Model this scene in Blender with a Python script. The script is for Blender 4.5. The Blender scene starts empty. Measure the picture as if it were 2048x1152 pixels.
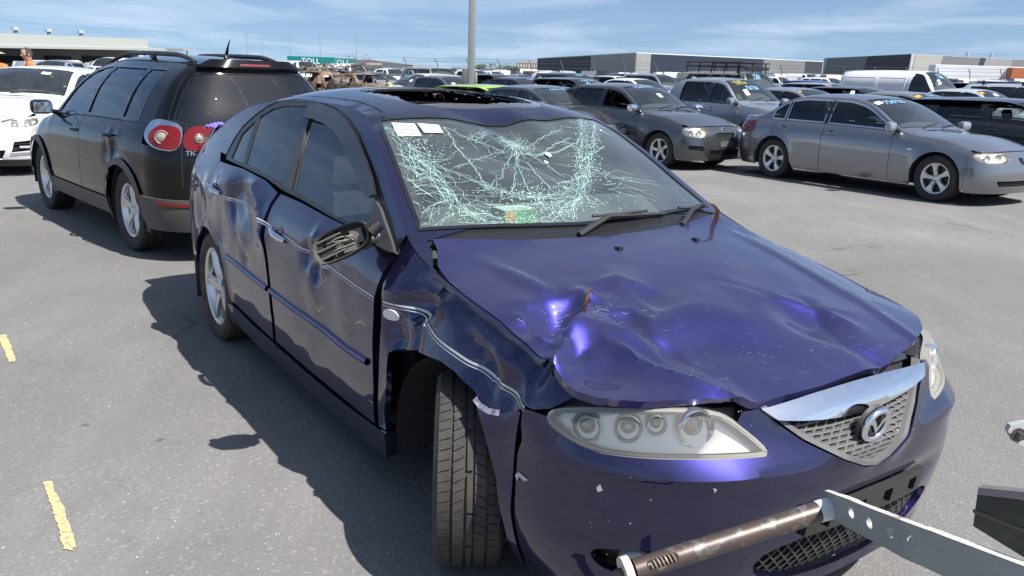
import bpy, bmesh, math, random
import numpy as np
from mathutils import Vector, Matrix, Euler
from mathutils.geometry import delaunay_2d_cdt
sc = bpy.context.scene
# ---------------------------------------------------------------- camera
CAM_H, F_PX, PITCH, ROLL = 1.555, 1665., math.atan(427/1665.), .033
cam = bpy.data.cameras.new('camera'); co = bpy.data.objects.new('camera', cam); sc.collection.objects.link(co); sc.camera = co
cam.sensor_width = 36.; cam.lens = 36.*F_PX/2048.; cam.clip_start = .05; cam.clip_end = 6000.
co.location = (0, 0, CAM_H)
co.rotation_euler = (Matrix.Rotation(math.pi/2-PITCH, 3, 'X') @ Matrix.Rotation(ROLL, 3, 'Z')).to_euler()
# ---------------------------------------------------------------- sky, sun, exposure
SUN_DIR = Vector((.556, -.37, .95)).normalized()      # towards the sun
elev = math.asin(SUN_DIR.z); azim = math.atan2(SUN_DIR.x, SUN_DIR.y)
w = bpy.data.worlds.new('World'); sc.world = w; w.use_nodes = True; nt = w.node_tree; N, L = nt.nodes, nt.links
bg = N['Background']; bg.inputs['Strength'].default_value = .085
sky = N.new('ShaderNodeTexSky'); sky.sky_type = 'NISHITA'; sky.sun_disc = False; sky.sun_elevation = elev; sky.sun_rotation = azim
sky.air_density = 1.0; sky.dust_density = 1.4; sky.ozone_density = 3.6; sky.altitude = 50
tc = N.new('ShaderNodeTexCoord'); sp = N.new('ShaderNodeSeparateXYZ'); L.new(tc.outputs['Generated'], sp.inputs[0])
# lift the lookup off the milky horizon line: clear summer air
zz = N.new('ShaderNodeMath'); zz.operation = 'MULTIPLY_ADD'; zz.inputs[1].default_value = .90; zz.inputs[2].default_value = .12; L.new(sp.outputs[2], zz.inputs[0])
cb = N.new('ShaderNodeCombineXYZ'); L.new(sp.outputs[0], cb.inputs[0]); L.new(sp.outputs[1], cb.inputs[1]); L.new(zz.outputs[0], cb.inputs[2]); L.new(cb.outputs[0], sky.inputs[0])
# thin high cloud: noise on the plane the view ray meets overhead
mz = N.new('ShaderNodeMath'); mz.operation = 'MAXIMUM'; mz.inputs[1].default_value = .0; L.new(sp.outputs[2], mz.inputs[0])
ma = N.new('ShaderNodeMath'); ma.operation = 'ADD'; ma.inputs[1].default_value = .035; L.new(mz.outputs[0], ma.inputs[0])
dv = N.new('ShaderNodeVectorMath'); dv.operation = 'DIVIDE'; cc = N.new('ShaderNodeCombineXYZ')
for i in range(3): L.new(ma.outputs[0], cc.inputs[i])
L.new(tc.outputs['Generated'], dv.inputs[0]); L.new(cc.outputs[0], dv.inputs[1])
mp = N.new('ShaderNodeMapping'); mp.inputs['Scale'].default_value = (.34, .22, 0); mp.inputs['Location'].default_value = (3.1, .4, 0); L.new(dv.outputs[0], mp.inputs[0])
n1 = N.new('ShaderNodeTexNoise'); n1.inputs['Scale'].default_value = 1.1; n1.inputs['Detail'].default_value = 9; n1.inputs['Roughness'].default_value = .62; n1.inputs['Distortion'].default_value = .5; L.new(mp.outputs[0], n1.inputs['Vector'])
r1 = N.new('ShaderNodeMapRange'); r1.inputs[1].default_value = .44; r1.inputs[2].default_value = .88; r1.inputs[3].default_value = 0; r1.inputs[4].default_value = .5; L.new(n1.outputs['Fac'], r1.inputs[0])
mx = N.new('ShaderNodeMix'); mx.data_type = 'RGBA'; L.new(r1.outputs[0], mx.inputs[0]); L.new(sky.outputs[0], mx.inputs[6]); mx.inputs[7].default_value = (8.2, 8.5, 9.0, 1); L.new(mx.outputs[2], bg.inputs['Color'])
sl = bpy.data.lights.new('sun', 'SUN'); sl.energy = 4.9; sl.angle = math.radians(.53); sl.color = (1, .96, .90)
so = bpy.data.objects.new('sun', sl); sc.collection.objects.link(so); so.rotation_euler = SUN_DIR.to_track_quat('Z', 'Y').to_euler()
sc.view_settings.view_transform = 'Standard'; sc.view_settings.look = 'None'; sc.view_settings.exposure = .80; sc.view_settings.gamma = 1.; sc.view_settings.use_curve_mapping = False
sc.cycles.max_bounces = 10; sc.cycles.transparent_max_bounces = 24; sc.cycles.glossy_bounces = 4; sc.cycles.diffuse_bounces = 3; sc.cycles.transmission_bounces = 4
sc.cycles.caustics_reflective = False; sc.cycles.caustics_refractive = False; sc.cycles.sample_clamp_indirect = 6.
# ---------------------------------------------------------------- curves and car surfaces (pure maths)
def pchip(pts):
    pts = sorted(dict((round(p[0], 4), p[1]) for p in pts).items()); xs = np.array([p[0] for p in pts], float); ys = np.array([p[1] for p in pts], float)
    h = np.diff(xs); d = np.diff(ys)/h; m = np.zeros(len(xs)); m[0] = d[0]; m[-1] = d[-1]
    for i in range(1, len(xs)-1):
        if d[i-1]*d[i] > 0:
            w1 = 2*h[i]+h[i-1]; w2 = h[i]+2*h[i-1]; m[i] = (w1+w2)/(w1/d[i-1]+w2/d[i])
    X = np.linspace(xs[0], xs[-1], 1500); i = np.clip(np.searchsorted(xs, X)-1, 0, len(h)-1)
    t = (X-xs[i])/h[i]; t2 = t*t; t3 = t2*t
    Y = (2*t3-3*t2+1)*ys[i]+(t3-2*t2+t)*h[i]*m[i]+(3*t2-2*t3)*ys[i+1]+(t3-t2)*h[i]*m[i+1]
    return lambda x: np.interp(x, X, Y)

DT = [(0, .06), (.18, .02), (.36, 0), (.56, 0), (.71, .006), (.8, .016), (.9, .04), (1, .09)]

class Car:
    """Body surfaces in car space: X forward from the front axle, Y left, Z up."""
    def __init__(c, W, ZB, edge, top, nose, tail, xc, xq, z0=.15, D=DT, tum=(.40, 2.2), p=2.6, n=2.8, m=2., nt=3.2, arch=None, bump=None):
        c.W = pchip(W); c.ZB = pchip(ZB); c.edge = pchip(edge); c.top = pchip(top); c.D = pchip(D)
        c.xn = pchip(nose); c.xt = pchip(tail); c.xc = xc; c.xq = xq; c.z0 = z0; c.tum = tum; c.p = p; c.n = n; c.m = m; c.nt = nt
        c.arch = arch; c.dsg = -1; c.ds = None; c.dt = None; c.dn = None
        c.A, c.an = c._arc(c.nosexy0, .5); c.B, c.bn = c._arc(c.tailxy0, .6)
    def S(c, X, z):
        X = np.asarray(X, float); z = np.asarray(z, float)
        t = np.clip((X-c.xc)/(c.xn(z)-c.xc), 0, .985); u = np.clip((c.xq-X)/(c.xq-c.xt(z)), 0, .985)
        return c.S0(np.clip(X, c.xq, c.xc), z)*(1-t**c.m)**(1/c.n)*(1-u**c.m)**(1/c.nt)
    def S0(c, X, z):
        X = np.asarray(X, float); z = np.asarray(z, float); zb = c.ZB(X); zs = np.minimum(zb, c.edge(X))
        W = c.W(X); low = W-c.D((z-c.z0)/(zs-c.z0)); g = np.maximum(z-zs, 0)
        r = np.where(z <= zs, low, W-c.D(1.)-c.tum[0]*g-c.tum[1]*g**4)
        if c.arch:
            for (ax, az, ar) in c.arch:
                d = np.hypot(X-ax, z-az)
                r = r+.014*np.exp(-((d-ar)/.05)**2)*(z < zs)*np.clip((zs-z)/.1, 0, 1)
        return r
    def se(c, X): return c.S0(np.clip(X, c.xq, c.xc), c.edge(X))
    def T(c, X, s):
        e = c.edge(X); se = c.se(X); t = c.top(X); u = np.clip(np.abs(s)/se, 0, 1.15)
        return e+(t-e)*(1-u**c.p)
    # maps from 2-D panel space to 3-D; sgn -1 = right side (y<0)
    def side(c, sgn, off=0.):
        def f(P):
            P = np.asarray(P, float); s = c.S(P[:, 0], P[:, 1])+off
            if c.ds and sgn == c.dsg: s = s+c.ds(P[:, 0], P[:, 1])
            return np.stack([P[:, 0], sgn*s, P[:, 1]], -1)
        return f
    def roof(c, off=0.):
        def f(P):
            P = np.asarray(P, float); z = c.T(P[:, 0], P[:, 1])+off
            if c.dt: z = z+c.dt(P[:, 0], P[:, 1])
            return np.stack([P[:, 0], P[:, 1], z], -1)
        return f
    def nosexy0(c, ph, z):
        return c.xc+(c.xn(z)-c.xc)*np.cos(ph)**(2/c.m), c.S0(c.xc, np.minimum(z, c.edge(c.xc)))*np.sin(ph)**(2/c.n)
    def tailxy0(c, ph, z):
        return c.xq-(c.xq-c.xt(z))*np.cos(ph)**(2/c.m), c.S0(c.xq, z)*np.sin(ph)**(2/c.nt)
    def _arc(c, fn, z):
        ph = np.linspace(0, np.pi/2, 400); x, s = fn(ph, np.full(400, z)); L = np.r_[0, np.cumsum(np.hypot(np.diff(x), np.diff(s)))]
        return L[-1], (L, ph)
    def nose(c, off=0.):
        def f(P):
            P = np.asarray(P, float); ph = np.interp(np.abs(P[:, 0]), c.an[0], c.an[1]); x, s = c.nosexy0(ph, P[:, 1])
            y = np.sign(P[:, 0])*s
            if c.dn: x = x+c.dn(P[:, 0], P[:, 1])
            k = off*np.cos(ph); return np.stack([x+k, y+np.sign(P[:, 0])*off*np.sin(ph), P[:, 1]], -1)
        return f
    def tail(c, off=0.):
        def f(P):
            P = np.asarray(P, float); ph = np.interp(np.abs(P[:, 0]), c.bn[0], c.bn[1]); x, s = c.tailxy0(ph, P[:, 1])
            return np.stack([x-off*np.cos(ph), np.sign(P[:, 0])*(s+off*np.sin(ph)), P[:, 1]], -1)
        return f
    def zt_nose(c, a):
        "height of the bonnet's leading edge above nose parameter a"
        a = np.atleast_1d(np.asarray(a, float)); z = np.full(len(a), .7)
        for _ in range(60):
            P = c.nose()(np.stack([a, z], -1)); z = z+.4*(c.T(P[:, 0], np.minimum(np.abs(P[:, 1]), c.se(P[:, 0])))-z)
        return z
    def zt_tail(c, a):
        a = np.atleast_1d(np.asarray(a, float)); z = np.full(len(a), .9)
        for _ in range(80):
            P = c.tail()(np.stack([a, z], -1)); z = z+.3*(c.T(P[:, 0], np.minimum(np.abs(P[:, 1]), c.se(P[:, 0])))-z)
        return z

MAZDA = dict(
    W=[(-3.75, .70), (-3.5, .79), (-3.2, .845), (-2.7, .878), (-2.2, .888), (-1.4, .888), (-.5, .880), (0, .872), (.45, .845)],
    ZB=[(-3.6, 1.03), (-3.0, 1.045), (-2.6, 1.045), (-2.1, 1.032), (-1.52, .996), (-1.05, .978), (-.64, .967), (-.3, .96)],
    edge=[(.86, .70), (.62, .757), (.35, .815), (.05, .875), (-.13, .908), (-.25, .938), (-.38, .985), (-.54, 1.07), (-.82, 1.235), (-1.0, 1.325), (-1.2, 1.378), (-1.5, 1.40), (-1.95, 1.398), (-2.38, 1.36), (-2.73, 1.275), (-3.0, 1.17), (-3.3, 1.045), (-3.65, .98)],
    top=[(.95, .70), (.84, .748), (.7, .80), (.4, .877), (0, .95), (-.22, .985), (-.35, 1.045), (-1.0, 1.378), (-1.15, 1.425), (-1.5, 1.468), (-1.85, 1.474), (-2.1, 1.466), (-2.4, 1.425), (-2.9, 1.27), (-3.3, 1.10), (-3.65, 1.02)],
    nose=[(.14, .84), (.2, .885), (.33, .925), (.48, .945), (.57, .94), (.615, .91), (.66, .88), (.74, .84), (.8, .80)],
    tail=[(.2, -3.66), (.4, -3.72), (.7, -3.73), (.95, -3.68), (1.05, -3.62)], xc=.40, xq=-3.15, z0=.15,
    arch=[(0, .31, .355), (-2.675, .31, .35)])
DATA = {"door_f":[[-0.431,0.929],[-0.442,0.898],[-0.457,0.866],[-0.466,0.831],[-0.475,0.795],[-0.478,0.767],[-0.473,0.696],[-0.476,0.583],[-0.471,0.432],[-0.511,0.279],[-0.785,0.278],[-1.157,0.282],[-1.596,0.29],[-1.542,0.414],[-1.564,0.529],[-1.592,0.666],[-1.629,0.776],[-1.644,0.867],[-1.639,0.936],[-1.623,0.989],[-1.364,0.984],[-1.079,0.969],[-0.844,0.961],[-0.638,0.952]],"door_r":[[-1.66,0.989],[-1.672,0.936],[-1.675,0.862],[-1.663,0.77],[-1.628,0.658],[-1.601,0.52],[-1.583,0.403],[-1.635,0.286],[-1.993,0.302],[-2.289,0.321],[-2.301,0.41],[-2.344,0.511],[-2.423,0.593],[-2.513,0.64],[-2.687,0.729],[-2.733,0.836],[-2.683,0.954],[-2.663,1.033],[-2.22,1.039],[-1.868,1.022]],"fender_rear":[[-0.416,0.94],[-0.414,0.907],[-0.422,0.871],[-0.425,0.833],[-0.416,0.786],[-0.409,0.694],[-0.424,0.562],[-0.434,0.426],[-0.479,0.284]],"fender_leg":[[-0.399,0.297],[-0.348,0.439],[-0.362,0.544],[-0.352,0.607]],"fender_arch":[[-0.325,0.625],[-0.27,0.643],[-0.18,0.668],[-0.146,0.676],[-0.062,0.683],[0.01,0.689],[0.086,0.681],[0.154,0.66],[0.191,0.649],[0.205,0.639],[0.249,0.616],[0.297,0.62],[0.344,0.629]],"fender_front":[[0.41,0.677],[0.441,0.677],[0.496,0.696],[0.524,0.719],[0.546,0.737],[0.559,0.752]],"sill":[[-2.295,0.309],[-2.007,0.285],[-1.622,0.274],[-1.168,0.266],[-0.794,0.264],[-0.506,0.273],[-0.374,0.3],[-0.471,0.145],[-0.635,0.14],[-0.874,0.145],[-1.386,0.153],[-1.966,0.159],[-2.339,0.183],[-2.516,0.208]],"dlo":[[-2.581,1.05],[-2.224,1.042],[-1.874,1.027],[-1.621,1.0],[-1.372,0.99],[-1.082,0.971],[-0.841,0.959],[-0.637,0.951],[-0.445,0.939],[-0.45,0.96],[-0.55,1.033],[-0.655,1.092],[-0.773,1.158],[-0.897,1.219],[-1.084,1.299],[-1.254,1.348],[-1.436,1.38],[-1.598,1.396],[-1.762,1.406],[-1.96,1.406],[-2.12,1.391],[-2.248,1.357],[-2.357,1.307],[-2.475,1.242],[-2.557,1.165],[-2.602,1.075]],"glass_f":[[-1.502,1.018],[-1.577,1.19],[-1.657,1.336],[-1.605,1.363],[-1.459,1.358],[-1.285,1.332],[-1.092,1.273],[-0.915,1.191],[-0.755,1.096],[-0.716,1.064],[-0.686,0.986],[-0.682,0.963],[-0.856,0.97],[-1.032,0.978],[-1.285,0.995]],"glass_r":[[-2.283,1.299],[-2.173,1.345],[-2.042,1.368],[-1.774,1.381],[-1.682,1.267],[-1.652,1.141],[-1.651,1.027],[-1.908,1.043],[-2.228,1.063]],"glass_q":[[-2.321,1.278],[-2.458,1.198],[-2.494,1.065],[-2.265,1.059]],"glass_c":[[-2.364,1.272],[-2.485,1.183],[-2.59,1.076],[-2.532,1.071],[-2.471,1.191]],"visor":[[-1.692,1.333],[-1.736,1.393],[-1.632,1.4],[-1.437,1.381],[-1.255,1.349],[-1.081,1.297],[-0.894,1.217],[-0.782,1.157],[-0.714,1.105],[-0.753,1.088],[-0.793,1.092],[-0.912,1.147],[-1.083,1.226],[-1.292,1.294],[-1.491,1.323]],"bpillar":[[-1.756,1.383],[-1.738,1.396],[-1.654,1.324],[-1.578,1.198],[-1.557,1.09],[-1.537,1.016],[-1.631,1.018],[-1.646,1.12],[-1.669,1.251]],"sail":[[-0.729,1.072],[-0.704,1.084],[-0.653,1.065],[-0.548,1.006],[-0.431,0.942],[-0.48,0.937],[-0.611,0.942],[-0.682,0.949],[-0.686,1.006]],"stripe":[[-3.217,1.025],[-2.802,0.906],[-2.355,0.882],[-1.91,0.878],[-1.694,0.859],[-1.337,0.832],[-1.14,0.811],[-0.885,0.8],[-0.669,0.784],[-0.481,0.777]],"stripe2":[[-0.399,0.781],[-0.291,0.786],[-0.182,0.79],[-0.123,0.78],[-0.071,0.754],[0.006,0.74],[0.116,0.728],[0.242,0.708],[0.337,0.689],[0.408,0.673]],"mould_r":[[-2.303,0.568],[-2.138,0.567],[-1.886,0.555],[-1.619,0.547]],"mould_f":[[-1.576,0.548],[-1.077,0.533],[-0.72,0.521],[-0.519,0.525]],"ind":[[-0.351,0.745]],"hand_f":[[-1.488,0.828]],"hand_r":[[-2.493,0.903]],"arch_r":[[-3.139,0.532],[-2.967,0.588],[-2.702,0.641],[-2.522,0.639],[-2.413,0.581],[-2.335,0.486],[-2.457,0.284]],"hoodR":[[-0.302,-0.721],[-0.212,-0.768],[-0.103,-0.785],[0.004,-0.787],[0.103,-0.783],[0.191,-0.778],[0.266,-0.776],[0.356,-0.782],[0.435,-0.79],[0.493,-0.796],[0.572,-0.794],[0.631,-0.772]],"hoodF":[[0.631,-0.772],[0.698,-0.684],[0.737,-0.599],[0.782,-0.52],[0.823,-0.465],[0.832,-0.385],[0.837,-0.23],[0.836,-0.007],[0.827,0.204],[0.8,0.402]],"label1":[[-1.011,-0.541],[-0.969,-0.458],[-0.878,-0.473],[-0.904,-0.565]],"label2":[[-0.969,-0.444],[-0.937,-0.363],[-0.88,-0.371],[-0.898,-0.451]],"noz1":[[-0.063,-0.11]],"noz2":[[-0.075,0.291]],"sunroof":[[-1.781,-0.358],[-1.863,0.097],[-1.548,0.329],[-1.123,0.294],[-1.052,0.179],[-1.048,-0.145],[-1.22,-0.398]],"rust":[[0.208,-0.461],[0.24,-0.483],[0.278,-0.528],[0.312,-0.571],[0.294,-0.567],[0.257,-0.523],[0.224,-0.485]],"head":[[-1.031,0.678],[-1.009,0.699],[-0.884,0.725],[-0.762,0.733],[-0.623,0.736],[-0.53,0.727],[-0.48,0.704],[-0.426,0.665],[-0.391,0.629],[-0.401,0.62],[-0.499,0.624],[-0.632,0.627],[-0.761,0.625],[-0.853,0.623],[-0.913,0.63],[-0.972,0.645],[-1.018,0.662]],"rings":[[-0.904,0.674],[-0.779,0.687],[-0.699,0.701],[-0.588,0.693]],"chrome_low":[[-0.353,0.701],[-0.251,0.69],[-0.133,0.676],[-0.005,0.663]],"fog":[[-0.867,0.352],[-0.761,0.368],[-0.671,0.375],[-0.69,0.294],[-0.819,0.293]],"chips":[[-1.146,0.472],[-1.12,0.489],[-1.08,0.482],[-1.096,0.472],[-1.119,0.476],[-1.128,0.458]],"chip2":[[-0.867,0.532],[-0.858,0.545],[-0.849,0.528],[-0.862,0.521]],"chip3":[[-0.578,0.565],[-0.565,0.559],[-0.567,0.548]],"lowg":[[-0.426,0.366],[-0.395,0.265],[-0.069,0.215],[0.686,0.023]],"fb":[[-1.133,0.663],[-1.14,0.315]],"chip4":[[-1.218,0.614],[-1.218,0.62],[-1.218,0.603]],"side_crease":[[[[-2.475,0.93],[-2.18,0.983],[-1.96,0.997]],0.03,0.05],[[[-1.96,0.997],[-1.798,0.913],[-1.675,0.792]],0.03,0.045],[[[-1.093,0.891],[-1.125,0.782],[-1.064,0.72],[-0.938,0.779]],0.016,0.022],[[[-3.216,0.964],[-2.636,0.835]],0.008,0.03],[[[-0.397,0.825],[-0.202,0.851],[-0.049,0.852]],0.02,0.022],[[[-0.049,0.852],[-0.095,0.795],[-0.139,0.762]],0.022,0.018],[[[-0.163,0.751],[-0.158,0.678]],-0.02,0.015],[[[0.084,0.787],[0.173,0.766],[0.259,0.706],[0.248,0.658]],-0.022,0.022],[[[0.241,0.786],[0.347,0.752],[0.392,0.689]],0.014,0.02],[[[-0.341,0.674],[-0.275,0.721],[-0.168,0.754]],0.02,0.02],[[[-2.24,0.877],[-2.119,0.714],[-1.958,0.616]],-0.012,0.03]],"side_pit":[[[-2.111,0.914],-0.045,0.13],[[-1.883,0.817],-0.03,0.12],[[-2.405,0.664],-0.012,0.1],[[-1.133,0.791],-0.03,0.05],[[-1.045,0.741],-0.035,0.04],[[-2.882,0.713],-0.025,0.1],[[-0.21,0.816],-0.05,0.085],[[-0.13,0.828],-0.03,0.06],[[-0.306,0.69],-0.045,0.06],[[0.196,0.709],-0.02,0.05],[[0.379,0.76],-0.03,0.06],[[0.329,0.683],-0.02,0.05],[[-0.962,0.651],-0.01,0.25]],"hood_crease":[[[[0.159,-0.65],[0.171,-0.527],[0.162,-0.38]],0.014,0.03],[[[0.226,-0.468],[0.31,-0.564],[0.388,-0.685],[0.463,-0.781]],0.05,0.034],[[[0.445,-0.582],[0.598,-0.56],[0.731,-0.505],[0.821,-0.459]],0.026,0.026],[[[0.299,-0.491],[0.318,-0.385],[0.411,-0.387],[0.508,-0.455]],0.01,0.02],[[[0.443,0.159],[0.539,0.244],[0.644,0.259]],0.014,0.03],[[[0.503,0.238],[0.696,0.135],[0.804,0.161]],-0.014,0.03],[[[0.21,-0.721],[0.353,-0.732],[0.405,-0.701]],0.026,0.026],[[[0.133,-0.398],[0.152,-0.308],[0.235,-0.253]],0.009,0.02],[[[0.398,-0.477],[0.548,-0.42],[0.679,-0.414]],-0.012,0.03],[[[0.438,-0.734],[0.427,-0.63],[0.458,-0.584]],-0.02,0.025],[[[0.264,0.04],[0.449,0.152]],-0.008,0.05]],"hood_pit":[[[0.24,-0.568],-0.072,0.085],[[0.265,-0.643],-0.035,0.06],[[0.173,-0.399],-0.02,0.05],[[0.319,-0.328],-0.02,0.09],[[0.545,-0.426],-0.03,0.11],[[0.624,-0.298],-0.018,0.16],[[0.387,-0.705],-0.035,0.06],[[0.519,-0.686],-0.032,0.09],[[0.267,-0.707],-0.03,0.05],[[0.581,0.138],-0.02,0.1],[[0.376,-0.458],-0.015,0.06],[[0.679,-0.126],-0.012,0.14]],"roof_crease":[[[[-1.056,-0.241],[-0.996,-0.126],[-0.88,-0.019]],-0.007,0.05],[[[-0.888,-0.013],[-1.015,0.016]],-0.008,0.05],[[[-1.537,-0.52],[-1.235,-0.58],[-1.185,-0.545]],-0.008,0.02]],"roof_pit":[[[-0.896,-0.008],-0.034,0.11],[[-0.982,-0.134],-0.018,0.12],[[-0.963,0.228],-0.014,0.1],[[-1.343,-0.579],-0.014,0.05],[[-1.07,-0.62],-0.012,0.05]],"crack_band":[[[-0.978,-0.585],[-0.845,-0.548],[-0.73,-0.54],[-0.632,-0.516],[-0.526,-0.525],[-0.438,-0.518],[-0.36,-0.482],[-0.309,-0.389]],[[-1.003,0.449],[-0.815,0.314],[-0.673,0.195],[-0.575,0.131],[-0.487,0.013],[-0.448,-0.084],[-0.447,-0.198],[-0.472,-0.282],[-0.512,-0.336],[-0.549,-0.375]],[[-0.971,0.483],[-0.788,0.336],[-0.611,0.174],[-0.484,0.051],[-0.4,-0.062],[-0.353,-0.172],[-0.32,-0.286],[-0.305,-0.374]]],"crack_line":[[[-0.77,-0.086],[-0.689,-0.187],[-0.604,-0.269],[-0.536,-0.365]],[[-0.77,-0.086],[-0.627,-0.162],[-0.474,-0.217]],[[-0.694,-0.082],[-0.599,-0.093],[-0.472,-0.096]],[[-0.758,-0.094],[-0.618,-0.19],[-0.484,-0.287]],[[-0.923,-0.346],[-0.849,-0.296],[-0.806,-0.227],[-0.761,-0.16]],[[-0.884,-0.102],[-0.825,-0.099],[-0.771,-0.095]],[[-0.923,-0.346],[-0.772,-0.359],[-0.663,-0.351],[-0.548,-0.367]],[[-0.677,-0.422],[-0.716,-0.319],[-0.742,-0.229],[-0.755,-0.154]],[[-0.632,-0.516],[-0.69,-0.561],[-0.734,-0.621]],[[-0.556,-0.517],[-0.606,-0.572],[-0.626,-0.684]],[[-0.514,-0.557],[-0.515,-0.621],[-0.47,-0.716]],[[-0.519,-0.538],[-0.51,-0.608],[-0.432,-0.678]],[[-0.438,-0.518],[-0.447,-0.578],[-0.416,-0.667],[-0.372,-0.729]],[[-0.611,-0.519],[-0.648,-0.566],[-0.656,-0.652]],[[-0.73,-0.54],[-0.769,-0.587],[-0.811,-0.633]],[[-0.845,-0.548],[-0.744,-0.583],[-0.662,-0.609]],[[-0.756,-0.065],[-0.741,0.004],[-0.751,0.136],[-0.814,0.302]],[[-0.741,0.004],[-0.792,0.145],[-0.824,0.244]],[[-0.808,-0.01],[-0.85,0.122],[-0.902,0.246]],[[-0.768,-0.037],[-0.678,0.001],[-0.592,0.02]],[[-0.673,0.184],[-0.715,0.281],[-0.765,0.389]],[[-0.575,0.131],[-0.555,0.054],[-0.537,-0.039]],[[-0.487,0.013],[-0.512,-0.018],[-0.511,-0.078]],[[-0.353,-0.172],[-0.403,-0.098],[-0.44,0.008]],[[-0.4,-0.062],[-0.333,-0.102],[-0.282,-0.132]],[[-0.827,-0.29],[-0.875,-0.205],[-0.9,-0.131]],[[-0.81,-0.263],[-0.872,-0.168]],[[-0.58,-0.651],[-0.567,-0.585],[-0.53,-0.539]],[[-0.585,-0.689],[-0.533,-0.668]],[[-0.752,-0.637],[-0.678,-0.592],[-0.648,-0.533]],[[-0.728,-0.665],[-0.628,-0.635],[-0.551,-0.602]],[[-0.36,-0.482],[-0.411,-0.501],[-0.483,-0.525]],[[-0.309,-0.389],[-0.344,-0.425],[-0.366,-0.462]],[[-0.309,-0.389],[-0.303,-0.435],[-0.292,-0.475]],[[-0.548,-0.367],[-0.635,-0.438],[-0.693,-0.491]],[[-0.486,-0.456],[-0.456,-0.423],[-0.442,-0.363]],[[-0.428,-0.556],[-0.408,-0.453],[-0.357,-0.383]]],"crack_web":[[-0.823,-0.051]]}
# ---------------------------------------------------------------- mesh helpers
COL = bpy.context.scene.collection
def pip(P, poly):
    P = np.asarray(P); x, y = P[:, 0], P[:, 1]; r = np.zeros(len(P), bool); n = len(poly); j = n-1
    for i in range(n):
        xi, yi = poly[i]; xj, yj = poly[j]
        if yi != yj:
            r ^= ((yi > y) != (yj > y)) & (x < (xj-xi)*(y-yi)/(yj-yi)+xi)
        j = i
    return r
def densify(poly, step, closed=True):
    poly = [np.array(p, float) for p in poly]; out = []; n = len(poly)
    for i in range(n if closed else n-1):
        a, b = poly[i], poly[(i+1) % n]; k = max(1, int(math.ceil(np.linalg.norm(b-a)/step)))
        out += [a+(b-a)*t/k for t in range(k)]
    if not closed: out.append(poly[-1])
    return np.array(out)
def area2(p):
    p = np.asarray(p); q = np.roll(p, -1, 0); return .5*np.sum(p[:, 0]*q[:, 1]-q[:, 0]*p[:, 1])
def inset_poly(poly, d):
    p = np.array(poly, float)
    if abs(d) < 1e-9: return p
    if area2(p) < 0: p = p[::-1]
    a = p-np.roll(p, 1, 0); b = np.roll(p, -1, 0)-p
    a /= np.linalg.norm(a, axis=1)[:, None]+1e-12; b /= np.linalg.norm(b, axis=1)[:, None]+1e-12
    n = np.stack([-(a[:, 1]+b[:, 1]), a[:, 0]+b[:, 0]], -1); n /= np.linalg.norm(n, axis=1)[:, None]+1e-9
    k = np.clip(np.sum(n*np.stack([-b[:, 1], b[:, 0]], -1), 1), .4, 1)
    return p+n*(d/k)[:, None]
def round_poly(poly, f=.22):
    "round the corners of a coarse outline, keeping its straight runs"
    p = np.array(poly, float); o = []
    for i in range(len(p)):
        a, b, c = p[i-1], p[i], p[(i+1) % len(p)]; o += [b+(a-b)*f, b+(a-b)*f*.3+(c-b)*f*.06, b+(c-b)*f*.3+(a-b)*f*.06, b+(c-b)*f]
    return np.array(o)
def smooth_poly(poly, it=2, closed=True):
    p = np.array(poly, float)
    for _ in range(it):
        q = np.roll(p, -1, 0) if closed else p[1:]; a = p if closed else p[:-1]
        r = np.empty((2*len(a), 2)); r[0::2] = .75*a+.25*q; r[1::2] = .25*a+.75*q
        p = r if closed else np.vstack([p[:1], r, p[-1:]])
    return p
def tri2d(poly, holes, step):
    loops = [densify(poly, step)]+[densify(h, step) for h in holes]
    pts = np.vstack(loops); edges = []; k = 0
    for L in loops:
        n = len(L); edges += [(k+i, k+(i+1) % n) for i in range(n)]; k += n
    lo, hi = pts.min(0), pts.max(0)
    gx, gy = np.meshgrid(np.arange(lo[0], hi[0]+step, step), np.arange(lo[1], hi[1]+step, step*.866))
    gx = gx+(np.arange(gx.shape[0]) % 2)[:, None]*step*.5
    G = np.stack([gx.ravel(), gy.ravel()], -1); ok = pip(G, loops[0])
    for h in loops[1:]: ok &= ~pip(G, h)
    G = G[ok]
    if len(G):
        keep = np.ones(len(G), bool)
        for i in range(0, len(pts), 400):
            d = np.hypot(G[:, None, 0]-pts[None, i:i+400, 0], G[:, None, 1]-pts[None, i:i+400, 1]).min(1); keep &= d > .55*step
        G = G[keep]
    A = np.vstack([pts, G]) if len(G) else pts
    r = delaunay_2d_cdt([Vector(p) for p in A.tolist()], edges, [], 0, 1e-7)
    V = np.array([(v[0], v[1]) for v in r[0]]); T = np.array([f for f in r[2] if len(f) == 3])
    cen = V[T].mean(1); ok = pip(cen, loops[0])
    for h in loops[1:]: ok &= ~pip(cen, h)
    return V, T[ok]
def mk(name, V, F, mat=None, parent=None, smooth=True, ang=38, sharp=True):
    me = bpy.data.meshes.new(name)
    me.from_pydata(np.asarray(V, float).tolist(), [], [tuple(int(i) for i in f) for f in F]); me.update()
    if smooth:
        me.polygons.foreach_set('use_smooth', [True]*len(me.polygons))
        if sharp: me.set_sharp_from_angle(angle=math.radians(ang))
    if mat is not None: me.materials.append(mat)
    o = bpy.data.objects.new(name, me); COL.objects.link(o)
    if parent is not None: o.parent = parent
    return o
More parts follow.
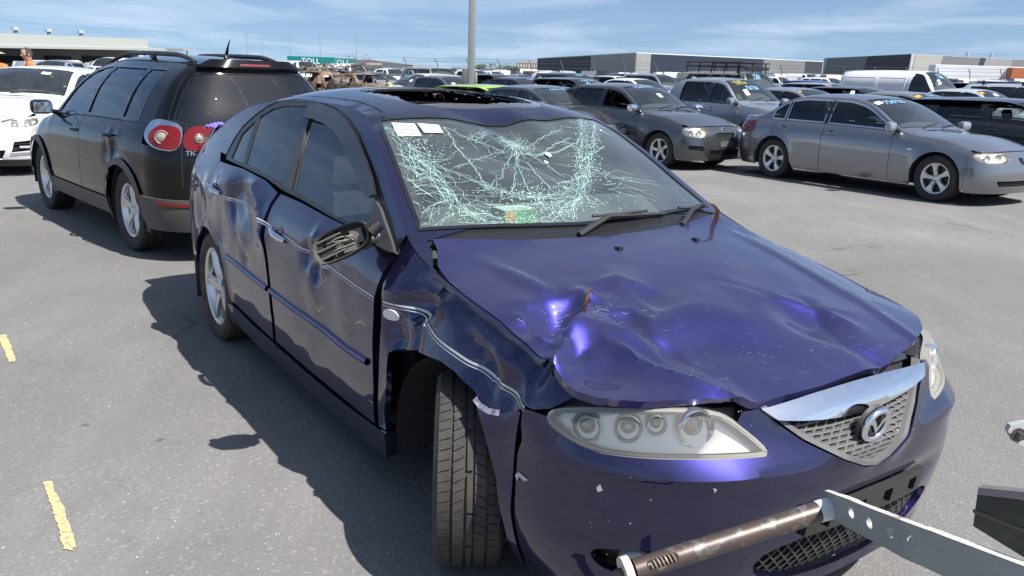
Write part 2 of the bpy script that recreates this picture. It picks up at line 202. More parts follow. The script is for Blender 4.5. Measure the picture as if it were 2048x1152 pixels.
def panel_geo(poly, mapf, holes=(), step=.05, inset=.002, depth=.015, ref=None):
    poly = inset_poly(poly, inset); holes = [inset_poly(h, -inset) for h in holes]
    P, T = tri2d(poly, holes, step); V = mapf(P)
    a, b, c = V[T[:, 0]], V[T[:, 1]], V[T[:, 2]]; n = np.cross(b-a, c-a); cen = (a+b+c)/3
    r = np.stack([cen[:, 0], 0*cen[:, 0], np.full(len(cen), .55)], -1) if ref is None else np.array(ref)[None]
    if np.sum(n*(cen-r)) < 0: T = T[:, ::-1]; n = -n
    vn = np.zeros_like(V)
    for k in range(3): np.add.at(vn, T[:, k], n)
    vn /= np.linalg.norm(vn, axis=1)[:, None]+1e-12
    F = [tuple(t) for t in T]
    if depth:
        E = {}
        for t in T:
            for i in range(3):
                e = (t[i], t[(i+1) % 3]); E[e] = 1
        bd = [e for e in E if (e[1], e[0]) not in E]
        ids = sorted({i for e in bd for i in e}); m0 = {i: len(V)+k for k, i in enumerate(ids)}
        B = V[ids]-vn[ids]*depth; V = np.vstack([V, B])
        for i, j in bd: F.append((j, i, m0[i], m0[j]))
    return V, F
def panel(name, poly, mapf, mat, parent, **k):
    V, F = panel_geo(poly, mapf, **k); return mk(name, V, F, mat, parent)
def join_geo(L):
    V = []; F = []; k = 0
    for v, f in L:
        v = np.asarray(v, float); V.append(v); F += [tuple(int(i)+k for i in t) for t in f]; k += len(v)
    return np.vstack(V), F
def ribbon_geo(path, width, maps, mapoff, step=.03, closed=False, offs=None):
    "strip along a 2-D path; maps(off) gives the 2-D to 3-D map at that height, offs = [(t across -1..1, height)]"
    p = densify(path, step, closed); n = len(p)
    if closed: t = np.roll(p, -1, 0)-np.roll(p, 1, 0)
    else: t = np.gradient(p, axis=0)
    t /= np.linalg.norm(t, axis=1)[:, None]+1e-12; nn = np.stack([-t[:, 1], t[:, 0]], -1)
    offs = offs or [(-1, mapoff), (1, mapoff)]
    V = np.vstack([maps(h)(p+nn*(w*width/2)) for w, h in offs]); F = []; m = len(offs)
    for j in range(m-1):
        for i in range(n if closed else n-1):
            k = (i+1) % n; F.append((j*n+i, j*n+k, (j+1)*n+k, (j+1)*n+i))
    return V, F
def tube_geo(pts, r, n=8, cap=True):
    P = np.array(pts, float); r = np.broadcast_to(np.asarray(r, float), (len(P),)); V = []; F = []
    T = np.gradient(P, axis=0); T /= np.linalg.norm(T, axis=1)[:, None]+1e-12
    u = np.cross(T[0], [0, 0, 1.]);
    if np.linalg.norm(u) < 1e-3: u = np.cross(T[0], [0, 1., 0])
    for i in range(len(P)):
        u = u-T[i]*np.dot(u, T[i]); u /= np.linalg.norm(u)+1e-12; w = np.cross(T[i], u)
        for k in range(n):
            a = 2*math.pi*k/n; V.append(P[i]+r[i]*(math.cos(a)*u+math.sin(a)*w))
    for i in range(len(P)-1):
        for k in range(n):
            F.append((i*n+k, i*n+(k+1) % n, (i+1)*n+(k+1) % n, (i+1)*n+k))
    if cap: F += [tuple(range(n))[::-1], tuple(range((len(P)-1)*n, len(P)*n))]
    return np.array(V), F
def box_geo(c, s, bev=0.):
    c = np.array(c, float); s = np.array(s, float)/2
    if not bev:
        V = np.array([c+s*np.array((x, y, z)) for x in(-1, 1) for y in(-1, 1) for z in(-1, 1)])
        return V, [(0, 1, 3, 2), (4, 6, 7, 5), (0, 4, 5, 1), (2, 3, 7, 6), (0, 2, 6, 4), (1, 5, 7, 3)]
    bm = bmesh.new(); bmesh.ops.create_cube(bm, size=1)
    for v in bm.verts: v.co = Vector(c+np.array(v.co)*2*s)
    bmesh.ops.bevel(bm, geom=bm.edges[:], offset=bev, segments=2, profile=.5, affect='EDGES')
    V = np.array([v.co for v in bm.verts]); F = [[v.index for v in f.verts] for f in bm.faces]; bm.free(); return V, F
def lathe_geo(prof, n=32, axis='y', a0=0, a1=2*math.pi):
    "profile (r, h) turned about an axis"
    full = abs(a1-a0-2*math.pi) < 1e-6; m = n if full else n+1; V = []; F = []; k = len(prof)
    for i in range(m):
        a = a0+(a1-a0)*i/n; c, s = math.cos(a), math.sin(a)
        for r, h in prof: V.append((r*c, h, r*s) if axis == 'y' else (r*c, r*s, h) if axis == 'z' else (h, r*c, r*s))
    for i in range(n):
        j = (i+1) % m
        for q in range(k-1): F.append((i*k+q, j*k+q, j*k+q+1, i*k+q+1))
    return np.array(V), F
def prism_geo(poly, z0, z1, axis=2):
    "2-D outline pushed along an axis"
    p = np.array(poly, float); n = len(p); P, T = tri2d(p, [], 1e3)
    ax = [i for i in range(3) if i != axis]
    def lift(q, z):
        o = np.zeros((len(q), 3)); o[:, ax[0]] = q[:, 0]; o[:, ax[1]] = q[:, 1]; o[:, axis] = z; return o
    V = np.vstack([lift(P, z0), lift(P, z1), lift(p, z0), lift(p, z1)]); m = len(P)
    F = [tuple(t) for t in T]+[tuple(t[::-1]+m) for t in T]+[(2*m+i, 2*m+(i+1) % n, 2*m+n+(i+1) % n, 2*m+n+i) for i in range(n)]
    return V, F
def fixn(o):
    bm = bmesh.new(); bm.from_mesh(o.data); bmesh.ops.recalc_face_normals(bm, faces=bm.faces[:]); bm.to_mesh(o.data); bm.free(); return o
def xf(g, loc=(0, 0, 0), rot=(0, 0, 0), sc=(1, 1, 1)):
    M = np.array(Matrix.LocRotScale(Vector(loc), Euler(rot), Vector(sc))); V = np.asarray(g[0], float)
    return V@M[:3, :3].T+M[:3, 3], g[1]
def empty(name, loc=(0, 0, 0), rz=0., parent=None, rot=None):
    o = bpy.data.objects.new(name, None); COL.objects.link(o); o.location = loc; o.rotation_euler = rot if rot else (0, 0, rz)
    o.empty_display_size = .2
    if parent is not None: o.parent = parent
    return o
def tag(o, label=None, cat=None, group=None, kind=None):
    if label: o['label'] = label
    if cat: o['category'] = cat
    if group: o['group'] = group
    if kind: o['kind'] = kind
    return o
def copy_tree(o, parent=None):
    c = o.copy(); COL.objects.link(c); c.parent = parent
    for ch in list(o.children): copy_tree(ch, c)
    return c
TXT = {}
def text_geo(s, size=1., spacing=1.):
    if s not in TXT: TXT[s] = text_mesh(s)
    V, F = TXT[s]; return V*size*np.array([spacing, 1, 1]), F
def text_mesh(s, size=1., spacing=1.):
    cu = bpy.data.curves.new('t', 'FONT'); cu.body = s; cu.size = size; cu.align_x = 'CENTER'; cu.space_character = spacing; cu.resolution_u = 2; cu.fill_mode = 'FRONT'
    ob = bpy.data.objects.new('t', cu); COL.objects.link(ob); dg = bpy.context.evaluated_depsgraph_get(); dg.update()
    me = ob.evaluated_get(dg).to_mesh(); V = np.array([v.co for v in me.vertices]); F = [tuple(p.vertices) for p in me.polygons]
    ob.evaluated_get(dg).to_mesh_clear(); bpy.data.objects.remove(ob); bpy.data.curves.remove(cu); return V, F

for _t in ('756735', '7567991', 'TIGUAN', 'VS21', '1171/16', '7567304', '7567306', '7566', '75672', '7567', '756', '7567741', 'D', '75671', '666105', '7562', 'TOLL', 'Border Express'): text_geo(_t)      # lettering outlines, made while the scene is still empty
# ---------------------------------------------------------------- materials
MATS = {}
def mat(name, col=(.5, .5, .5), rough=.5, metal=0., coat=0., spec=.5, emit=None, bump=None, var=None, dust=0., trans=0., alpha=1., coat_r=.03, scratch=0.):
    if name in MATS: return MATS[name]
    m = bpy.data.materials.new(name); m.use_nodes = True; nt = m.node_tree; N = nt.nodes; L = nt.links; b = N['Principled BSDF']
    b.inputs['Base Color'].default_value = (*col, 1); b.inputs['Roughness'].default_value = rough; b.inputs['Metallic'].default_value = metal
    b.inputs['Coat Weight'].default_value = coat; b.inputs['Coat Roughness'].default_value = coat_r; b.inputs['Specular IOR Level'].default_value = spec
    b.inputs['Transmission Weight'].default_value = trans; b.inputs['Alpha'].default_value = alpha
    tc = None
    def coord():
        nonlocal tc
        tc = tc or N.new('ShaderNodeTexCoord'); return tc.outputs['Object']
    def noise(scale, det=4., rgh=.55):
        n = N.new('ShaderNodeTexNoise'); n.inputs['Scale'].default_value = scale; n.inputs['Detail'].default_value = det; n.inputs['Roughness'].default_value = rgh
        L.new(coord(), n.inputs['Vector']); return n.outputs['Fac']
    def ramp(src, a, b_, lo=0., hi=1.):
        r = N.new('ShaderNodeMapRange'); r.inputs[1].default_value = a; r.inputs[2].default_value = b_; r.inputs[3].default_value = lo; r.inputs[4].default_value = hi
        L.new(src, r.inputs[0]); return r.outputs[0]
    colsock = None
    def mixc(fac, c2, base=None):
        x = N.new('ShaderNodeMix'); x.data_type = 'RGBA'
        if isinstance(fac, float): x.inputs[0].default_value = fac
        else: L.new(fac, x.inputs[0])
        if base is None: x.inputs[6].default_value = (*col, 1)
        else: L.new(base, x.inputs[6])
        x.inputs[7].default_value = (*c2, 1); return x.outputs[2]
    if var:                                   # (scale, second colour, low, high)
        for v in (var if isinstance(var, list) else [var]):
            colsock = mixc(ramp(noise(v[0], 6., .65), v[2], v[3]), v[1], colsock)
        L.new(colsock, b.inputs['Base Color'])
    if bump:
        bp = N.new('ShaderNodeBump'); bp.inputs['Strength'].default_value = bump[1]; bp.inputs['Distance'].default_value = bump[2] if len(bump) > 2 else .01
        L.new(noise(bump[0], 5.), bp.inputs['Height']); L.new(bp.outputs[0], b.inputs['Normal'])
    if dust or scratch:                       # thin settled dust and fine scratches over the lacquer
        out = N['Material Output']; d = N.new('ShaderNodeBsdfDiffuse'); d.inputs['Color'].default_value = (.42, .39, .36, 1)
        mx = N.new('ShaderNodeMixShader')
        f = ramp(noise(3.5, 6., .7), .35, .75, dust*.55, dust*1.35)
        if scratch:
            mp = N.new('ShaderNodeMapping'); mp.inputs['Rotation'].default_value = (.3, .2, .7); mp.inputs['Scale'].default_value = (90, 7, 20); L.new(coord(), mp.inputs[0])
            n2 = N.new('ShaderNodeTexNoise'); n2.inputs['Scale'].default_value = 1.; n2.inputs['Detail'].default_value = 2.; L.new(mp.outputs[0], n2.inputs['Vector'])
            ms = N.new('ShaderNodeMath'); ms.operation = 'MULTIPLY'; L.new(ramp(n2.outputs['Fac'], .70, .76, 0, scratch), ms.inputs[0]); L.new(ramp(noise(5., 3.), .48, .62), ms.inputs[1])
            ad = N.new('ShaderNodeMath'); ad.operation = 'ADD'; L.new(f, ad.inputs[0]); L.new(ms.outputs[0], ad.inputs[1]); f = ad.outputs[0]
        L.new(f, mx.inputs[0]); L.new(b.outputs[0], mx.inputs[1]); L.new(d.outputs[0], mx.inputs[2]); L.new(mx.outputs[0], out.inputs['Surface'])
    if emit: b.inputs['Emission Color'].default_value = (*emit[0], 1); b.inputs['Emission Strength'].default_value = emit[1]
    MATS[name] = m; return m
def glass(name, tint=(.6, .68, .66), ior=1.5, rough=.0, dust=0., dcol=(.5, .55, .53), refl=1.3):
    if name in MATS: return MATS[name]
    m = bpy.data.materials.new(name); m.use_nodes = True; nt = m.node_tree; N = nt.nodes; L = nt.links; N.remove(N['Principled BSDF']); out = N['Material Output']
    t = N.new('ShaderNodeBsdfTransparent'); t.inputs[0].default_value = (*tint, 1)
    g = N.new('ShaderNodeBsdfGlossy'); g.inputs['Roughness'].default_value = rough; g.inputs['Color'].default_value = (.95, .97, 1, 1)
    fr = N.new('ShaderNodeFresnel'); fr.inputs[0].default_value = ior
    ge = N.new('ShaderNodeNewGeometry'); # the pane reflects the same from both faces
    mul = N.new('ShaderNodeMath'); mul.operation = 'MULTIPLY_ADD'; mul.inputs[1].default_value = refl; mul.inputs[2].default_value = .01; mul.use_clamp = True
    L.new(fr.outputs[0], mul.inputs[0])
    m2 = N.new('ShaderNodeMixShader'); L.new(mul.outputs[0], m2.inputs[0]); L.new(t.outputs[0], m2.inputs[1]); L.new(g.outputs[0], m2.inputs[2]); last = m2.outputs[0]
    if dust:
        d = N.new('ShaderNodeBsdfDiffuse'); d.inputs[0].default_value = (*dcol, 1); tc = N.new('ShaderNodeTexCoord'); n = N.new('ShaderNodeTexNoise'); n.inputs['Scale'].default_value = 4.; n.inputs['Detail'].default_value = 6.
        L.new(tc.outputs['Object'], n.inputs['Vector']); r = N.new('ShaderNodeMapRange'); r.inputs[1].default_value = .3; r.inputs[2].default_value = .75; r.inputs[3].default_value = dust*.6; r.inputs[4].default_value = dust*1.4
        L.new(n.outputs['Fac'], r.inputs[0]); m3 = N.new('ShaderNodeMixShader'); L.new(r.outputs[0], m3.inputs[0]); L.new(last, m3.inputs[1]); L.new(d.outputs[0], m3.inputs[2]); last = m3.outputs[0]
    L.new(last, out.inputs['Surface']); MATS[name] = m; return m
RUBBER = mat('rubber', (.022, .022, .022), .75, var=(9., (.07, .06, .05), .5, .8), bump=(60, .15, .003))
PLASTIC = mat('black_plastic', (.016, .016, .017), .42, dust=.025)
GREYPL = mat('grey_plastic', (.045, .046, .048), .5, dust=.04)
TRIM = mat('gloss_black', (.008, .008, .009), .12, coat=.6)
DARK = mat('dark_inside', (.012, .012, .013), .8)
LINER = mat('wheel_liner', (.018, .018, .018), .85, var=(14., (.07, .06, .05), .55, .8), bump=(30, .4, .01))
CHROME = mat('chrome', (.8, .81, .82), .08, 1.)
ALLOY = mat('alloy', (.62, .63, .64), .3, 1., coat=.3, dust=.06)
SEAT = mat('seat_cloth', (.035, .036, .04), .9)
RED = mat('red_lens', (.15, .004, .005), .10, coat=1., spec=.2)
CLEARL = mat('clear_lens', (.75, .76, .76), .06, .5, coat=1.)
AMBER = mat('amber_lens', (.7, .2, .02), .1, coat=1.)
WHITE = mat('white_paper', (.72, .72, .72), .6)
INKB = mat('blue_marker', (.22, .46, .66), .6)
INKY = mat('yellow_marker', (.55, .53, .12), .6)
PLATE = mat('number_plate', (.09, .09, .1), .4)
GWIN = glass('window_glass', (.70, .77, .75), 1.5)
GTINT = glass('tinted_glass', (.16, .19, .2), 1.55)
GSCR = glass('screen_glass', (.62, .72, .69), 1.5, dust=.03)
# ---------------------------------------------------------------- wheels
def tyre_geo(R, w, rr, n=48, blocks=0, seed=1):
    h = w/2; g = .008 if blocks else .006
    pr = [(rr-.005, -h*.78), (rr+.012, -h*.86), (rr+(R-rr)*.45, -h*1.0), (R-.022, -h*.97), (R-.008, -h*.86)]
    if not blocks:
        for a, b in ((-.82, -.52), (-.44, -.14), (-.06, .06), (.14, .44), (.52, .82)):
            pr += [(R-g, h*a), (R, h*a+.002), (R, h*b-.002), (R-g, h*b)]
    pr += [(R-.008, h*.86), (R-.022, h*.97), (rr+(R-rr)*.45, h), (rr+.012, h*.86), (rr-.005, h*.78)]
    G = [lathe_geo(pr, n)]
    if blocks:
        rnd = random.Random(seed)
        for r, (a, b, sk) in enumerate(((-.86, -.52, .30), (-.44, -.14, .5), (-.06, .10, 0.), (.16, .46, -.5), (.54, .86, -.30))):
            nb = blocks if abs(sk) > .1 else max(10, blocks//4)
            for i in range(nb):
                a0 = 2*math.pi*(i+.04+rnd.uniform(0, .03))/nb; a1 = 2*math.pi*(i+.95)/nb; V = []
                for rad, e in ((R-.011, 0.), (R+.0005, .0)):
                    for y, da in ((a, 0), (b, sk*2*math.pi/blocks)):
                        for k in range(4):
                            an = a0+(a1-a0)*k/3+da; rq = rad-(.006 if (abs(y) > .8 and rad > R-.005) else 0); V.append((rq*math.cos(an), h*y, rq*math.sin(an)))
                F = []
                for k in range(3): F += [(8+k, 8+k+1, 12+k+1, 12+k), (k, k+1, 9+k, 8+k), (4+k+1, 4+k, 12+k, 13+k)]
                F += [(0, 8, 12, 4), (3, 7, 15, 11)]; G.append((np.array(V), F))
    return join_geo(G)
def rim_geo(rr, w, style, sg):
    h = w/2; G = []
    face = h*.80*sg
    G.append(lathe_geo([(rr-.035, -h*.7*sg), (rr-.03, face*.3), (rr-.02, face*.9), (rr-.012, face*1.0), (rr+.004, face*1.03), (rr+.006, face*.96)], 40))
    sp = dict(five=[(5, .095, .075, 0)], wide=[(5, .075, .125, 0)], twin=[(5, .045, .05, -.17), (5, .045, .05, .17)], seven=[(7, .05, .045, 0)], ten=[(10, .04, .035, 0)], cover=[(9, .07, .10, 0)])[style]
    for n, w0, w1, da in sp:
        for i in range(n):
            a = 2*math.pi*i/n+da*1.0+.3; V = []
            K = 6
            for k in range(K+1):
                t = k/K; r = .03+(rr-.045)*t+0*da; ww = w0*(1-t)+w1*t; ww *= (1-.30*math.sin(math.pi*t)); y = face*(.72+.22*t**2)+.012*sg*math.sin(math.pi*t)
                aa = a-da*(1-t)*.9
                for q, dy in ((-.5, -.022), (-.36, 0), (0., .004), (.36, 0), (.5, -.022)):
                    V.append((r*math.cos(aa)-q*ww*math.sin(aa), y+dy*sg, r*math.sin(aa)+q*ww*math.cos(aa)))
            F = [(k*5+j, (k+1)*5+j, (k+1)*5+j+1, k*5+j+1) for k in range(K) for j in range(4)]
            G.append((np.array(V), F))
    G.append(lathe_geo([(0, face*.92), (.028, face*.92), (.034, face*.86), (.05, face*.78), (.055, face*.6)], 20))
    for i in range(5):
        a = 2*math.pi*i/5; G.append(xf(lathe_geo([(0, face*.74), (.009, face*.74), (.009, face*.6)], 8), (.045*math.cos(a)*1.3, .01*sg, .045*math.sin(a)*1.3)))
    return join_geo(G)
WM = {}
def wheel(parent, loc, R, w, rr, style, sg, steer=0., roll=0., n=48, blocks=0, tyre_mat=None, rim_mat=None):
    e = empty('wheel', loc, parent=parent, rot=(0, -roll, steer)); e.rotation_mode = 'XYZ'
    k = (R, w, rr, style, sg, n, blocks)
    if k not in WM:
        t = mk('tyre', *tyre_geo(R, w, rr, n, blocks), tyre_mat or RUBBER, e, ang=30)
        r = fixn(mk('rim', *rim_geo(rr, w, style, sg), rim_mat or ALLOY, e, ang=40))
        d = mk('brake_disc', *lathe_geo([(.05, sg*w*.05), (rr*.78, sg*w*.05), (rr*.78, -sg*w*.02), (rr*.95, -sg*w*.1), (rr*.95, -sg*w*.3)], 28), mat('brake_steel', (.08, .075, .07), .5, .8), e)
        WM[k] = [(o.name.split('.')[0], o.data) for o in (t, r, d)]
    else:
        for nm, me in WM[k]:
            c = bpy.data.objects.new(nm, me); COL.objects.link(c); c.parent = e
    return e
def liner(parent, loc, R, depth, sg):
    y0, y1 = sg*.0, -sg*depth
    g = join_geo([lathe_geo([(R, y0), (R, y1)], 24, a0=-.25, a1=math.pi+.25), lathe_geo([(R, y1), (.02, y1)], 24, a0=-.25, a1=math.pi+.25)])
    return mk('wheel_liner', *xf(g, loc), LINER, parent)
# ---------------------------------------------------------------- the damaged blue liftback
def seg_dist(X, Y, poly):
    d = np.full(np.shape(X), 9.)
    for (ax, ay), (bx, by) in zip(poly[:-1], poly[1:]):
        dx, dy = bx-ax, by-ay; t = np.clip(((X-ax)*dx+(Y-ay)*dy)/(dx*dx+dy*dy+1e-9), 0, 1); d = np.minimum(d, np.hypot(X-ax-t*dx, Y-ay-t*dy))
    return d
def waves(seed, n, k0, k1):
    r = random.Random(seed); L = [(r.uniform(k0, k1), r.uniform(0, 6.28), r.uniform(0, 6.28)) for _ in range(n)]
    return lambda X, Y: sum(np.sin(k*(X*math.cos(a)+Y*math.sin(a))+p+1.3*np.sin(.6*k*(Y*math.cos(a)-X*math.sin(a))+p*2)) for k, a, p in L)/n
def dents(cre, pit, wv=None, wamp=0., wr=.12):
    def f(X, Y):
        z = np.zeros(np.shape(X)); m = np.zeros(np.shape(X))
        for p, a, w in cre:
            d = seg_dist(X, Y, p); z = z+a*np.exp(-(d/w)**1.08)
            m = np.maximum(m, np.exp(-(d/wr)**2))
        for (x, y), a, w in pit:
            r = np.hypot(X-x, Y-y); z = z+a*np.exp(-(r/w)**2.4); m = np.maximum(m, np.exp(-(r/(w+wr*.5))**2))
        if wv is not None: z = z+wamp*m*wv(X, Y)
        return z
    return f
def build_mazda():
    D = DATA; c = Car(**MAZDA)
    d_side = dents(D['side_crease'], D['side_pit'], waves(3, 6, 14, 34), .007, .09)
    d_h = dents(D['hood_crease'], D['hood_pit'], waves(7, 7, 12, 34), .009, .10); d_r = dents(D['roof_crease'], D['roof_pit'], waves(9, 5, 10, 20), .003, .08)
    c.ds = lambda X, z: d_side(X, z)*np.clip((np.minimum(c.ZB(X), c.edge(X)+.06)-z-.005)/.06, 0, 1)
    def ridge(X, Y):                                   # the bonnet's pressed V ridges
        s = np.abs(Y); d = np.abs(s-(.44+.18*np.clip((.8-X)/1.0, 0, 1))); return .010*np.exp(-(d/.03)**2)*np.clip((X+.25)/.2, 0, 1)
    wa, wb_ = waves(41, 3, 7, 13), waves(42, 4, 5, 9)
    def crumple(X, Y):                                 # folded sheet: warped ridges with sharp crests round the impact
        m = np.exp(-((X-.44)/.26)**2-((Y+.44)/.27)**2)+.35*np.exp(-((X-.55)/.22)**2-((Y-.30)/.22)**2); u = wa(X+.05*wb_(X*1.7, Y*1.7), Y+.05*wb_(Y*1.7, X*1.7))
        return .046*m*(.34-np.abs(u))
    c.dt = lambda X, Y: np.where(X > -.3, d_h(X, Y)+ridge(X, Y)+crumple(X, Y), d_r(X, Y)-.030*np.exp(-((X+.70)/.15)**2-((Y+.05)/.32)**2))
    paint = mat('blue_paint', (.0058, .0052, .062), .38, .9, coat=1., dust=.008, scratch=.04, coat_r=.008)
    paint.node_tree.nodes['Principled BSDF'].inputs['Coat IOR'].default_value = 1.68
    root = empty('damaged_car', (MQ[0], MQ[1], 0), MQ[2])
    tag(root, 'crashed dark blue hatchback with shattered windscreen and crumpled bonnet in the foreground', 'car')
    R_, L_ = -1, 1
    E = lambda a, b, n=14: [(x, float(c.edge(x))) for x in np.linspace(a, b, n)]
    arc = lambda cx, cz, r, a0, a1, n=16: [(cx+r*math.cos(a), cz+r*math.sin(a)) for a in np.linspace(a0, a1, n)]
    st = .02
    sR, sL = c.side(-1), c.side(1)
    # ---- right flank, damaged
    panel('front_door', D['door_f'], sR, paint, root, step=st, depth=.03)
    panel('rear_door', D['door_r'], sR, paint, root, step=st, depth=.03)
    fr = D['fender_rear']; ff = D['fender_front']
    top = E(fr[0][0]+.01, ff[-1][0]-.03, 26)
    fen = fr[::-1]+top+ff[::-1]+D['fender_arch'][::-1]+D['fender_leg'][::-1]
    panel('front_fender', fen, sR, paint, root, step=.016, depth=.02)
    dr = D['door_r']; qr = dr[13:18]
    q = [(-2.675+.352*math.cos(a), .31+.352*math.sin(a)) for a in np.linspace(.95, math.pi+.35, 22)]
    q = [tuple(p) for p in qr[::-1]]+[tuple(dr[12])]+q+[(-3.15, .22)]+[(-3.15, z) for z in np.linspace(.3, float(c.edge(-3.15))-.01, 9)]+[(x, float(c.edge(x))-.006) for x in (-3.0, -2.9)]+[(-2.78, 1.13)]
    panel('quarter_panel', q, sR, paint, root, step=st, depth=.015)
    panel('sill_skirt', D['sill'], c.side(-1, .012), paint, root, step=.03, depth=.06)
    # ---- window band
    dlo = D['dlo']; fr_bl = mat('window_frame', (.014, .014, .015), .35, dust=.025)
    gl = [D['glass_f'], D['glass_r'], D['glass_q']]
    panel('window_surround', dlo, c.side(-1, -.004), fr_bl, root, holes=[inset_poly(g, .004) for g in gl], step=.03, depth=.02)
    tint = glass('mazda_side_glass', (.30, .35, .38), 1.52, dust=.02)
    for n_, g in zip(('front_door_window', 'rear_door_window', 'quarter_window'), gl): panel(n_, g, c.side(-1, -.010), tint, root, step=.04, depth=.004, inset=-.004)
    panel('pillar_trim', D['bpillar'], c.side(-1, .002), mat('pillar_black', (.03, .03, .032), .3, dust=.03), root, step=.04, depth=.01)
    panel('rain_visor', D['visor'], c.side(-1, .022), mat('visor_smoke', (.014, .015, .016), .22, coat=.5, dust=.02), root, step=.03, depth=.014)
    panel('mirror_sail', D['sail'], c.side(-1, .012), GREYPL, root, step=.03, depth=.02)
    # cant rail, A pillar and C pillar on the flank (both sides), then roof skin
    for sg, mp in ((R_, sR), (L_, sL)):
        up = [p for p in dlo[8:]]                         # front low corner over the top to the rear
        rail = [(x, float(c.edge(x))) for x in np.concatenate([np.linspace(-3.14, -2.2, 14), np.linspace(-2.1, -.42, 30)])]
        pol = up[::1]+[(-2.74, 1.08), (-2.78, 1.13), (-2.9, 1.19)]+[p for p in rail if p[0] > -2.92]
        panel('cant_rail', pol, mp, paint, root, step=.03, depth=.0, inset=0.)
    # ---- left flank, plain
    xs = np.linspace(-2.68, -.46, 20)
    lowL = [(-.50, .24), (-.40, .24)]
    fl = [(.40, .2)]+[(.40, .5), (.40, .74)]+E(.39, -.42, 20)+[(-.47, .80), (-.50, .24), (-.36, .24)]+arc(0, .31, .355, math.pi+.1, 0, 20)
    panel('front_fender', fl, sL, paint, root, step=.05)
    panel('front_door', [(-.48, .93), (-.51, .27), (-1.58, .28), (-1.60, .98), (-1.05, .972), (-.66, .962)], sL, paint, root, step=.06)
    panel('rear_door', [(-1.61, .985), (-1.59, .28), (-2.27, .29)]+arc(-2.675, .31, .355, 0.1, 1.1, 8)+[(-2.5, .9), (-2.62, 1.04), (-2.1, 1.026)], sL, paint, root, step=.06)
    panel('quarter_panel', [(-2.63, 1.04), (-2.51, .9)]+arc(-2.675, .31, .355, 1.1, math.pi+.2, 16)+[(-3.15, .25), (-3.15, 1.05), (-2.9, 1.19), (-2.78, 1.13)], sL, paint, root, step=.06)
    panel('sill_skirt', [(-.4, .16), (-.4, .25), (-2.32, .27), (-2.32, .17)], c.side(1, .012), paint, root, step=.1, depth=.05)
    mir = lambda P: [(x, z) for x, z in P]
    panel('window_surround', dlo, c.side(1, -.004), fr_bl, root, holes=[inset_poly(g, .004) for g in gl], step=.06, depth=.02)
    for n_, g in zip(('front_door_window', 'rear_door_window', 'quarter_window'), gl): panel(n_, g, c.side(1, -.010), tint, root, step=.08, depth=.004, inset=-.004)
    # ---- roof skin with pillars, aperture for screen, sunroof and hatch glass
    SE = lambda x: float(c.se(x))
    out = [(x, -SE(x)) for x in np.linspace(-.42, -3.1, 60)]+[(x, SE(x)) for x in np.linspace(-3.1, -.42, 60)]+[(-.36, .74), (-.36, -.74)]
    hs = .57
    hdr = [(-1.065+.085*(1-(s/hs)**2), s) for s in np.linspace(-hs, hs, 15)]
    edgeL = [(-.96, .605), (-.65, .672), (-.46, .71)]
    base = [(-.29-.13*(s/.72)**2, s) for s in np.linspace(.725, -.725, 13)]
    scr = hdr+edgeL+base+[(x, -s) for x, s in edgeL[::-1]]
    hatch = [(-2.35, -.46), (-2.32, 0), (-2.35, .46), (-2.9, .55), (-3.08, .5), (-3.1, 0), (-3.08, -.5), (-2.9, -.55)]
    sun = smooth_poly([(-1.12, -.40), (-1.08, 0), (-1.12, .40), (-1.83, .40), (-1.85, 0), (-1.83, -.40)], 2)
    roof = panel('roof', out, c.roof(), paint, root, holes=[scr, sun, smooth_poly(hatch, 2)], step=.03, depth=.02, inset=.0)
    for sg in (-1, 1):                                    # black drip rails along the roof
        ch = [(x, sg*(SE(x)-.075)) for x in np.linspace(-2.5, -1.13, 30)]+[(x, sg*(SE(x)-.06)) for x in (-1.08,)]
        mk('roof_channel', *ribbon_geo(ch, .012, c.roof, .0025), TRIM, root)
    panel('hatch_glass', smooth_poly(hatch, 2), c.roof(-.006), tint, root, step=.1, depth=.004)
    # sunroof: dark glass frame round a jagged hole, sliding shade below
    rnd = random.Random(4); hole = []
    for x, y in densify([(-1.17, -.34), (-1.15, .0), (-1.20, .30), (-1.74, .34), (-1.76, 0), (-1.74, -.36)], .018): hole.append((x+rnd.uniform(-.014, .014), y+rnd.uniform(-.014, .014)))
    panel('sunroof_glass', sun, c.roof(-.002), mat('sunroof_dark', (.012, .012, .016), .10, coat=1., dust=.08), root, holes=[hole], step=.04, depth=.006)
    panel('sunroof_shade', [(-1.16, -.37), (-1.16, .37), (-1.40, .37), (-1.40, -.37)], c.roof(-.05), mat('shade_grey', (.10, .095, .09), .9), root, step=.1, depth=.01)
    sh = []
    for _ in range(18):
        a, b = rnd.choice(hole), (rnd.uniform(-1.28, -1.14), rnd.uniform(-.3, .38)); p = np.array(a)*.4+np.array(b)*.6; s = rnd.uniform(.004, .010)
        P2 = p+np.array([[math.cos(t)*s*rnd.uniform(.6, 1.2), math.sin(t)*s*rnd.uniform(.6, 1.2)] for t in (0, 2.1, 4.2)]); sh.append((c.roof(.004+rnd.uniform(0, .004))(P2), [(0, 1, 2)]))
    tag(mk('glass_crumbs', *join_geo(sh), mat('crumb_glass', (.25, .29, .29), .15), root, smooth=False), kind='stuff')
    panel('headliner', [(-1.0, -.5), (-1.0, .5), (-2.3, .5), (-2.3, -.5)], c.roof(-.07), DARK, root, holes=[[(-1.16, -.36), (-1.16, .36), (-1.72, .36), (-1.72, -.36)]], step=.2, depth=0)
    # ---- windscreen with seal, cracks and paper labels
    panel('windscreen', scr, c.roof(-.004), glass('cracked_screen', (.72, .84, .81), 1.52, dust=.075, dcol=(.48, .56, .54), refl=1.9), root, step=.03, depth=.005, inset=.004)
    mk('screen_seal', *ribbon_geo(scr, .016, c.roof, .003, closed=True), TRIM, root)
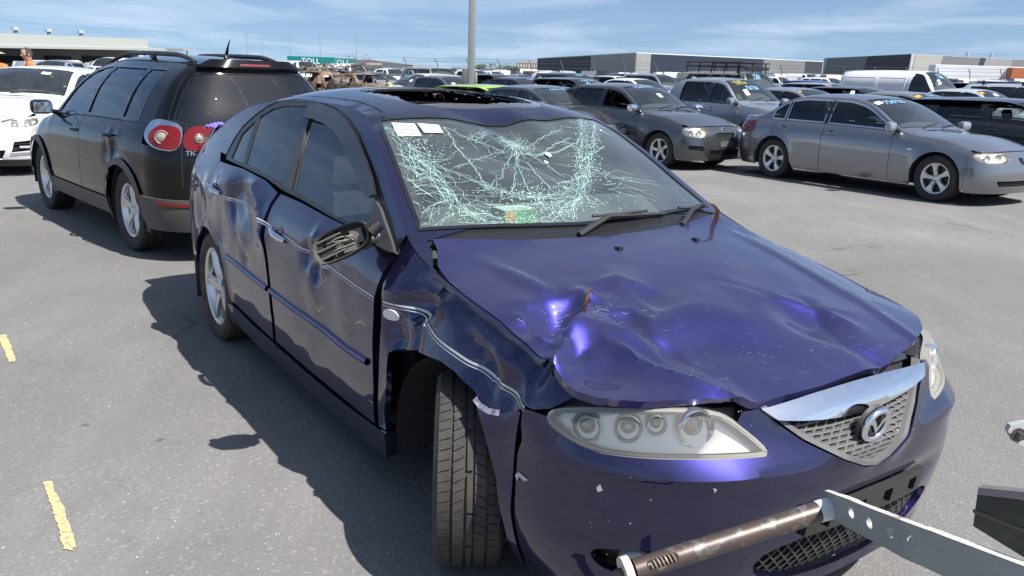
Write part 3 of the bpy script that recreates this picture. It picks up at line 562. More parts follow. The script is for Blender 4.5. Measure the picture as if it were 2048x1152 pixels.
    ins = inset_poly(scr, .05)
    mk('screen_frit', *join_geo([ribbon_geo([(x, s*.965) for x, s in ([(-.46, sg*.71), (-.65, sg*.672), (-.96, sg*.605), (-1.03, sg*.58)])], .045, c.roof, -.008) for sg in (-1, 1)]+[ribbon_geo([(x+.03, s) for x, s in base], .09, c.roof, -.008)]), mat('frit', (.012, .012, .013), .35), root)
    cracks(c, root, scr)
    for nm, tx in (('label1', ('VEHICLE STOCK', '|||| ||| ||', 'ROW  6')), ('label2', ('NOT FOR ROAD', 'REGISTRATION'))):
        P4 = np.array(D[nm]); V = c.roof(.004)(P4); lb = mk('paper_label', V, [(0, 1, 2, 3)], WHITE, root, smooth=False)
        u = (V[1]-V[0]); w = (V[3]-V[0]); G = []
        for i in range(3 if nm == 'label1' else 2):      # small grey print, too fine to read
            for j in range(9):
                if random.Random(i*31+j).random() < .75:
                    o = V[0]+u*(.08+.09*j)+w*(.16+.26*i); n_ = np.cross(u, w); n_ = n_/np.linalg.norm(n_)*.0015; n_ = n_ if n_[2] > 0 else -n_
                    G.append((np.array([o, o+u*.06, o+u*.06+w*.10, o+w*.10])+n_, [(0, 1, 2, 3)]))
        mk('label_print', *join_geo(G), mat('print_grey', (.25, .26, .3), .7), lb, smooth=False)
    # ---- cowl and wipers
    cw = [(-.19-.17*(s/.72)**2, s) for s in np.linspace(-.73, .73, 15)]
    cow = cw+[(-.30-.14*(s/.72)**2, s) for s in np.linspace(.73, -.73, 15)]
    panel('cowl_panel', cow, c.roof(-.022), GREYPL, root, step=.04, depth=.02)
    for pts, nm in ((((-.23, -.16), (-.275, .02), (-.285, .20), (-.30, .34)), 0), (((-.24, .38), (-.30, .50), (-.355, .60), (-.385, .66)), 1)):
        w = empty('wiper', parent=root)
        P2 = np.array(pts); V = c.roof(.022)(P2); mk('wiper_arm', *tube_geo([V[0]-[0, 0, .02], V[1]+[0, 0, .012], V[2]], [.012, .010, .006], 6), PLASTIC, w)
        bl = c.roof(.014)(np.array([P2[0]+(P2[1]-P2[0])*.35+[-.012, 0], P2[1]+[-.018, 0], P2[2]+[-.012, 0], P2[3]])); mk('wiper_blade', *tube_geo(bl, .007, 6), mat('blade_black', (.012, .012, .012), .5), w)
        br = c.roof(.028)(np.array([P2[1]+[-.016, -.07], P2[1]+[-.016, 0], P2[2]+[-.014, .04]])); mk('wiper_bridge', *tube_geo(br, .006, 6), PLASTIC, w)
    # ---- bonnet
    hR = D['hoodR']; hF = D['hoodF']
    back = [(-.20-.155*(s/.70)**2, s) for s in np.linspace(.74, -.71, 15)]
    left = [(.62, .70), (.45, .775), (.2, .79), (0, .785), (-.2, .775), (-.33, .75)]
    hood = [tuple(p) for p in hR]+[tuple(p) for p in hF[1:-1]]+[(.775, .43), (.71, .58)]+left+back
    c2 = Car(**MAZDA); c2.dt = c.dt
    hb = panel('bonnet', hood, c2.roof(.004), mat('bonnet_skylit_paint', (.0125, .0115, .140), .42, .9, coat=1., dust=.030, scratch=.10, coat_r=.012), root, step=.0135, depth=.022, inset=.004)  # dusty copy of blue_paint, brightened so the colour carries the sky sheen
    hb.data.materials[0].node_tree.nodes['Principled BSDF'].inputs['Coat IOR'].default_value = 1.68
    for k in ('noz1', 'noz2'):
        V = c.roof(.006)(np.array(D[k]))[0]; mk('washer_nozzle', *xf(box_geo((0, 0, 0), (.03, .022, .014), .004), V, (0, -.15, 0)), TRIM, hb)
    P3 = np.array(D['rust']); pr, tr = tri2d(P3, [], .01); mk('rust_patch', c.roof(.0075)(pr), tr, mat('rust', (.30, .11, .03), .9, var=(60., (.5, .25, .1), .4, .6)), hb, smooth=False)
    # scuffs left by the impact: thin pale scratches
    rnd = random.Random(21); G = []
    for cx, cy, n_, sp, ln in ((.30, -.50, 30, .03, .03), (.40, -.36, 16, .04, .02), (.66, -.14, 26, .05, .012), (.72, .12, 26, .05, .010), (.22, -.58, 22, .03, .03), (.68, -.42, 18, .05, .012), (.1, -.1, 6, .3, .03)):
        for _ in range(n_):
            x, y = cx+rnd.gauss(0, sp), cy+rnd.gauss(0, sp); a = rnd.gauss(.9, .25); l = ln*rnd.uniform(.15, 1); p = [(x, y), (x+l*.5*math.cos(a), y+l*.5*math.sin(a)), (x+l*math.cos(a+.2), y+l*math.sin(a+.2))]
            if pip(np.array(p), inset_poly(hood, .03)).all(): G.append(ribbon_geo(p, rnd.uniform(.0002, .0006), c2.roof, .0052, step=.012))
    tag(mk('scuff_marks', *join_geo(G), mat('scuff', (.42, .42, .62), .5), hb), kind='stuff')
    wt = [(x, s-.013) for x, s in hR[:9]]; SEw = lambda x: float(c.se(x))
    panel('fender_top', [(-.40, -SEw(-.40)), (-.40, -.722)]+wt+[(x, -SEw(x)+.001) for x in np.linspace(hR[8][0], -.36, 14)], c.roof(), paint, root, step=.02, depth=.012, inset=0.)
    # dark engine bay below, slam panel edge
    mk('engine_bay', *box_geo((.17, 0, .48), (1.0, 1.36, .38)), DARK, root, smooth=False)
    [mk('slam_panel', *tube_geo([c.nose(-.06)(np.array([[s_*a, .70]]))[0] for a in np.linspace(.46, 1.0, 14)], .03, 6), PLASTIC, root) for s_ in (-1, 1)]
    # ---- nose: bumper skin, lamps, grille
    A = c.A; nz = c.nose()
    hd = D['head']; hl = [tuple(p) for p in hd]
    low = hl[9:]+[hl[0]]                                   # inner low corner out to the outer corner
    inner = [(-.391, .632), (-.426, .668), (-.468, .70), (-.455, .722)]
    topz = lambda a: float(c.zt_nose([a])[0])-.012
    tp = [(a, .728+.022*(1-(a/.45)**2)) for a in np.linspace(-.45, .45, 25)]
    right = [(-A, .16), (-A, .60), (-A, .672), (-1.09, .676)]+low[::-1]+inner
    bump = right+tp+[(-a, z) for a, z in right[::-1]]+[(a, .16) for a in np.linspace(A, -A, 30)[1:-1]]
    gh = [(-.412, .737), (-.355, .697), (-.27, .638), (-.15, .575), (-.06, .537), (0, .525)]
    gr = gh+[(-a, z) for a, z in gh[-2::-1]]+[(a, .736+.010*(1-(a/.41)**2)) for a in np.linspace(.38, -.38, 17)]
    lowg = [(-.42, .355), (-.395, .235), (0, .205), (.395, .235), (.42, .355), (0, .368)]
    lowg = smooth_poly(lowg, 2); fog = smooth_poly([(-.88, .352), (-.76, .37), (-.66, .372), (-.69, .29), (-.83, .285)], 2); fogL = np.array([(-a, z) for a, z in fog])
    def shape(a, z):                                       # moulded bumper: raised shield frame, ledge below lamps, lip at the bottom
        r = .012*np.exp(-((np.abs(a)-(.06+1.75*np.clip(z-.53, 0, 1)))/.05)**2)*np.clip((z-.50)/.04, 0, 1)
        r = r+.016*np.exp(-((z-.585)/.028)**2)*np.clip((np.abs(a)-.35)/.15, 0, 1)+.03*np.exp(-((z-.175)/.035)**2)*np.clip(1.1-np.abs(a), 0, 1)
        return r-.02*np.exp(-((z-.43)/.035)**2)*np.clip((.5-np.abs(a))/.2, 0, 1)
    c.dn = shape
    bo = panel('front_bumper', bump, nz, paint, root, holes=[inset_poly(gr, 0), lowg, fog, fogL], step=.022, depth=.025, ref=(-.6, 0, .45))
    c.dn = None
    chip = mat('primer_chip', (.50, .54, .58), .7)
    G = []
    for k in ('chips', 'chip2', 'chip3'):
        pp, tt = tri2d(np.array(D[k]), [], .03); c.dn = shape; G.append((c.nose(.0025)(pp), [t[::-1] for t in tt])); c.dn = None
    rnd = random.Random(5); c.dn = shape
    for _ in range(22):
        a, z = rnd.choice([(rnd.uniform(-1.1, -.5), rnd.uniform(.3, .6)), (rnd.uniform(-.47, -.40), rnd.uniform(.66, .73)), (rnd.uniform(.1, .5), rnd.uniform(.42, .6))]); s = rnd.uniform(.0008, .0026)
        P2 = np.array([[a+s*math.cos(t)*rnd.uniform(.5, 1.5), z+s*math.sin(t)*rnd.uniform(.5, 1.5)] for t in (0, 1.6, 3.1, 4.6)]); G.append((c.nose(.0025)(P2), [(0, 1, 2, 3)]))
    c.dn = None
    tag(mk('paint_chips', *join_geo(G), chip, bo, smooth=False), kind='stuff')
    mk('bumper_edge', *ribbon_geo([(.205, .637), (.235, .622), (.27, .618), (.31, .625)], .016, lambda o: c.side(-1, o), .006, step=.01), mat('torn_edge', (.5, .5, .55), .6, var=(50., (.15, .12, .2), .4, .6)), bo)
    panel('bumper_corner', [(.20, .640), (.235, .622), (.30, .624), (.38, .655), (.395, .66), (.395, .17), (.365, .18), (.355, .31), (.33, .44), (.27, .55)], c.side(-1, .004), paint, root, step=.03, depth=.02)
    panel('bumper_corner', [(.36, .66), (.395, .66), (.395, .17), (.365, .18), (.355, .31), (.36, .44)], c.side(1, .0), paint, root, step=.05, depth=.02)
    # lamps
    headlamp(c, root, hl, D['rings'], -1); headlamp(c, root, [(-a, z) for a, z in hl[::-1]], [(-a, z) for a, z in D['rings']], 1)
    # grille: backing, frame, crossed slats, chrome wing, badge
    g = empty('grille', parent=root)
    panel('grille_backing', inset_poly(gr, -.004), c.nose(-.05), DARK, g, step=.06, depth=0, ref=(-.6, 0, .45))
    gf = mat('grille_grey', (.075, .077, .08), .45, dust=.12)
    lowp = [(-.40, .728)]+gh[1:]+[(-a, z) for a, z in gh[-2:0:-1]]+[(.40, .728)]
    mk('grille_frame', *ribbon_geo([(a*.965, z+.008) for a, z in lowp], .016, c.nose, .004, step=.02, offs=[(-1, -.012), (-.8, .006), (.8, .006), (1, -.012)]), gf, g)
    gi = inset_poly(gh+[(-a, z) for a, z in gh[-2::-1]]+[(a, .706-.037*(1-(abs(a)/.37)**1.5)) for a in np.linspace(.365, -.365, 17)], .010)
    def clipped(p, q, m=40):
        t = np.linspace(0, 1, m)[:, None]; P2 = np.array(p)*(1-t)+np.array(q)*t; ok = pip(P2, gi)
        return P2[ok] if ok.sum() > 2 else None
    for fam in range(3):
        for i in range(-16, 17):
            if fam == 0: p, q = (-.45, .715-.0245*(i+16)*.5+.0), (.45, .715-.0245*(i+16)*.5)
            elif fam == 1: p, q = (i*.042-.20, .50), (i*.042+.16, .76)
            else: p, q = (i*.042+.20, .50), (i*.042-.16, .76)
            if fam == 0 and i > 2: continue
            if fam == 2 and i < 0: continue
            if fam == 1 and i > 3: continue
            P2 = clipped(p, q)
            if P2 is None or (fam == 0 and P2[0][1] > .73): continue
            if fam == 0: P2 = P2+np.stack([0*P2[:, 0], -.02*(1-(P2[:, 0]/.4)**2)+.0], -1); P2 = P2[pip(P2, gi)]
            if len(P2) < 3: continue
            mk('slat', *ribbon_geo(P2, .0045, c.nose, -.006, step=.04, offs=[(-1, -.040), (-1, -.006), (1, -.006), (1, -.040)]), gf, g)
    ctop = [(a, .732+.014*(1-(a/.41)**2)) for a in np.linspace(-.405, .405, 25)]
    cbot = [(a, .700-.037*(1-(abs(a)/.355)**1.5)) for a in np.linspace(.355, -.355, 25)]
    wing = ctop+cbot
    def bulge(o):
        f = c.nose(o)
        def h(P):
            P = np.asarray(P); zt = np.array([.735]*len(P)); t = np.clip((P[:, 1]-.66)/.08, 0, 1); b = .014*np.sin(np.pi*t)**.7; V = f(P); V[:, 0] += b+.010; return V
        return h
    panel('chrome_bar', wing, bulge(0.), CHROME, g, step=.02, depth=.02, ref=(-.6, 0, .45))
    panel('grille_filler', [(a, .728+.012*(1-(a/.41)**2)) for a in np.linspace(-.40, .40, 15)]+[(a, .748) for a in np.linspace(.40, -.40, 15)], c.nose(-.035), TRIM, g, step=.06, depth=.0, ref=(-.6, 0, .45))
    bc = c.nose(.038)(np.array([[0.0, .640]]))[0]
    bd = empty('badge', bc, parent=root, rot=(0, .18, 0))
    mk('badge_ring', *xf(lathe_geo([(.045+.009*math.cos(t), .009*math.sin(t)) for t in np.linspace(0, 2*math.pi, 13)], 36, 'x'), sc=(1, 1.14, 1)), CHROME, bd)
    mk('badge_back', *xf(lathe_geo([(0, -.012), (.052, -.012), (.055, -.022)], 30, 'x'), sc=(1, 1.14, 1)), GREYPL, bd)
    wg = [(0, -.026), (.010, -.012), (.022, .004), (.034, .012), (.048, .013), (.046, .022), (.036, .027), (.026, .026), (.014, .014), (.005, .000), (0, -.005)]
    wf = wg+[(-y, z) for y, z in wg[-2:0:-1]]
    mk('badge_wings', *prism_geo(wf, -.006, .006, axis=0), CHROME, bd); fixn(bd.children[-1])
    # plate bracket, lower grille, fog lamps, lip
    br = [(-.27, .372), (.27, .372), (.27, .452), (-.27, .452)]
    panel('plate_bracket', br, c.nose(.012), PLASTIC, root, holes=[[(x-.02, .385), (x+.02, .385), (x+.02, .43), (x-.02, .43)] for x in (-.20, -.05, .08, .21)], step=.04, depth=.02, ref=(-.6, 0, .45))
    lg = empty('lower_grille', parent=root)
    panel('lower_backing', inset_poly(lowg, -.006), c.nose(-.06), DARK, lg, step=.08, depth=0, ref=(-.6, 0, .45))
    gi2 = inset_poly(lowg, .004); gsl = mat('lower_mesh', (.03, .03, .032), .5, dust=.08)
    for i in range(-22, 23):
        for s in (-1, 1):
            t = np.linspace(0, 1, 30)[:, None]; P2 = np.array((i*.04-.09*s, .19))*(1-t)+np.array((i*.04+.09*s, .38))*t; ok = pip(P2, gi2)
            if ok.sum() > 2: mk('slat', *ribbon_geo(P2[ok], .004, c.nose, -.02, step=.05, offs=[(-1, -.04), (-1, -.02), (1, -.02), (1, -.04)]), gsl, lg)
    for fp, sg in ((fog, -1), (fogL, 1)):
        f = empty('fog_lamp', parent=root); panel('fog_recess', inset_poly(fp, -.004), c.nose(-.05), PLASTIC, f, step=.05, depth=0, ref=(-.6, 0, .45))
        V = c.nose(-.02)(np.array([[sg*.75, .325]]))[0]; mk('fog_lens', *xf(lathe_geo([(0, .012), (.025, .01), (.036, 0), (.04, -.02)], 20, 'x'), V, (0, 0, sg*.55)), mat('fog_glass', (.25, .27, .28), .1, coat=1.), f)
    panel('tail_panel', [(-c.B, .22), (c.B, .22)]+[(a, float(c.zt_tail([a])[0])) for a in np.linspace(c.B, -c.B, 21)], c.tail(), paint, root, step=.08, depth=0, ref=(-2.5, 0, .5))
    panel('boot_top', [(-3.1, -.6), (-3.1, .6), (-3.5, .55), (-3.62, .3), (-3.64, 0), (-3.62, -.3), (-3.5, -.55)], c.roof(-.0), paint, root, step=.08, depth=.02)
    # rear wing standing on the hatch
    wp = [(-3.44, -.645, 1.08), (-3.47, -.60, 1.14), (-3.50, -.45, 1.165), (-3.52, 0, 1.175), (-3.50, .45, 1.165), (-3.47, .60, 1.14), (-3.44, .645, 1.08)]
    G = []
    P = np.array(wp); sec = [(-.10, -.012), (-.06, .012), (.02, .022), (.09, .004), (.02, -.014)]; V = np.vstack([P+np.array([a, 0, b]) for a, b in sec]); n_ = len(P)
    F = [(j*n_+i, j*n_+i+1, ((j+1) % 5)*n_+i+1, ((j+1) % 5)*n_+i) for j in range(5) for i in range(n_-1)]
    G.append((V, F))
    for sg in (-1, 1): G.append(box_geo((-3.45, sg*.64, 1.03), (.17, .025, .14)))
    fixn(mk('rear_wing', *join_geo(G), paint, root))
    # ---- trims on the flank
    for nm in ('stripe', 'stripe2'):
        p = D[nm][1:] if nm == 'stripe' else D[nm]
        mk('pinstripe', *ribbon_geo(smooth_poly(p, 2, False), .007, lambda o: c.side(-1, o), .0022, step=.02), mat('stripe_silver', (.55, .55, .57), .35), root)
        mk('pinstripe', *ribbon_geo(smooth_poly([(x, z-.011) for x, z in p], 2, False), .003, lambda o: c.side(-1, o), .0022, step=.02), MATS['stripe_silver'], root)
    for nm in ('mould_r', 'mould_f'):
        mk('side_moulding', *ribbon_geo(D[nm], .028, lambda o: c.side(-1, o), .01, step=.03, offs=[(-1, 0), (-.75, .010), (0, .014), (.75, .010), (1, 0)]), mat('moulding_blue', (.035, .032, .16), .35, .5, coat=.6), root)
    for nm in ('hand_f', 'hand_r'):
        x, z = D[nm][0]; h = empty('door_handle', parent=root); n0 = c.side(-1, .022)
        x += .02; P2 = np.array([(x+.085, z-.012), (x+.05, z-.006), (x, z), (x-.05, z+.006), (x-.085, z+.010)])
        off = np.array([.004, .018, .024, .020, .008]); V = np.vstack([c.side(-1, o)(p[None]) for p, o in zip(P2, off)])
        mk('handle_grip', *tube_geo(V, [.011, .014, .016, .014, .016], 10), mat('handle_chrome', (.75, .76, .8), .12, 1.), h)
        cup = smooth_poly([(x-.045, z-.03), (x+.04, z-.03), (x+.045, z+.035), (x-.04, z+.04)], 2); panel('handle_recess', cup, c.side(-1, .0025), TRIM, h, step=.03, depth=.0)
    x, z = D['ind'][0]
    panel('side_indicator', [(x+.038*math.cos(t), z+.022*math.sin(t)) for t in np.linspace(0, 2*math.pi, 20)[:-1]], c.side(-1, .008), mat('indicator', (.72, .72, .72), .25, coat=.6), root, step=.02, depth=.012)
    mirror(c, root)
    # ---- inside, floor, wells, wheels
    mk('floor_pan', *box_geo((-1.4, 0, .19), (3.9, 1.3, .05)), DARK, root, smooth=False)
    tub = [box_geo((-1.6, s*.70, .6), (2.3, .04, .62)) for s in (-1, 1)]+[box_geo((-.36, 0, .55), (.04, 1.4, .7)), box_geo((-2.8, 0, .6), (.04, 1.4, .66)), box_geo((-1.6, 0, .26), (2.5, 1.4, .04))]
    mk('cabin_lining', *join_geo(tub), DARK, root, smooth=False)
    panel('dashboard', [(-.42, -.66), (-.35, 0), (-.42, .66), (-.72, .66), (-.70, 0), (-.72, -.66)], c.roof(-.17), mat('dash_grey', (.075, .08, .08), .8, bump=(80, .2)), root, step=.06, depth=.25)
    for sg in (-1, 1): seat(root, (-1.42, sg*.36, .28))
    seat(root, (-2.25, 0, .30), w=1.2)
    mk('steering_wheel', *xf(lathe_geo([(.18+.015*math.cos(t), .015*math.sin(t)) for t in np.linspace(0, 2*math.pi, 9)], 28, 'x'), (-.95, -.36, .93), (0, -.4, 0)), PLASTIC, root)
    mk('interior_mirror', *xf(box_geo((0, 0, 0), (.02, .22, .06), .008), (-.98, .03, 1.27), (0, .3, .1)), DARK, root)
    for x, sg in ((0, -1), (0, 1), (-2.675, -1), (-2.675, 1)): liner(root, (x, sg*.845, .32), .358, .36, sg)
    wm = mat('tyre_dusty', (.030, .029, .028), .8, var=[(7., (.085, .066, .05), .45, .75), (30., (.05, .045, .04), .4, .7)], bump=(90, .2, .002))
    wheel(root, (0.01, -.765, .312), .312, .215, .222, 'five', -1, math.radians(-31), 0, 72, 64, tyre_mat=wm)
    wheel(root, (0.01, .765, .312), .312, .215, .222, 'five', 1, math.radians(-29), .4)
    wheel(root, (-2.675, -.768, .312), .312, .215, .222, 'five', -1, 0, .35, tyre_mat=mat('tyre_brown', (.045, .036, .03), .85, var=(8., (.12, .08, .05), .4, .7)))
    wheel(root, (-2.675, .768, .312), .312, .215, .222, 'five', 1, 0, .2)
    mk('mud_flap', *box_geo((-3.04, -.79, .30), (.015, .18, .26), .004), PLASTIC, root)
    return c, root
def seat(root, p, w=.48):
    G = [box_geo((0, 0, .08), (.5, w, .16), .05), xf(box_geo((0, 0, .30), (.14, w*.95, .62), .05), (-.28, 0, .08), (0, -.28, 0))]
    for k in ((0,) if w < .8 else (-.36, 0, .36)): G.append(xf(box_geo((0, k, .72), (.10, .26, .18), .04), (-.30, 0, .08), (0, -.28, 0)))
    return mk('seat', *xf(join_geo(G), p), SEAT, root)
def headlamp(c, root, poly, rings, sg):
    h = empty('headlight', parent=root); ref = (-.6, 0, .45)
    panel('lamp_housing', inset_poly(poly, -.002), c.nose(-.028), mat('lamp_silver', (.80, .80, .78), .25, .35), h, step=.03, depth=0, ref=ref)
    mk('lamp_rim', *ribbon_geo(smooth_poly(inset_poly(poly, .002), 1), .012, c.nose, 0, step=.02, closed=True, offs=[(-1, -.028), (-1, .0), (1, .001)]), mat('lamp_edge', (.24, .23, .21), .4), h)
    for i, ((a, z), r) in enumerate(zip(rings, (.040, .036, .027, .050))):
        V = c.nose(-.017)(np.array([[a, z-.004]]))[0]; an = sg*(.95, .75, .55, .32)[i]
        g = join_geo([lathe_geo([(r*.62, -.02), (r*.85, .004), (r, .012), (r*1.06, .006), (r*1.05, -.02)], 26, 'x'), lathe_geo([(0, .004), (r*.3, .002), (r*.60, -.012), (r*.62, -.02)], 26, 'x')])
        mk('lamp_ring', *xf(g, V, (0, 0, an)), mat('lamp_chrome', (.78, .78, .77), .12, .9), h)
        mk('lamp_bulb', *xf(lathe_geo([(0, .008), (r*.35, .004), (r*.55, -.008)], 18, 'x'), V, (0, 0, an)), mat('lamp_amber' if i == 1 else 'lamp_dark', (.45, .36, .30) if i == 1 else (.16, .17, .18), .1, .3, coat=1.), h)
    for k in range(4):
        a0, a1 = poly[-6+k][0], poly[-5+k][0]
    panel('lamp_lens', smooth_poly(poly, 1), c.nose(.002), glass('lamp_lens', (.95, .95, .92), 1.45, dust=.10, dcol=(.74, .70, .60)), h, step=.025, depth=.004, ref=ref, inset=.002)
def mirror(c, root):
    m = empty('broken_mirror', parent=root)
    # housing twisted so that its empty glass side faces forward and out
    C = np.array([-.555, -.955, .972]); u = np.array([.53, .77, .36]); u /= np.linalg.norm(u); n = np.array([.84, -.42, .34]); n -= u*np.dot(n, u); n /= np.linalg.norm(n); v = np.cross(n, u)
    if v[2] < 0: v = -v
    out = .9*smooth_poly([(-.115, -.050), (-.125, .0), (-.10, .045), (-.01, .058), (.085, .060), (.115, .03), (.105, -.03), (.03, -.058), (-.09, -.066)], 2)
    L3 = lambda p, d: np.array([C+u*a+v*b+n*d for a, b in p])
    rings = [(1., .0), (1.03, -.02), (.97, -.06), (.75, -.10), (.35, -.115)]; V = np.vstack([L3(out*s, d) for s, d in rings]); k = len(out)
    F = [(j*k+i, j*k+(i+1) % k, (j+1)*k+(i+1) % k, (j+1)*k+i) for j in range(len(rings)-1) for i in range(k)]+[tuple(range((len(rings)-1)*k, len(rings)*k))]
    inn = [(1., 0.), (.93, -.004), (.90, -.045)]; V2 = np.vstack([L3(out*s, d) for s, d in inn]); F2 = [(j*k+i, (j+1)*k+i, (j+1)*k+(i+1) % k, j*k+(i+1) % k) for j in range(2) for i in range(k)]+[tuple(range(2*k, 3*k))[::-1]]
    fixn(mk('mirror_housing', V, F, GREYPL, m)); mk('housing_inside', V2, F2, mat('mirror_inner', (.05, .047, .042), .7, dust=.03), m)
    rnd = random.Random(8); wm = mat('wire', (.30, .28, .24), .6)
    for i in range(9):
        a = rnd.uniform(-.05, .02); P = [(.035+rnd.uniform(-.01, .01), .0+rnd.uniform(-.02, .02), -.02), (a*.6, rnd.uniform(-.035, .035), -.004+rnd.uniform(0, .012)), (a-.03, rnd.uniform(-.045, .04), -.03)]
        t = np.linspace(0, 1, 9)[:, None]; Q = np.array(P); B = Q[0]*(1-t)**2+2*Q[1]*t*(1-t)+Q[2]*t*t
        mk('wire', *tube_geo([C+u*b[0]+v*b[1]+n*b[2] for b in B], .0018, 5), wm if i % 3 else DARK, m)
    for a, b, w, hh in ((-.07, -.02, .05, .03), (-.04, .03, .04, .03), (.05, .005, .045, .05), (.02, -.03, .06, .02), (-.09, .02, .02, .05)):
        P = L3(np.array([(a-w/2, b-hh/2), (a+w/2, b-hh/2), (a+w/2, b+hh/2), (a-w/2, b+hh/2)]), -.022); Q = P-n*.03
        mk('mirror_bracket', np.vstack([P, Q]), [(0, 1, 2, 3), (0, 4, 5, 1), (1, 5, 6, 2), (2, 6, 7, 3), (3, 7, 4, 0)], mat('bracket_%d' % (a > 0), (.12, .11, .10) if a > 0 else (.03, .03, .03), .6), m, smooth=False)
    for s in (0, 1, 2):                                     # ribs moulded inside the shell
        y = -.04+.03*s; P = L3(np.array([(-.11, y), (.0, y+.012)]), -.012); mk('housing_rib', *tube_geo(P, .004, 5), mat('rib_beige', (.13, .12, .10), .7), m)
    b0 = c.side(-1, .01)(np.array([[-.60, .965]]))[0]
    mk('mirror_arm', *tube_geo([b0, b0+np.array([.01, -.05, -.01]), C+u*.06-v*.02-n*.07], [.03, .022, .026], 10), PLASTIC, m)
    mk('mirror_pivot', *tube_geo([C+u*.10+v*.0-n*.01, C+u*.14+v*.02-n*.02], [.030, .024], 12), mat('pivot_black', (.015, .015, .016), .35), m)
def cracks(c, root, scr):
    rnd = random.Random(12); G = []; si = inset_poly(scr, .008); w0 = np.array(DATA['crack_web'][0])
    def add(P, w):
        P = np.array(P)
        if len(P) < 2: return
        ok = pip(P, si)
        if not ok.all():
            P = P[ok]
            if len(P) < 2: return
        G.append(ribbon_geo(P, w, c.roof, .0035, step=.03))
    def jag(P, amp, step=.022):
        P = densify(P, step, False); Q = P.copy(); Q[1:-1] += np.array([[rnd.gauss(0, amp), rnd.gauss(0, amp)] for _ in range(len(P)-2)]).reshape(-1, 2) if len(P) > 2 else 0
        return Q
    def branch(p, a, l, w, d=0):
        P = [np.array(p)]; n = max(2, int(l/.018)); x = np.array(p, float)
        for i in range(n):
            a += rnd.gauss(0, .09); x = x+.018*np.array([math.cos(a), math.sin(a)]); P.append(x)
            if d < 2 and rnd.random() < .14: branch(x, a+rnd.choice((-1, 1))*rnd.uniform(.4, .9), l*rnd.uniform(.25, .6), w*.7, d+1)
        add(P, w)
    for B in DATA['crack_band']:
        B = np.array(B)
        for k in range(6):
            sh = np.array([rnd.gauss(0, .017), rnd.gauss(0, .017)]); add(jag(B+sh, .006), rnd.uniform(.0004, .0010))
        for p in densify(B, .020, False):
            for _ in range(1):
                q_ = p+np.array([rnd.gauss(0, .015), rnd.gauss(0, .015)]); branch(q_, math.atan2(*(B[-1]-B[0])[::-1])+rnd.choice((0, 3.14))+rnd.choice((-1, 1))*rnd.gauss(.85, .25), rnd.uniform(.02, .13), rnd.uniform(.0003, .0008), 1)
    for L in DATA['crack_line']:
        add(jag(L, .004), rnd.uniform(.0008, .0015)); add(jag(np.array(L)+[.005, .004], .006), .0006)
        for p in densify(L, .055, False): branch(p, rnd.uniform(0, 6.28), rnd.uniform(.02, .07), rnd.uniform(.0003, .0007), 1)
    w0 = np.array(DATA['crack_web'][0])
    for i in range(26):
        a = 6.28*i/26+rnd.uniform(-.1, .1); branch(w0, a, rnd.uniform(.05, .13), .0007, 1)
    for r in (.03, .055, .08):
        add(jag([w0+r*np.array([math.cos(t)*.9, math.sin(t)*1.1])*rnd.uniform(.9, 1.1) for t in np.linspace(0, 6.28, 16)], .004), .0007)
    for i in range(10):                                    # straight faint strands fanning out to the sides
        p = (rnd.uniform(-.85, -.5), -.62+rnd.uniform(0, .06)); branch(p, rnd.uniform(-.1, 1.4), rnd.uniform(.08, .28), .0008, 1)
    for i in range(18):
        p = (rnd.uniform(-.6, -.45), rnd.uniform(.15, .35)); branch(p, rnd.uniform(.9, 1.7), rnd.uniform(.06, .2), .0007, 2)
    tag(mk('crack_lines', *join_geo(G), mat('crack_green', (.36, .60, .53), .35, var=(40., (.62, .80, .75), .45, .7)), root, smooth=False), kind='stuff')
    # crushed patches: chips of opaque glass along the bands
    G = []
    for B in DATA['crack_band']:
        for p in densify(B, .007, False):
            for _ in range(7):
                q_ = p+np.array([rnd.gauss(0, .017), rnd.gauss(0, .017)]); s = rnd.uniform(.0005, .0021)
                P2 = q_+np.array([[s*math.cos(t)*rnd.uniform(.4, 1.3), s*math.sin(t)*rnd.uniform(.4, 1.3)] for t in (0, 2.1, 4.2)])
                if pip(P2, si).all(): G.append((c.roof(.0042)(P2), [(0, 1, 2)]))
    for _ in range(420):
        q_ = np.array([rnd.uniform(-.55, -.33), rnd.gauss(-.22, .22)]); s = rnd.uniform(.0008, .003); P2 = q_+np.array([[s, 0], [-s, s], [-s*.4, -s]])
        if pip(P2, si).all(): G.append((c.roof(.0042)(P2), [(0, 1, 2)]))
    for cx, cy, sx, n_ in ((w0[0], w0[1], .035, 260), (-.45, -.20, .05, 260), (-.62, .20, .05, 160), (-.80, -.50, .05, 120)):
        for _ in range(n_):
            q_ = np.array([rnd.gauss(cx, sx), rnd.gauss(cy, sx)]); s = rnd.uniform(.001, .0038); P2 = q_+np.array([[s*math.cos(t)*rnd.uniform(.4, 1.3), s*math.sin(t)*rnd.uniform(.4, 1.3)] for t in (0, 2.1, 4.2)])
            if pip(P2, si).all(): G.append((c.roof(.0042)(P2), [(0, 1, 2)]))
    for a, b, s in ((-.735, .06, .016), (-.69, .015, .011)):
        P2 = np.array([[a+s*math.cos(t)*rnd.uniform(.7, 1.3), b+s*math.sin(t)*rnd.uniform(.7, 1.3)] for t in np.linspace(0, 6, 7)]); pp, tt = tri2d(P2, [], .05); G.append((c.roof(.004)(pp), tt))
    tag(mk('crushed_glass', *join_geo(G), mat('crush_green', (.46, .68, .62), .5), root, smooth=False), kind='stuff')
MQ = (.50285, 2.93276, -.97053)
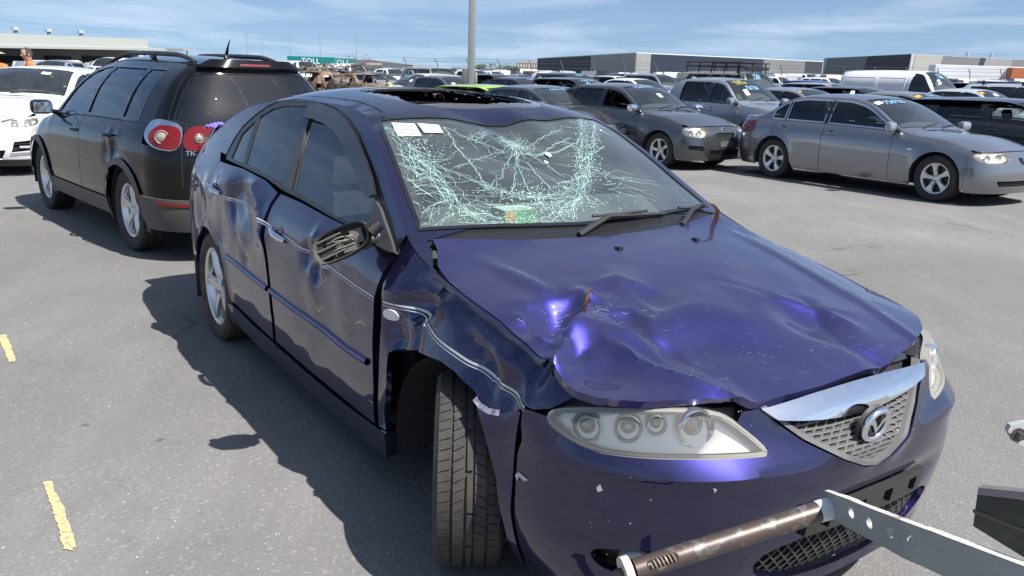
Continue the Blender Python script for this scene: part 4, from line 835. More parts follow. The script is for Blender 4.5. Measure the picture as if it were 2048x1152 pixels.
# ---------------------------------------------------------------- ground
def ground():
    m = bpy.data.materials.new('asphalt'); m.use_nodes = True; nt = m.node_tree; N, L = nt.nodes, nt.links; b = N['Principled BSDF']; b.inputs['Roughness'].default_value = .88; b.inputs['Specular IOR Level'].default_value = .25
    tc = N.new('ShaderNodeTexCoord')
    def noise(s, d=5., r=.6, mp=None):
        n = N.new('ShaderNodeTexNoise'); n.inputs['Scale'].default_value = s; n.inputs['Detail'].default_value = d; n.inputs['Roughness'].default_value = r
        if mp: k = N.new('ShaderNodeMapping'); k.inputs['Scale'].default_value = mp; k.inputs['Rotation'].default_value = (0, 0, .3); L.new(tc.outputs['Object'], k.inputs[0]); L.new(k.outputs[0], n.inputs['Vector'])
        else: L.new(tc.outputs['Object'], n.inputs['Vector'])
        return n.outputs['Fac']
    def rng(s, a, b_, lo, hi):
        r = N.new('ShaderNodeMapRange'); r.inputs[1].default_value = a; r.inputs[2].default_value = b_; r.inputs[3].default_value = lo; r.inputs[4].default_value = hi; L.new(s, r.inputs[0]); return r.outputs[0]
    def mix(f, a, c, mode='MIX'):
        x = N.new('ShaderNodeMix'); x.data_type = 'RGBA'; x.blend_type = mode
        if isinstance(f, float): x.inputs[0].default_value = f
        else: L.new(f, x.inputs[0])
        for k, v in ((6, a), (7, c)):
            if isinstance(v, tuple): x.inputs[k].default_value = (*v, 1)
            else: L.new(v, x.inputs[k])
        return x.outputs[2]
    c = mix(rng(noise(.35, 6., .6), .3, .7, 0, 1), (.140, .138, .136), (.182, .179, .175))
    c = mix(rng(noise(2.2, 6., .65, (1, .35, 1)), .45, .72, 0, .55), c, (.235, .23, .225))
    c = mix(rng(noise(7., 5., .7), .58, .72, 0, .35), c, (.10, .10, .10))
    vo = N.new('ShaderNodeTexVoronoi'); vo.inputs['Scale'].default_value = 95.; L.new(tc.outputs['Object'], vo.inputs['Vector'])
    sep = N.new('ShaderNodeSeparateColor'); L.new(vo.outputs['Color'], sep.inputs[0])
    c = mix(rng(sep.outputs[0], 0, 1, .0, .16), c, (.05, .05, .05)); c = mix(rng(sep.outputs[1], .90, 1., 0, .30), c, (.42, .41, .39))
    c = mix(rng(noise(260., 2.), .35, .75, 0, .18), c, (.33, .32, .31))
    v2 = N.new('ShaderNodeTexVoronoi'); v2.inputs['Scale'].default_value = 2.3; L.new(tc.outputs['Object'], v2.inputs['Vector'])
    c = mix(rng(v2.outputs['Distance'], .035, .055, .55, 0), c, (.05, .05, .05))                    # old drips
    v3 = N.new('ShaderNodeTexVoronoi'); v3.inputs['Scale'].default_value = 5.1; L.new(tc.outputs['Object'], v3.inputs['Vector'])
    c = mix(rng(v3.outputs['Distance'], .02, .04, .6, 0), c, (.50, .48, .43))                       # pale grit
    c = mix(rng(noise(.16, 4., .55), .42, .60, 0, .6), c, (.115, .112, .108))                     # broad darker bays and dusty ones
    c = mix(rng(noise(.55, 7., .7, (1, .5, 1)), .60, .74, 0, .5), c, (.265, .257, .245))
    c = mix(rng(noise(1.4, 3., .5, (.25, 1.6, 1)), .66, .74, 0, .35), c, (.075, .075, .075))        # scuffs and tyre marks
    wp = N.new('ShaderNodeTexNoise'); wp.inputs['Scale'].default_value = 1.1; wp.inputs['Detail'].default_value = 5; L.new(tc.outputs['Object'], wp.inputs['Vector'])
    va = N.new('ShaderNodeVectorMath'); va.operation = 'MULTIPLY_ADD'; va.inputs[1].default_value = (.9, .9, 0); L.new(wp.outputs['Color'], va.inputs[0]); L.new(tc.outputs['Object'], va.inputs[2])
    v4 = N.new('ShaderNodeTexVoronoi'); v4.feature = 'DISTANCE_TO_EDGE'; v4.inputs['Scale'].default_value = .33; L.new(va.outputs[0], v4.inputs['Vector'])
    ck = N.new('ShaderNodeMath'); ck.operation = 'MULTIPLY'; L.new(rng(v4.outputs['Distance'], .0025, .006, 1., 0.), ck.inputs[0]); L.new(rng(noise(.5, 2.), .54, .62, 0, .40), ck.inputs[1])
    c = mix(ck.outputs[0], c, (.045, .045, .045))                                                   # hairline cracks
    L.new(c, b.inputs['Base Color'])
    bp = N.new('ShaderNodeBump'); bp.inputs['Strength'].default_value = .45; bp.inputs['Distance'].default_value = .006
    ad = N.new('ShaderNodeMath'); ad.operation = 'ADD'; L.new(vo.outputs['Distance'], ad.inputs[0]); L.new(noise(160., 4.), ad.inputs[1]); L.new(ad.outputs[0], bp.inputs['Height']); L.new(bp.outputs[0], b.inputs['Normal'])
    s = 1500.
    o = mk('ground', [(-s, -200, 0), (s, -200, 0), (s, 2500, 0), (-s, 2500, 0)], [(0, 1, 2, 3)], m, smooth=False); tag(o, kind='structure'); return o
ground()
# ---------------------------------------------------------------- other vehicles: one builder, many bodies
def spec(wb=2.7, xn=.88, xt=None, hw=.88, h=1.46, zn=.70, belt=(.93, 1.0), cowl=(-.42, .98), head=-1.15, rear=-2.45, deck=None, xA=-.42, rw=.315, tw=.2, rr=.21, style='five', zs=.2,
         wins=((-.75, -1.5), (-1.58, -2.35)), doors=(-.48, -1.54, -2.45), boxy=0., steep=.12, ra=None, tum=(.40, 2.2), kind='sedan', tailx=None, p=2.6, dark_sill=False, **k):
    xt = -wb-1.0 if xt is None else xt; xc = .42; xq = -wb-.42
    ra = ra or rw+.045; zb0, zb1 = belt
    W = [(xt, hw*.86), (xq, hw*.965), (-wb, hw*.99), (-wb*.55, hw), (-.3, hw*.99), (0, hw*.985), (xc, hw*.96)]
    ZB = [(xt, zb1), (-wb*.8, zb1*.995), (-wb*.4, (zb0+zb1)/2), (-.4, zb0)]
    hz = cowl[1]
    edge = [(xn, zn-.05), (xc+.1, zn+.02), (0, hz-.10), (xA+.12, zb0-.015), (xA-.02, zb0+.03), (head-.02, h-.10), (head-.30, h-.062)]
    top = [(xn, zn), (xc+.15, zn+.075), (0, hz-.035), (cowl[0]+.08, hz), (cowl[0]-.04, hz+.05), (head+.10, h-.055), (head-.18, h-.012), ((head+rear)/2, h)]
    if deck:                                              # three-box: glass falls to the boot
        edge += [(rear+.3, h-.062), (rear-.05, h-.11), (deck[0]+.1, deck[1]+.03), (deck[0]-.06, deck[1]-.015), (xt+.2, deck[1]-.04), (xt, deck[1]-.10)]
        top += [(rear+.25, h-.015), (rear-.02, h-.055), (deck[0]+.02, deck[1]+.05), (deck[0]-.06, deck[1]+.02), (xt+.15, deck[1]), (xt, deck[1]-.04)]
        tail = [(.2, xt+.05), (.45, xt), (.75, xt+.005), (deck[1]-.03, xt+.07), (deck[1]+.1, xt+.2)]
    else:
        edge += [(rear+.2, h-.07), (xt+.1, h-.12), (xt, h-.16)]; top += [(rear+.1, h-.02), (xt+.25, h-.05), (xt, h-.10)]
        tail = [(.2, xt+.04), (.45, xt), (.85, xt+.01), (zb1, xt+.04), (h-.12, xt+.04+steep*2.4), (h, xt+.06+steep*2.8)]
    nose = [(.15, xn-.09), (.25, xn-.03), (.42, xn), (.55, xn-.012), (zn-.06, xn-.06), (zn, xn-.12), (zn+.12, xn-.22)]
    if boxy: nose = [(.15, xn-.06), (.3, xn), (.6, xn), (zn, xn-.05), (zn+.1, xn-.09)]
    c = Car(W, ZB, edge, top, nose, tail, xc, xq, z0=zs-.04, tum=tum, p=p, n=3.6 if boxy else 2.9, nt=4. if kind in ('suv', 'van') else 3.2, arch=[(0, rw, ra), (-wb, rw, ra)])
    d = dict(k); d.update(c=c, wb=wb, xn=xn, xt=xt, hw=hw, h=h, zn=zn, belt=belt, cowl=cowl, head=head, rear=rear, deck=deck, xA=xA, rw=rw, tw=tw, rr=rr, style=style, zs=zs, wins=wins, doors=doors, ra=ra, kind=kind, xc=xc, xq=xq, dark_sill=dark_sill)
    return d
def side_poly(s, x0, x1, z_top, n=24, xe0=None, xe1=None):
    "panel of the flank between two X cuts, following sill and wheel arches below"
    xs = np.linspace(x0, x1, n); rw, ra = s['rw'], s['ra']
    def low(x):
        for ax in (0, -s['wb']):
            if abs(x-ax) < ra: return max(s['zs'], rw+math.sqrt(max(ra*ra-(x-ax)**2, 0)))
        return s['zs']
    xx = sorted(set(list(xs)+[ax+ra*math.cos(t) for ax in (0, -s['wb']) for t in np.linspace(.0, math.pi, 15) if min(x0, x1) < ax+ra*math.cos(t) < max(x0, x1)]))
    if x0 > x1: xx = xx[::-1]
    up = [(x, z_top(x)) for x in xs]; dn = [(x, low(x)) for x in xx][::-1]
    return up+dn
def gen_car(s, name, label, cat, paint, group=None, lod=0, glassm=None, trim_chrome=False, steer=0., parts=None, lamp='clear'):
    c = s['c']; root = empty(name); tag(root, label, cat, group); st = s.get('st') or ((.055, .11)[lod] if lod < 2 else .16); G = glassm or GWIN; wb = s['wb']; zb = lambda x: float(c.ZB(x)); ed = lambda x: float(c.edge(x)); zsh = lambda x: min(zb(x), ed(x))
    d0, d1, d2 = s['doors']; xC = s['deck'][0] if s['deck'] else s['xq']
    for sg in (-1, 1):
        mp = c.side(sg); far = st if lod == 0 else st
        panel('front_fender', side_poly(s, s['xc'], d0, lambda x: min(zsh(x), ed(x))), mp, paint, root, step=st)
        panel('front_door', side_poly(s, d0, d1, zb, 12), mp, paint, root, step=st, inset=.005)
        if d2: panel('rear_door', side_poly(s, d1, d2, zb, 14), mp, paint, root, step=st, inset=.005)
        panel('quarter_panel', side_poly(s, d2 or d1, s['xq'], lambda x: min(zb(x), ed(x))), mp, paint, root, step=st)
        # greenhouse: frame with glass
        ins = .05; wl = []
        for i, wdef in enumerate(s['wins']):
            x0, x1 = wdef[:2]; sl0 = wdef[2] if len(wdef) > 2 else 0; sl1 = wdef[3] if len(wdef) > 3 else 0
            xs = np.linspace(x0, x1, 14); upz = [(x, ed(x)-ins) for x in xs if ed(x)-ins > zb(x)+.03]
            if len(upz) < 2: continue
            xs2 = np.linspace(x0+.0, x1, 8); bot = [(x, zb(x)+.018) for x in xs2]
            upz = [(x+sl0*(1-(x-x0)/(x1-x0)) + sl1*((x-x0)/(x1-x0)), z) for x, z in upz]
            if upz[0][0] > upz[-1][0] and upz[0][1] < upz[-1][1] and i == 0: bot = [(upz[0][0]+.04, zb(x0)+.018)]+bot[1:]
            wl.append(np.array(upz+bot[::-1]))
        xa = s['xA']+.10; xs = np.linspace(xa, xC, 40)
        fr = [(x, max(ed(x), zb(x)+.004) if x < xa-.02 else zb(x)+.004) for x in xs]+[(x, zb(x)) for x in xs[::-1][:-1]]
        panel('window_surround', fr, mp, paint, root, holes=wl, step=st, depth=0., inset=0.)
        for g_ in wl:
            o = panel('side_window', g_, c.side(sg, -.008), G, root, step=st*2, depth=.003, inset=-.004)
            if lod < 2: mk('window_trim', *ribbon_geo(g_, .022, lambda o_: c.side(sg, o_), .003, step=.12, closed=True), CHROME if trim_chrome else TRIM, root)
        if len(wl) > 1 and lod < 2:                       # black B pillar between the panes
            for i_ in range(len(wl)-1):
              xb = (s['wins'][i_][1]+s['wins'][i_+1][0])/2; w_ = abs(s['wins'][i_][1]-s['wins'][i_+1][0])
              mk('pillar_trim', *ribbon_geo([(xb, zb(xb)+.015), (xb-.02, ed(xb)-.06)], w_+.03, lambda o_: c.side(sg, o_), .0025, step=.1), TRIM, root)
        if lod < 2:
            for xd in ((d1+.16, d2+.20 if d2 else None) if d2 else (d1+.16,)):
                z = zb(xd)-.13; P = c.side(sg, .03)(np.array([(xd+.09, z-.004), (xd, z), (xd-.09, z+.004)])); P[0] = c.side(sg, .005)(np.array([(xd+.11, z-.005)]))[0]; P[2] = c.side(sg, .005)(np.array([(xd-.11, z+.005)]))[0]
                h_ = empty('door_handle', parent=root); mk('handle_grip', *tube_geo([P[0], P[1]+(P[0]-P[1])*.4, P[1], P[1]+(P[2]-P[1])*.4, P[2]], [.010, .015, .016, .015, .010], 8), paint, h_)
                panel('handle_recess', [(xd+.05*math.cos(t), z+.035*math.sin(t)+.01) for t in np.linspace(0, 6.28, 12)[:-1]], c.side(sg, .002), TRIM, h_, step=.06, depth=0)
        # door mirror
        xm = s['xA']-.12; b = c.side(sg, .0)(np.array([(xm, zb(xm)+.04)]))[0]
        m_ = empty('door_mirror', parent=root)
        mk('mirror_shell', *xf(box_geo((0, 0, 0), (.12, .20, .14), .045), b+np.array([.0, sg*.16, .03]), (0, 0, sg*-.15)), paint if lod or not s.get('mir') else s['mir'], m_)
        mk('mirror_foot', *tube_geo([b+np.array([.04, 0, -.03]), b+np.array([.01, sg*.10, .0])], [.03, .022], 6), TRIM, m_)
        mk('mirror_glass', *xf(box_geo((0, 0, 0), (.006, .16, .10), 0), b+np.array([-.062, sg*.16, .03]), (0, 0, sg*-.15)), mat('mirror_silver', (.7, .75, .8), .03, 1.), m_, smooth=False)
        if s['dark_sill']:
            mk('sill_cladding', *ribbon_geo([(-s['ra'], s['zs']+.06), (-wb+s['ra'], s['zs']+.06)], .15, lambda o_: c.side(sg, o_), .012, step=.15), GREYPL, root)
            for ax in (0, -wb): mk('arch_cladding', *ribbon_geo([(ax+(s['ra']+.025)*math.cos(t), s['rw']+(s['ra']+.025)*math.sin(t)) for t in np.linspace(-.3, math.pi+.3, 24)], .06, lambda o_: c.side(sg, o_), .014, step=.08), GREYPL, root)
    # ---- top skin
    SE = lambda x: float(c.se(x)); cx, hd, re = s['cowl'][0], s['head'], s['rear']
    bow = .10; sw = lambda x: SE(x)-.065
    fr_s = [(hd+bow*(1-(t)**2)-.02, t*sw(hd)) for t in np.linspace(-1, 1, 9)]; bs = [(cx-.02+.10*(1-t*t)-.10, t*sw(cx-.05)) for t in np.linspace(1, -1, 9)]
    scr = np.array(fr_s+bs); holes = [scr]; back = None
    if s['deck']:
        dx = s['deck'][0]; back = np.array([(re-.08*(1-t*t)+.04, t*(SE(re)-.07)) for t in np.linspace(-1, 1, 9)]+[(dx+.05-.06*(1-t*t), t*(SE(dx+.1)-.09)) for t in np.linspace(1, -1, 9)]); holes.append(back)
        xe = dx; rear_e = [(dx-.02, t*SE(dx)) for t in np.linspace(-1, 1, 7)]
    else:
        B = c.B; aa = np.linspace(-B*.99, B*.99, 25); zt = c.zt_tail(aa); Pt = c.tail()(np.stack([aa, zt], -1)); rear_e = [(p[0], p[1]) for p in Pt]; xe = Pt[0][0]
    xs = np.linspace(s['xA']+.1, xe+.02, 36)
    out = [(x, SE(x)) for x in xs]+rear_e[::-1]+[(x, -SE(x)) for x in xs[::-1]]
    if s.get('cab_end'):
        out = [(x, SE(x)) for x in xs if x > s['cab_end']]+[(x, -SE(x)) for x in xs[::-1] if x > s['cab_end']]
    panel('roof', out, c.roof(), paint, root, holes=holes, step=st, depth=.0, inset=0.)
    scm = s.get('scrm') or GSCR
    panel('windscreen', scr, c.roof(-.004), scm, root, step=st, depth=.004)
    if lod < 2: mk('screen_seal', *ribbon_geo(scr, .02, c.roof, .003, step=.1, closed=True), TRIM, root)
    if back is not None:
        panel('rear_window', back, c.roof(-.004), G, root, step=st, depth=.004)
        B = c.B; aa = np.linspace(-B, B, 25); zt = c.zt_tail(aa); Pt = c.tail()(np.stack([aa, zt-.004], -1))
        bo = [(x, SE(x)-.01) for x in np.linspace(xe-.03, s['xq'], 5)]+[(p[0]+.006, p[1]*.99) for p in Pt[::-1]]+[(x, -SE(x)+.01) for x in np.linspace(s['xq'], xe-.03, 5)]
        panel('boot_lid', bo, c.roof(), paint, root, step=st)
    # bonnet
    A = c.A; aa = np.linspace(-A*.93, A*.93, 31); zt = c.zt_nose(aa); Pn = c.nose()(np.stack([aa, zt-.006], -1))
    hoodp = [(p[0]-.004, p[1]) for p in Pn if abs(p[1]) < SE(min(p[0], s['xc']))-.045 or p[0] > s['xc']+.12]
    xs = np.linspace(s['xc'], s['xA']+.14, 10); gap = .035
    hp = [(x, -(SE(x)-gap)) for x in xs[::-1]]+[p for p in hoodp if p[0] > s['xc']+.02]+[(x, SE(x)-gap) for x in xs]+[(cx+.06+.10*(1-t*t)-.06, t*(SE(cx)-.09)) for t in np.linspace(1, -1, 9)]
    panel('bonnet', hp, c.roof(.002), paint, root, step=st)
    for sg in (-1, 1):
        xs2 = np.concatenate([xs, [s['xA']+.10]])
        panel('wing_top', [(x, sg*(SE(x)-gap)) for x in xs2]+[(x, sg*SE(x)) for x in xs2[::-1]], c.roof(.0), paint, root, step=st, depth=0, inset=.001)
    cwl = [(cx+.06+.10*(1-t*t)-.06, t*(SE(cx)-.05)) for t in np.linspace(-1, 1, 9)]+[(cx-.03+.10*(1-t*t)-.10, t*(SE(cx)-.05)) for t in np.linspace(1, -1, 9)]
    panel('cowl_panel', cwl, c.roof(-.018), PLASTIC, root, step=st, depth=.02)
    if lod < 2:
        for a, b in (((cx+.0, -.42), (cx-.10, .10)), ((cx+.02, .05), (cx-.10, .55))):
            P = c.roof(.014)(np.array([a, ((a[0]+b[0])/2-.01, (a[1]+b[1])/2), b])); mk('wiper', *tube_geo(P, .008, 5), mat('blade_black', (.012, .012, .012), .5), root)
    # ---- nose
    ref = (-1., 0, .5); zt = c.zt_nose; H_ = s.get('lamp_a', (.42, .86)); lz = s.get('lamp_z', (.14, .02)); a0, a1 = H_[0]*A, H_[1]*A
    hl = [(a0, float(zt([a0])[0])-lz[1]), (a1, float(zt([a1])[0])-lz[1]*.9), (a1+.02, float(zt([a1])[0])-lz[0]*.6), (a1-.12, float(zt([a1])[0])-lz[0]*.95), (a0+.04, float(zt([a0])[0])-lz[0])]
    hl = smooth_poly(hl, 1); hr = np.array([(-a, z) for a, z in hl[::-1]])
    grs = [np.array(g_) for g_ in s.get('grille', [[(-.30, s['zn']-.20), (.30, s['zn']-.20), (.36, s['zn']-.08), (-.36, s['zn']-.08)]])]
    los = [np.array(g_) for g_ in s.get('low', [[(-.45, s['zs']+.08), (.45, s['zs']+.08), (.5, s['zs']+.18), (-.5, s['zs']+.18)]])]
    aa = np.linspace(-A, A, 41); zz_ = zt(aa)-.012
    bp = [(a, s['zs']-.02) for a in np.linspace(-A, A, 15)]+[(a, z) for a, z in zip(aa[::-1], zz_[::-1])]
    panel('front_bumper', bp, c.nose(), paint, root, holes=[hl, hr]+grs+los, step=st, depth=.02, ref=ref)
    for hh, sg in ((hl, 1), (hr, -1)):
        h_ = empty('headlight', parent=root); panel('lamp_housing', inset_poly(hh, -.003), c.nose(-.05), mat('lamp_silver', (.62, .62, .61), .28, .55), h_, step=st, depth=0, ref=ref)
        panel('lamp_lens', hh, c.nose(.001), glass('lamp_lens2', (.85, .86, .84), 1.45, dust=.12, dcol=(.65, .63, .5) if s.get('yellowed') else (.6, .6, .58)), h_, step=st, depth=.003, ref=ref, inset=.001)
        if lod < 2:
            for k in (.35, .68):
                a = sg*(a0+(a1-a0)*k); z = float(zt([a])[0])-(lz[0]+lz[1])/2; V = c.nose(-.035)(np.array([[a, z]]))[0]; mk('lamp_bowl', *xf(lathe_geo([(0, -.01), (.03, -.004), (.045, .012), (.05, .0)], 16, 'x'), V, (0, 0, sg*.5)), MATS.get('lamp_chrome') or mat('lamp_chrome', (.78, .78, .77), .12, .9), h_)
    for i, g_ in enumerate(grs):
        e = empty('grille', parent=root); panel('grille_backing', inset_poly(g_, -.004), c.nose(-.04), DARK, e, step=st*2, depth=0, ref=ref)
        if lod < 2:
            z0, z1 = g_[:, 1].min(), g_[:, 1].max()
            for k in range(1, 5):
                z = z0+(z1-z0)*k/5; t = np.linspace(g_[:, 0].min(), g_[:, 0].max(), 24); P = np.stack([t, 0*t+z], -1); ok = pip(P, g_)
                if ok.sum() > 2: mk('slat', *ribbon_geo(P[ok], .012, c.nose, -.012, step=.1, offs=[(-1, -.03), (-.6, -.012), (.6, -.012), (1, -.03)]), PLASTIC, e)
            mk('grille_frame', *ribbon_geo(g_, .016, c.nose, .004, step=.08, closed=True, offs=[(-1, -.01), (-.5, .006), (.5, .006), (1, -.01)]), CHROME, e)
    for g_ in los:
        e = empty('lower_grille', parent=root); panel('lower_backing', inset_poly(g_, -.004), c.nose(-.05), DARK, e, step=st*2, depth=0, ref=ref)
        if lod < 2:
            for k in (.33, .66):
                z = g_[:, 1].min()*(1-k)+g_[:, 1].max()*k; t = np.linspace(g_[:, 0].min(), g_[:, 0].max(), 24); P = np.stack([t, 0*t+z], -1); ok = pip(P, g_)
                if ok.sum() > 2: mk('slat', *ribbon_geo(P[ok], .014, c.nose, -.014, step=.1, offs=[(-1, -.03), (-.6, -.014), (.6, -.014), (1, -.03)]), PLASTIC, e)
    if s.get('plate', True): panel('number_plate', [(-.19, s['zs']+.22), (.19, s['zs']+.22), (.19, s['zs']+.33), (-.19, s['zs']+.33)], c.nose(.012), PLATE, root, step=.2, depth=.012, ref=ref)
    # ---- tail
    B = c.B; aa = np.linspace(-B, B, 41); zt2 = c.zt_tail(aa)-.006; ref2 = (-wb+1., 0, .6)
    tb = [(a, s['zs']) for a in np.linspace(-B, B, 15)]+[(a, z) for a, z in zip(aa[::-1], zt2[::-1])]
    zb1 = s['belt'][1]; tlp = s.get('tail_lamp') or ([(.55*B, zb1-.24), (.97*B, zb1-.22), (.97*B, zb1-.04), (.60*B, zb1-.06)])
    tl = round_poly(tlp, .2); tr = np.array([(-a, z) for a, z in tl[::-1]]); hs = [tl, tr]; tg = None
    if not s['deck'] and s.get('tail_glass', True):
        k_ = s.get('tg', (.60, .02, .17)); tg = round_poly([(-k_[0]*B, zb1+k_[1]), (k_[0]*B, zb1+k_[1]), (k_[0]*B*.92, s['h']-k_[2]), (-k_[0]*B*.92, s['h']-k_[2])], .18); hs.append(tg)
    if not s.get('no_tail'):
        panel('tail_panel', tb, c.tail(), paint, root, holes=hs, step=st, depth=.01, ref=ref2)
        for hh in (tl, tr): panel('tail_light', hh, c.tail(.004), RED, root, step=st, depth=.02, ref=ref2)
        if tg is not None:
            panel('rear_window', tg, c.tail(-.004), G, root, step=st, depth=.003, ref=ref2)
            if lod < 2: mk('rear_window_seal', *ribbon_geo(tg, .03, c.tail, .002, step=.1, closed=True), TRIM, root)
    # ---- inside and underneath
    xr = s.get('cab_end') or -wb-.25
    mk('floor_pan', *box_geo(((s['xn']-.3+s['xt']+.4)/2, 0, s['zs']+.03), (s['xn']-s['xt']-.6, s['hw']*1.42, .06)), DARK, root, smooth=False)
    mk('cabin_lining', *join_geo([box_geo(((-.3+xr)/2, sg*(s['hw']-.13), s['belt'][0]*.62), (-.3-xr, .03, s['belt'][0]*.68)) for sg in (-1, 1)]+[box_geo((-.36, 0, .55), (.04, s['hw']*1.6, .7)), box_geo((xr, 0, .6), (.04, s['hw']*1.6, .7))]), DARK, root, smooth=False)
    mk('engine_block', *box_geo((.12, 0, .44), (.95, 1.25, .4)), DARK, root, smooth=False)
    panel('dashboard', [(cx-.06, -.62), (cx, 0), (cx-.06, .62), (cx-.36, .62), (cx-.36, -.62)], c.roof(-.13), mat('dash_grey', (.075, .08, .08), .8), root, step=.15, depth=.2)
    for sg in (-1, 1): seat(root, ((s['wins'][0][0]+s['wins'][0][1])/2-.28, sg*.36, .30+s['zs']*.3))
    if d2 and lod < 2: seat(root, ((s['wins'][1][0]+s['wins'][1][1])/2-.3, 0, .32+s['zs']*.3), w=1.2)
    if lod < 2: mk('steering_wheel', *xf(lathe_geo([(.18+.015*math.cos(t), .015*math.sin(t)) for t in np.linspace(0, 6.28, 7)], 18, 'x'), (cx-.5, -.36, s['belt'][0]+.02), (0, -.4, 0)), PLASTIC, root)
    bl = s.get('blocks', 0)
    for x, sg in ((0, -1), (0, 1), (-wb, -1), (-wb, 1)):
        liner(root, (x, sg*(s['hw']-.035), s['rw']), s['ra']+.005, .32, sg)
        wheel(root, (x, sg*(s['hw']-.02-s['tw']/2-.02), s['rw']), s['rw'], s['tw'], s['rr'], s['style'], sg, steer if x == 0 else 0, .2+x, 48 if lod == 0 else 28, bl)
    return root
def put(o, x, y, yaw): o.location = (x, y, 0); o.rotation_euler = (0, 0, yaw); return o
def screen_text(root, s, text, m, x, y, size, tilt=0.):
    "marker writing across the outside of the windscreen; x along the car, y across"
    c = s['c']; V, F = text_geo(text, size); V = V.copy(); V[:, 1] -= .3*size
    k, s_ = math.cos(tilt), math.sin(tilt); u, v = V[:, 0]*k-V[:, 1]*s_, V[:, 0]*s_+V[:, 1]*k
    P = np.stack([x-v, y+u], -1); return mk('marker_writing', c.roof(.004)(P), F, m, root, smooth=False)
def card(root, s, x, y, w, h, m=None):
    c = s['c']; P = np.array([(x-h/2, y-w/2), (x-h/2, y+w/2), (x+h/2, y+w/2), (x+h/2, y-w/2)]); return mk('paper_label', c.roof(.005)(P), [(0, 1, 2, 3)], m or WHITE, root, smooth=False)
mz_surf, mz = build_mazda()
def ss(x, a, b): t = np.clip((np.asarray(x, float)-a)/(b-a), 0, 1); return t*t*(3-2*t)
def gz(x, y): return (.013*np.asarray(x, float)+.0025*np.asarray(y, float))*ss(y, 14, 42)
def reground():
    "the yard is level here and falls gently across further out"
    o = bpy.data.objects['ground']; xs = np.concatenate([[-1400, -700, -300, -120], np.linspace(-60, 80, 29), [140, 320, 700, 1400]]); ys = np.concatenate([[-60, -20], np.linspace(-4, 60, 33), [90, 150, 300, 700, 1500, 2600]])
    X, Y = np.meshgrid(xs, ys, indexing='ij'); V = np.stack([X.ravel(), Y.ravel(), gz(X, Y).ravel()], -1); n = len(ys); F = [(i*n+j, (i+1)*n+j, (i+1)*n+j+1, i*n+j+1) for i in range(len(xs)-1) for j in range(n-1)]
    me = bpy.data.meshes.new('ground'); me.from_pydata(V.tolist(), [], F); me.materials.append(o.data.materials[0]); me.polygons.foreach_set('use_smooth', [True]*len(F)); o.data = me
reground()
def at(px, y):
    "world point on the yard for a bearing and a distance"
    x = (px-1024)/1665.*(y*.969+.386); return x, y, float(gz(x, y))
def park(o, px, y, yaw):
    x, y, z = at(px, y); o.location = (x+1.4*math.cos(yaw), y+1.4*math.sin(yaw), z); o.rotation_euler = (0, 0, yaw); return o
# ---------------------------------------------------------------- paint marks and litter on the asphalt
def yellow_marks():
    m = bpy.data.materials.new('worn_yellow'); m.use_nodes = True; nt = m.node_tree; N, L = nt.nodes, nt.links; b = N['Principled BSDF']; b.inputs['Roughness'].default_value = .85
    tc = N.new('ShaderNodeTexCoord'); n = N.new('ShaderNodeTexNoise'); n.inputs['Scale'].default_value = 55.; n.inputs['Detail'].default_value = 6; L.new(tc.outputs['Object'], n.inputs['Vector'])
    r = N.new('ShaderNodeMapRange'); r.inputs[1].default_value = .46; r.inputs[2].default_value = .66; L.new(n.outputs['Fac'], r.inputs[0])
    x = N.new('ShaderNodeMix'); x.data_type = 'RGBA'; x.inputs[6].default_value = (.50, .43, .19, 1); x.inputs[7].default_value = (.26, .24, .20, 1); L.new(r.outputs[0], x.inputs[0]); L.new(x.outputs[2], b.inputs['Base Color'])
    for P, lb in (([(-2.958, 4.556), (-2.92, 4.579), (-2.79, 4.408), (-2.615, 4.157), (-2.628, 4.117), (-2.778, 4.322)], 'short worn yellow paint dash at the left edge, farther from the camera'),
                  ([(-1.751, 2.856), (-1.728, 2.87), (-1.665, 2.788), (-1.592, 2.7), (-1.51, 2.584), (-1.415, 2.447), (-1.402, 2.409), (-1.441, 2.416), (-1.507, 2.519), (-1.609, 2.664), (-1.687, 2.768)], 'long worn yellow paint dash on the asphalt, nearest the camera')):
        rnd = random.Random(3); D = densify(P, .015); D += np.array([[rnd.gauss(0, .0022), rnd.gauss(0, .0022)] for _ in D]); pp, t = tri2d(D, [], .05)
        o = mk('paint_mark', np.c_[pp, np.full(len(pp), .004)], t, m, smooth=False); tag(o, lb, 'paint mark', 'yellow paint dashes on the asphalt')
    rnd = random.Random(31); G = []
    for _ in range(900):
        y = rnd.uniform(1.5, 9); x = rnd.uniform(-.62, .62)*y; s = rnd.uniform(.0015, .006); G.append(xf(([(1, 0, 0), (-.6, .8, 0), (-.5, -.9, 0), (0, 0, .8)], [(0, 1, 3), (1, 2, 3), (2, 0, 3)]), (x, y, .001), (0, 0, rnd.uniform(0, 6)), (s, s*rnd.uniform(.5, 1), s)))
    tag(mk('loose_grit', *join_geo(G), mat('grit', (.40, .39, .36), .9), smooth=False), 'small pale grit scattered over the asphalt', 'grit', kind='stuff')
yellow_marks()
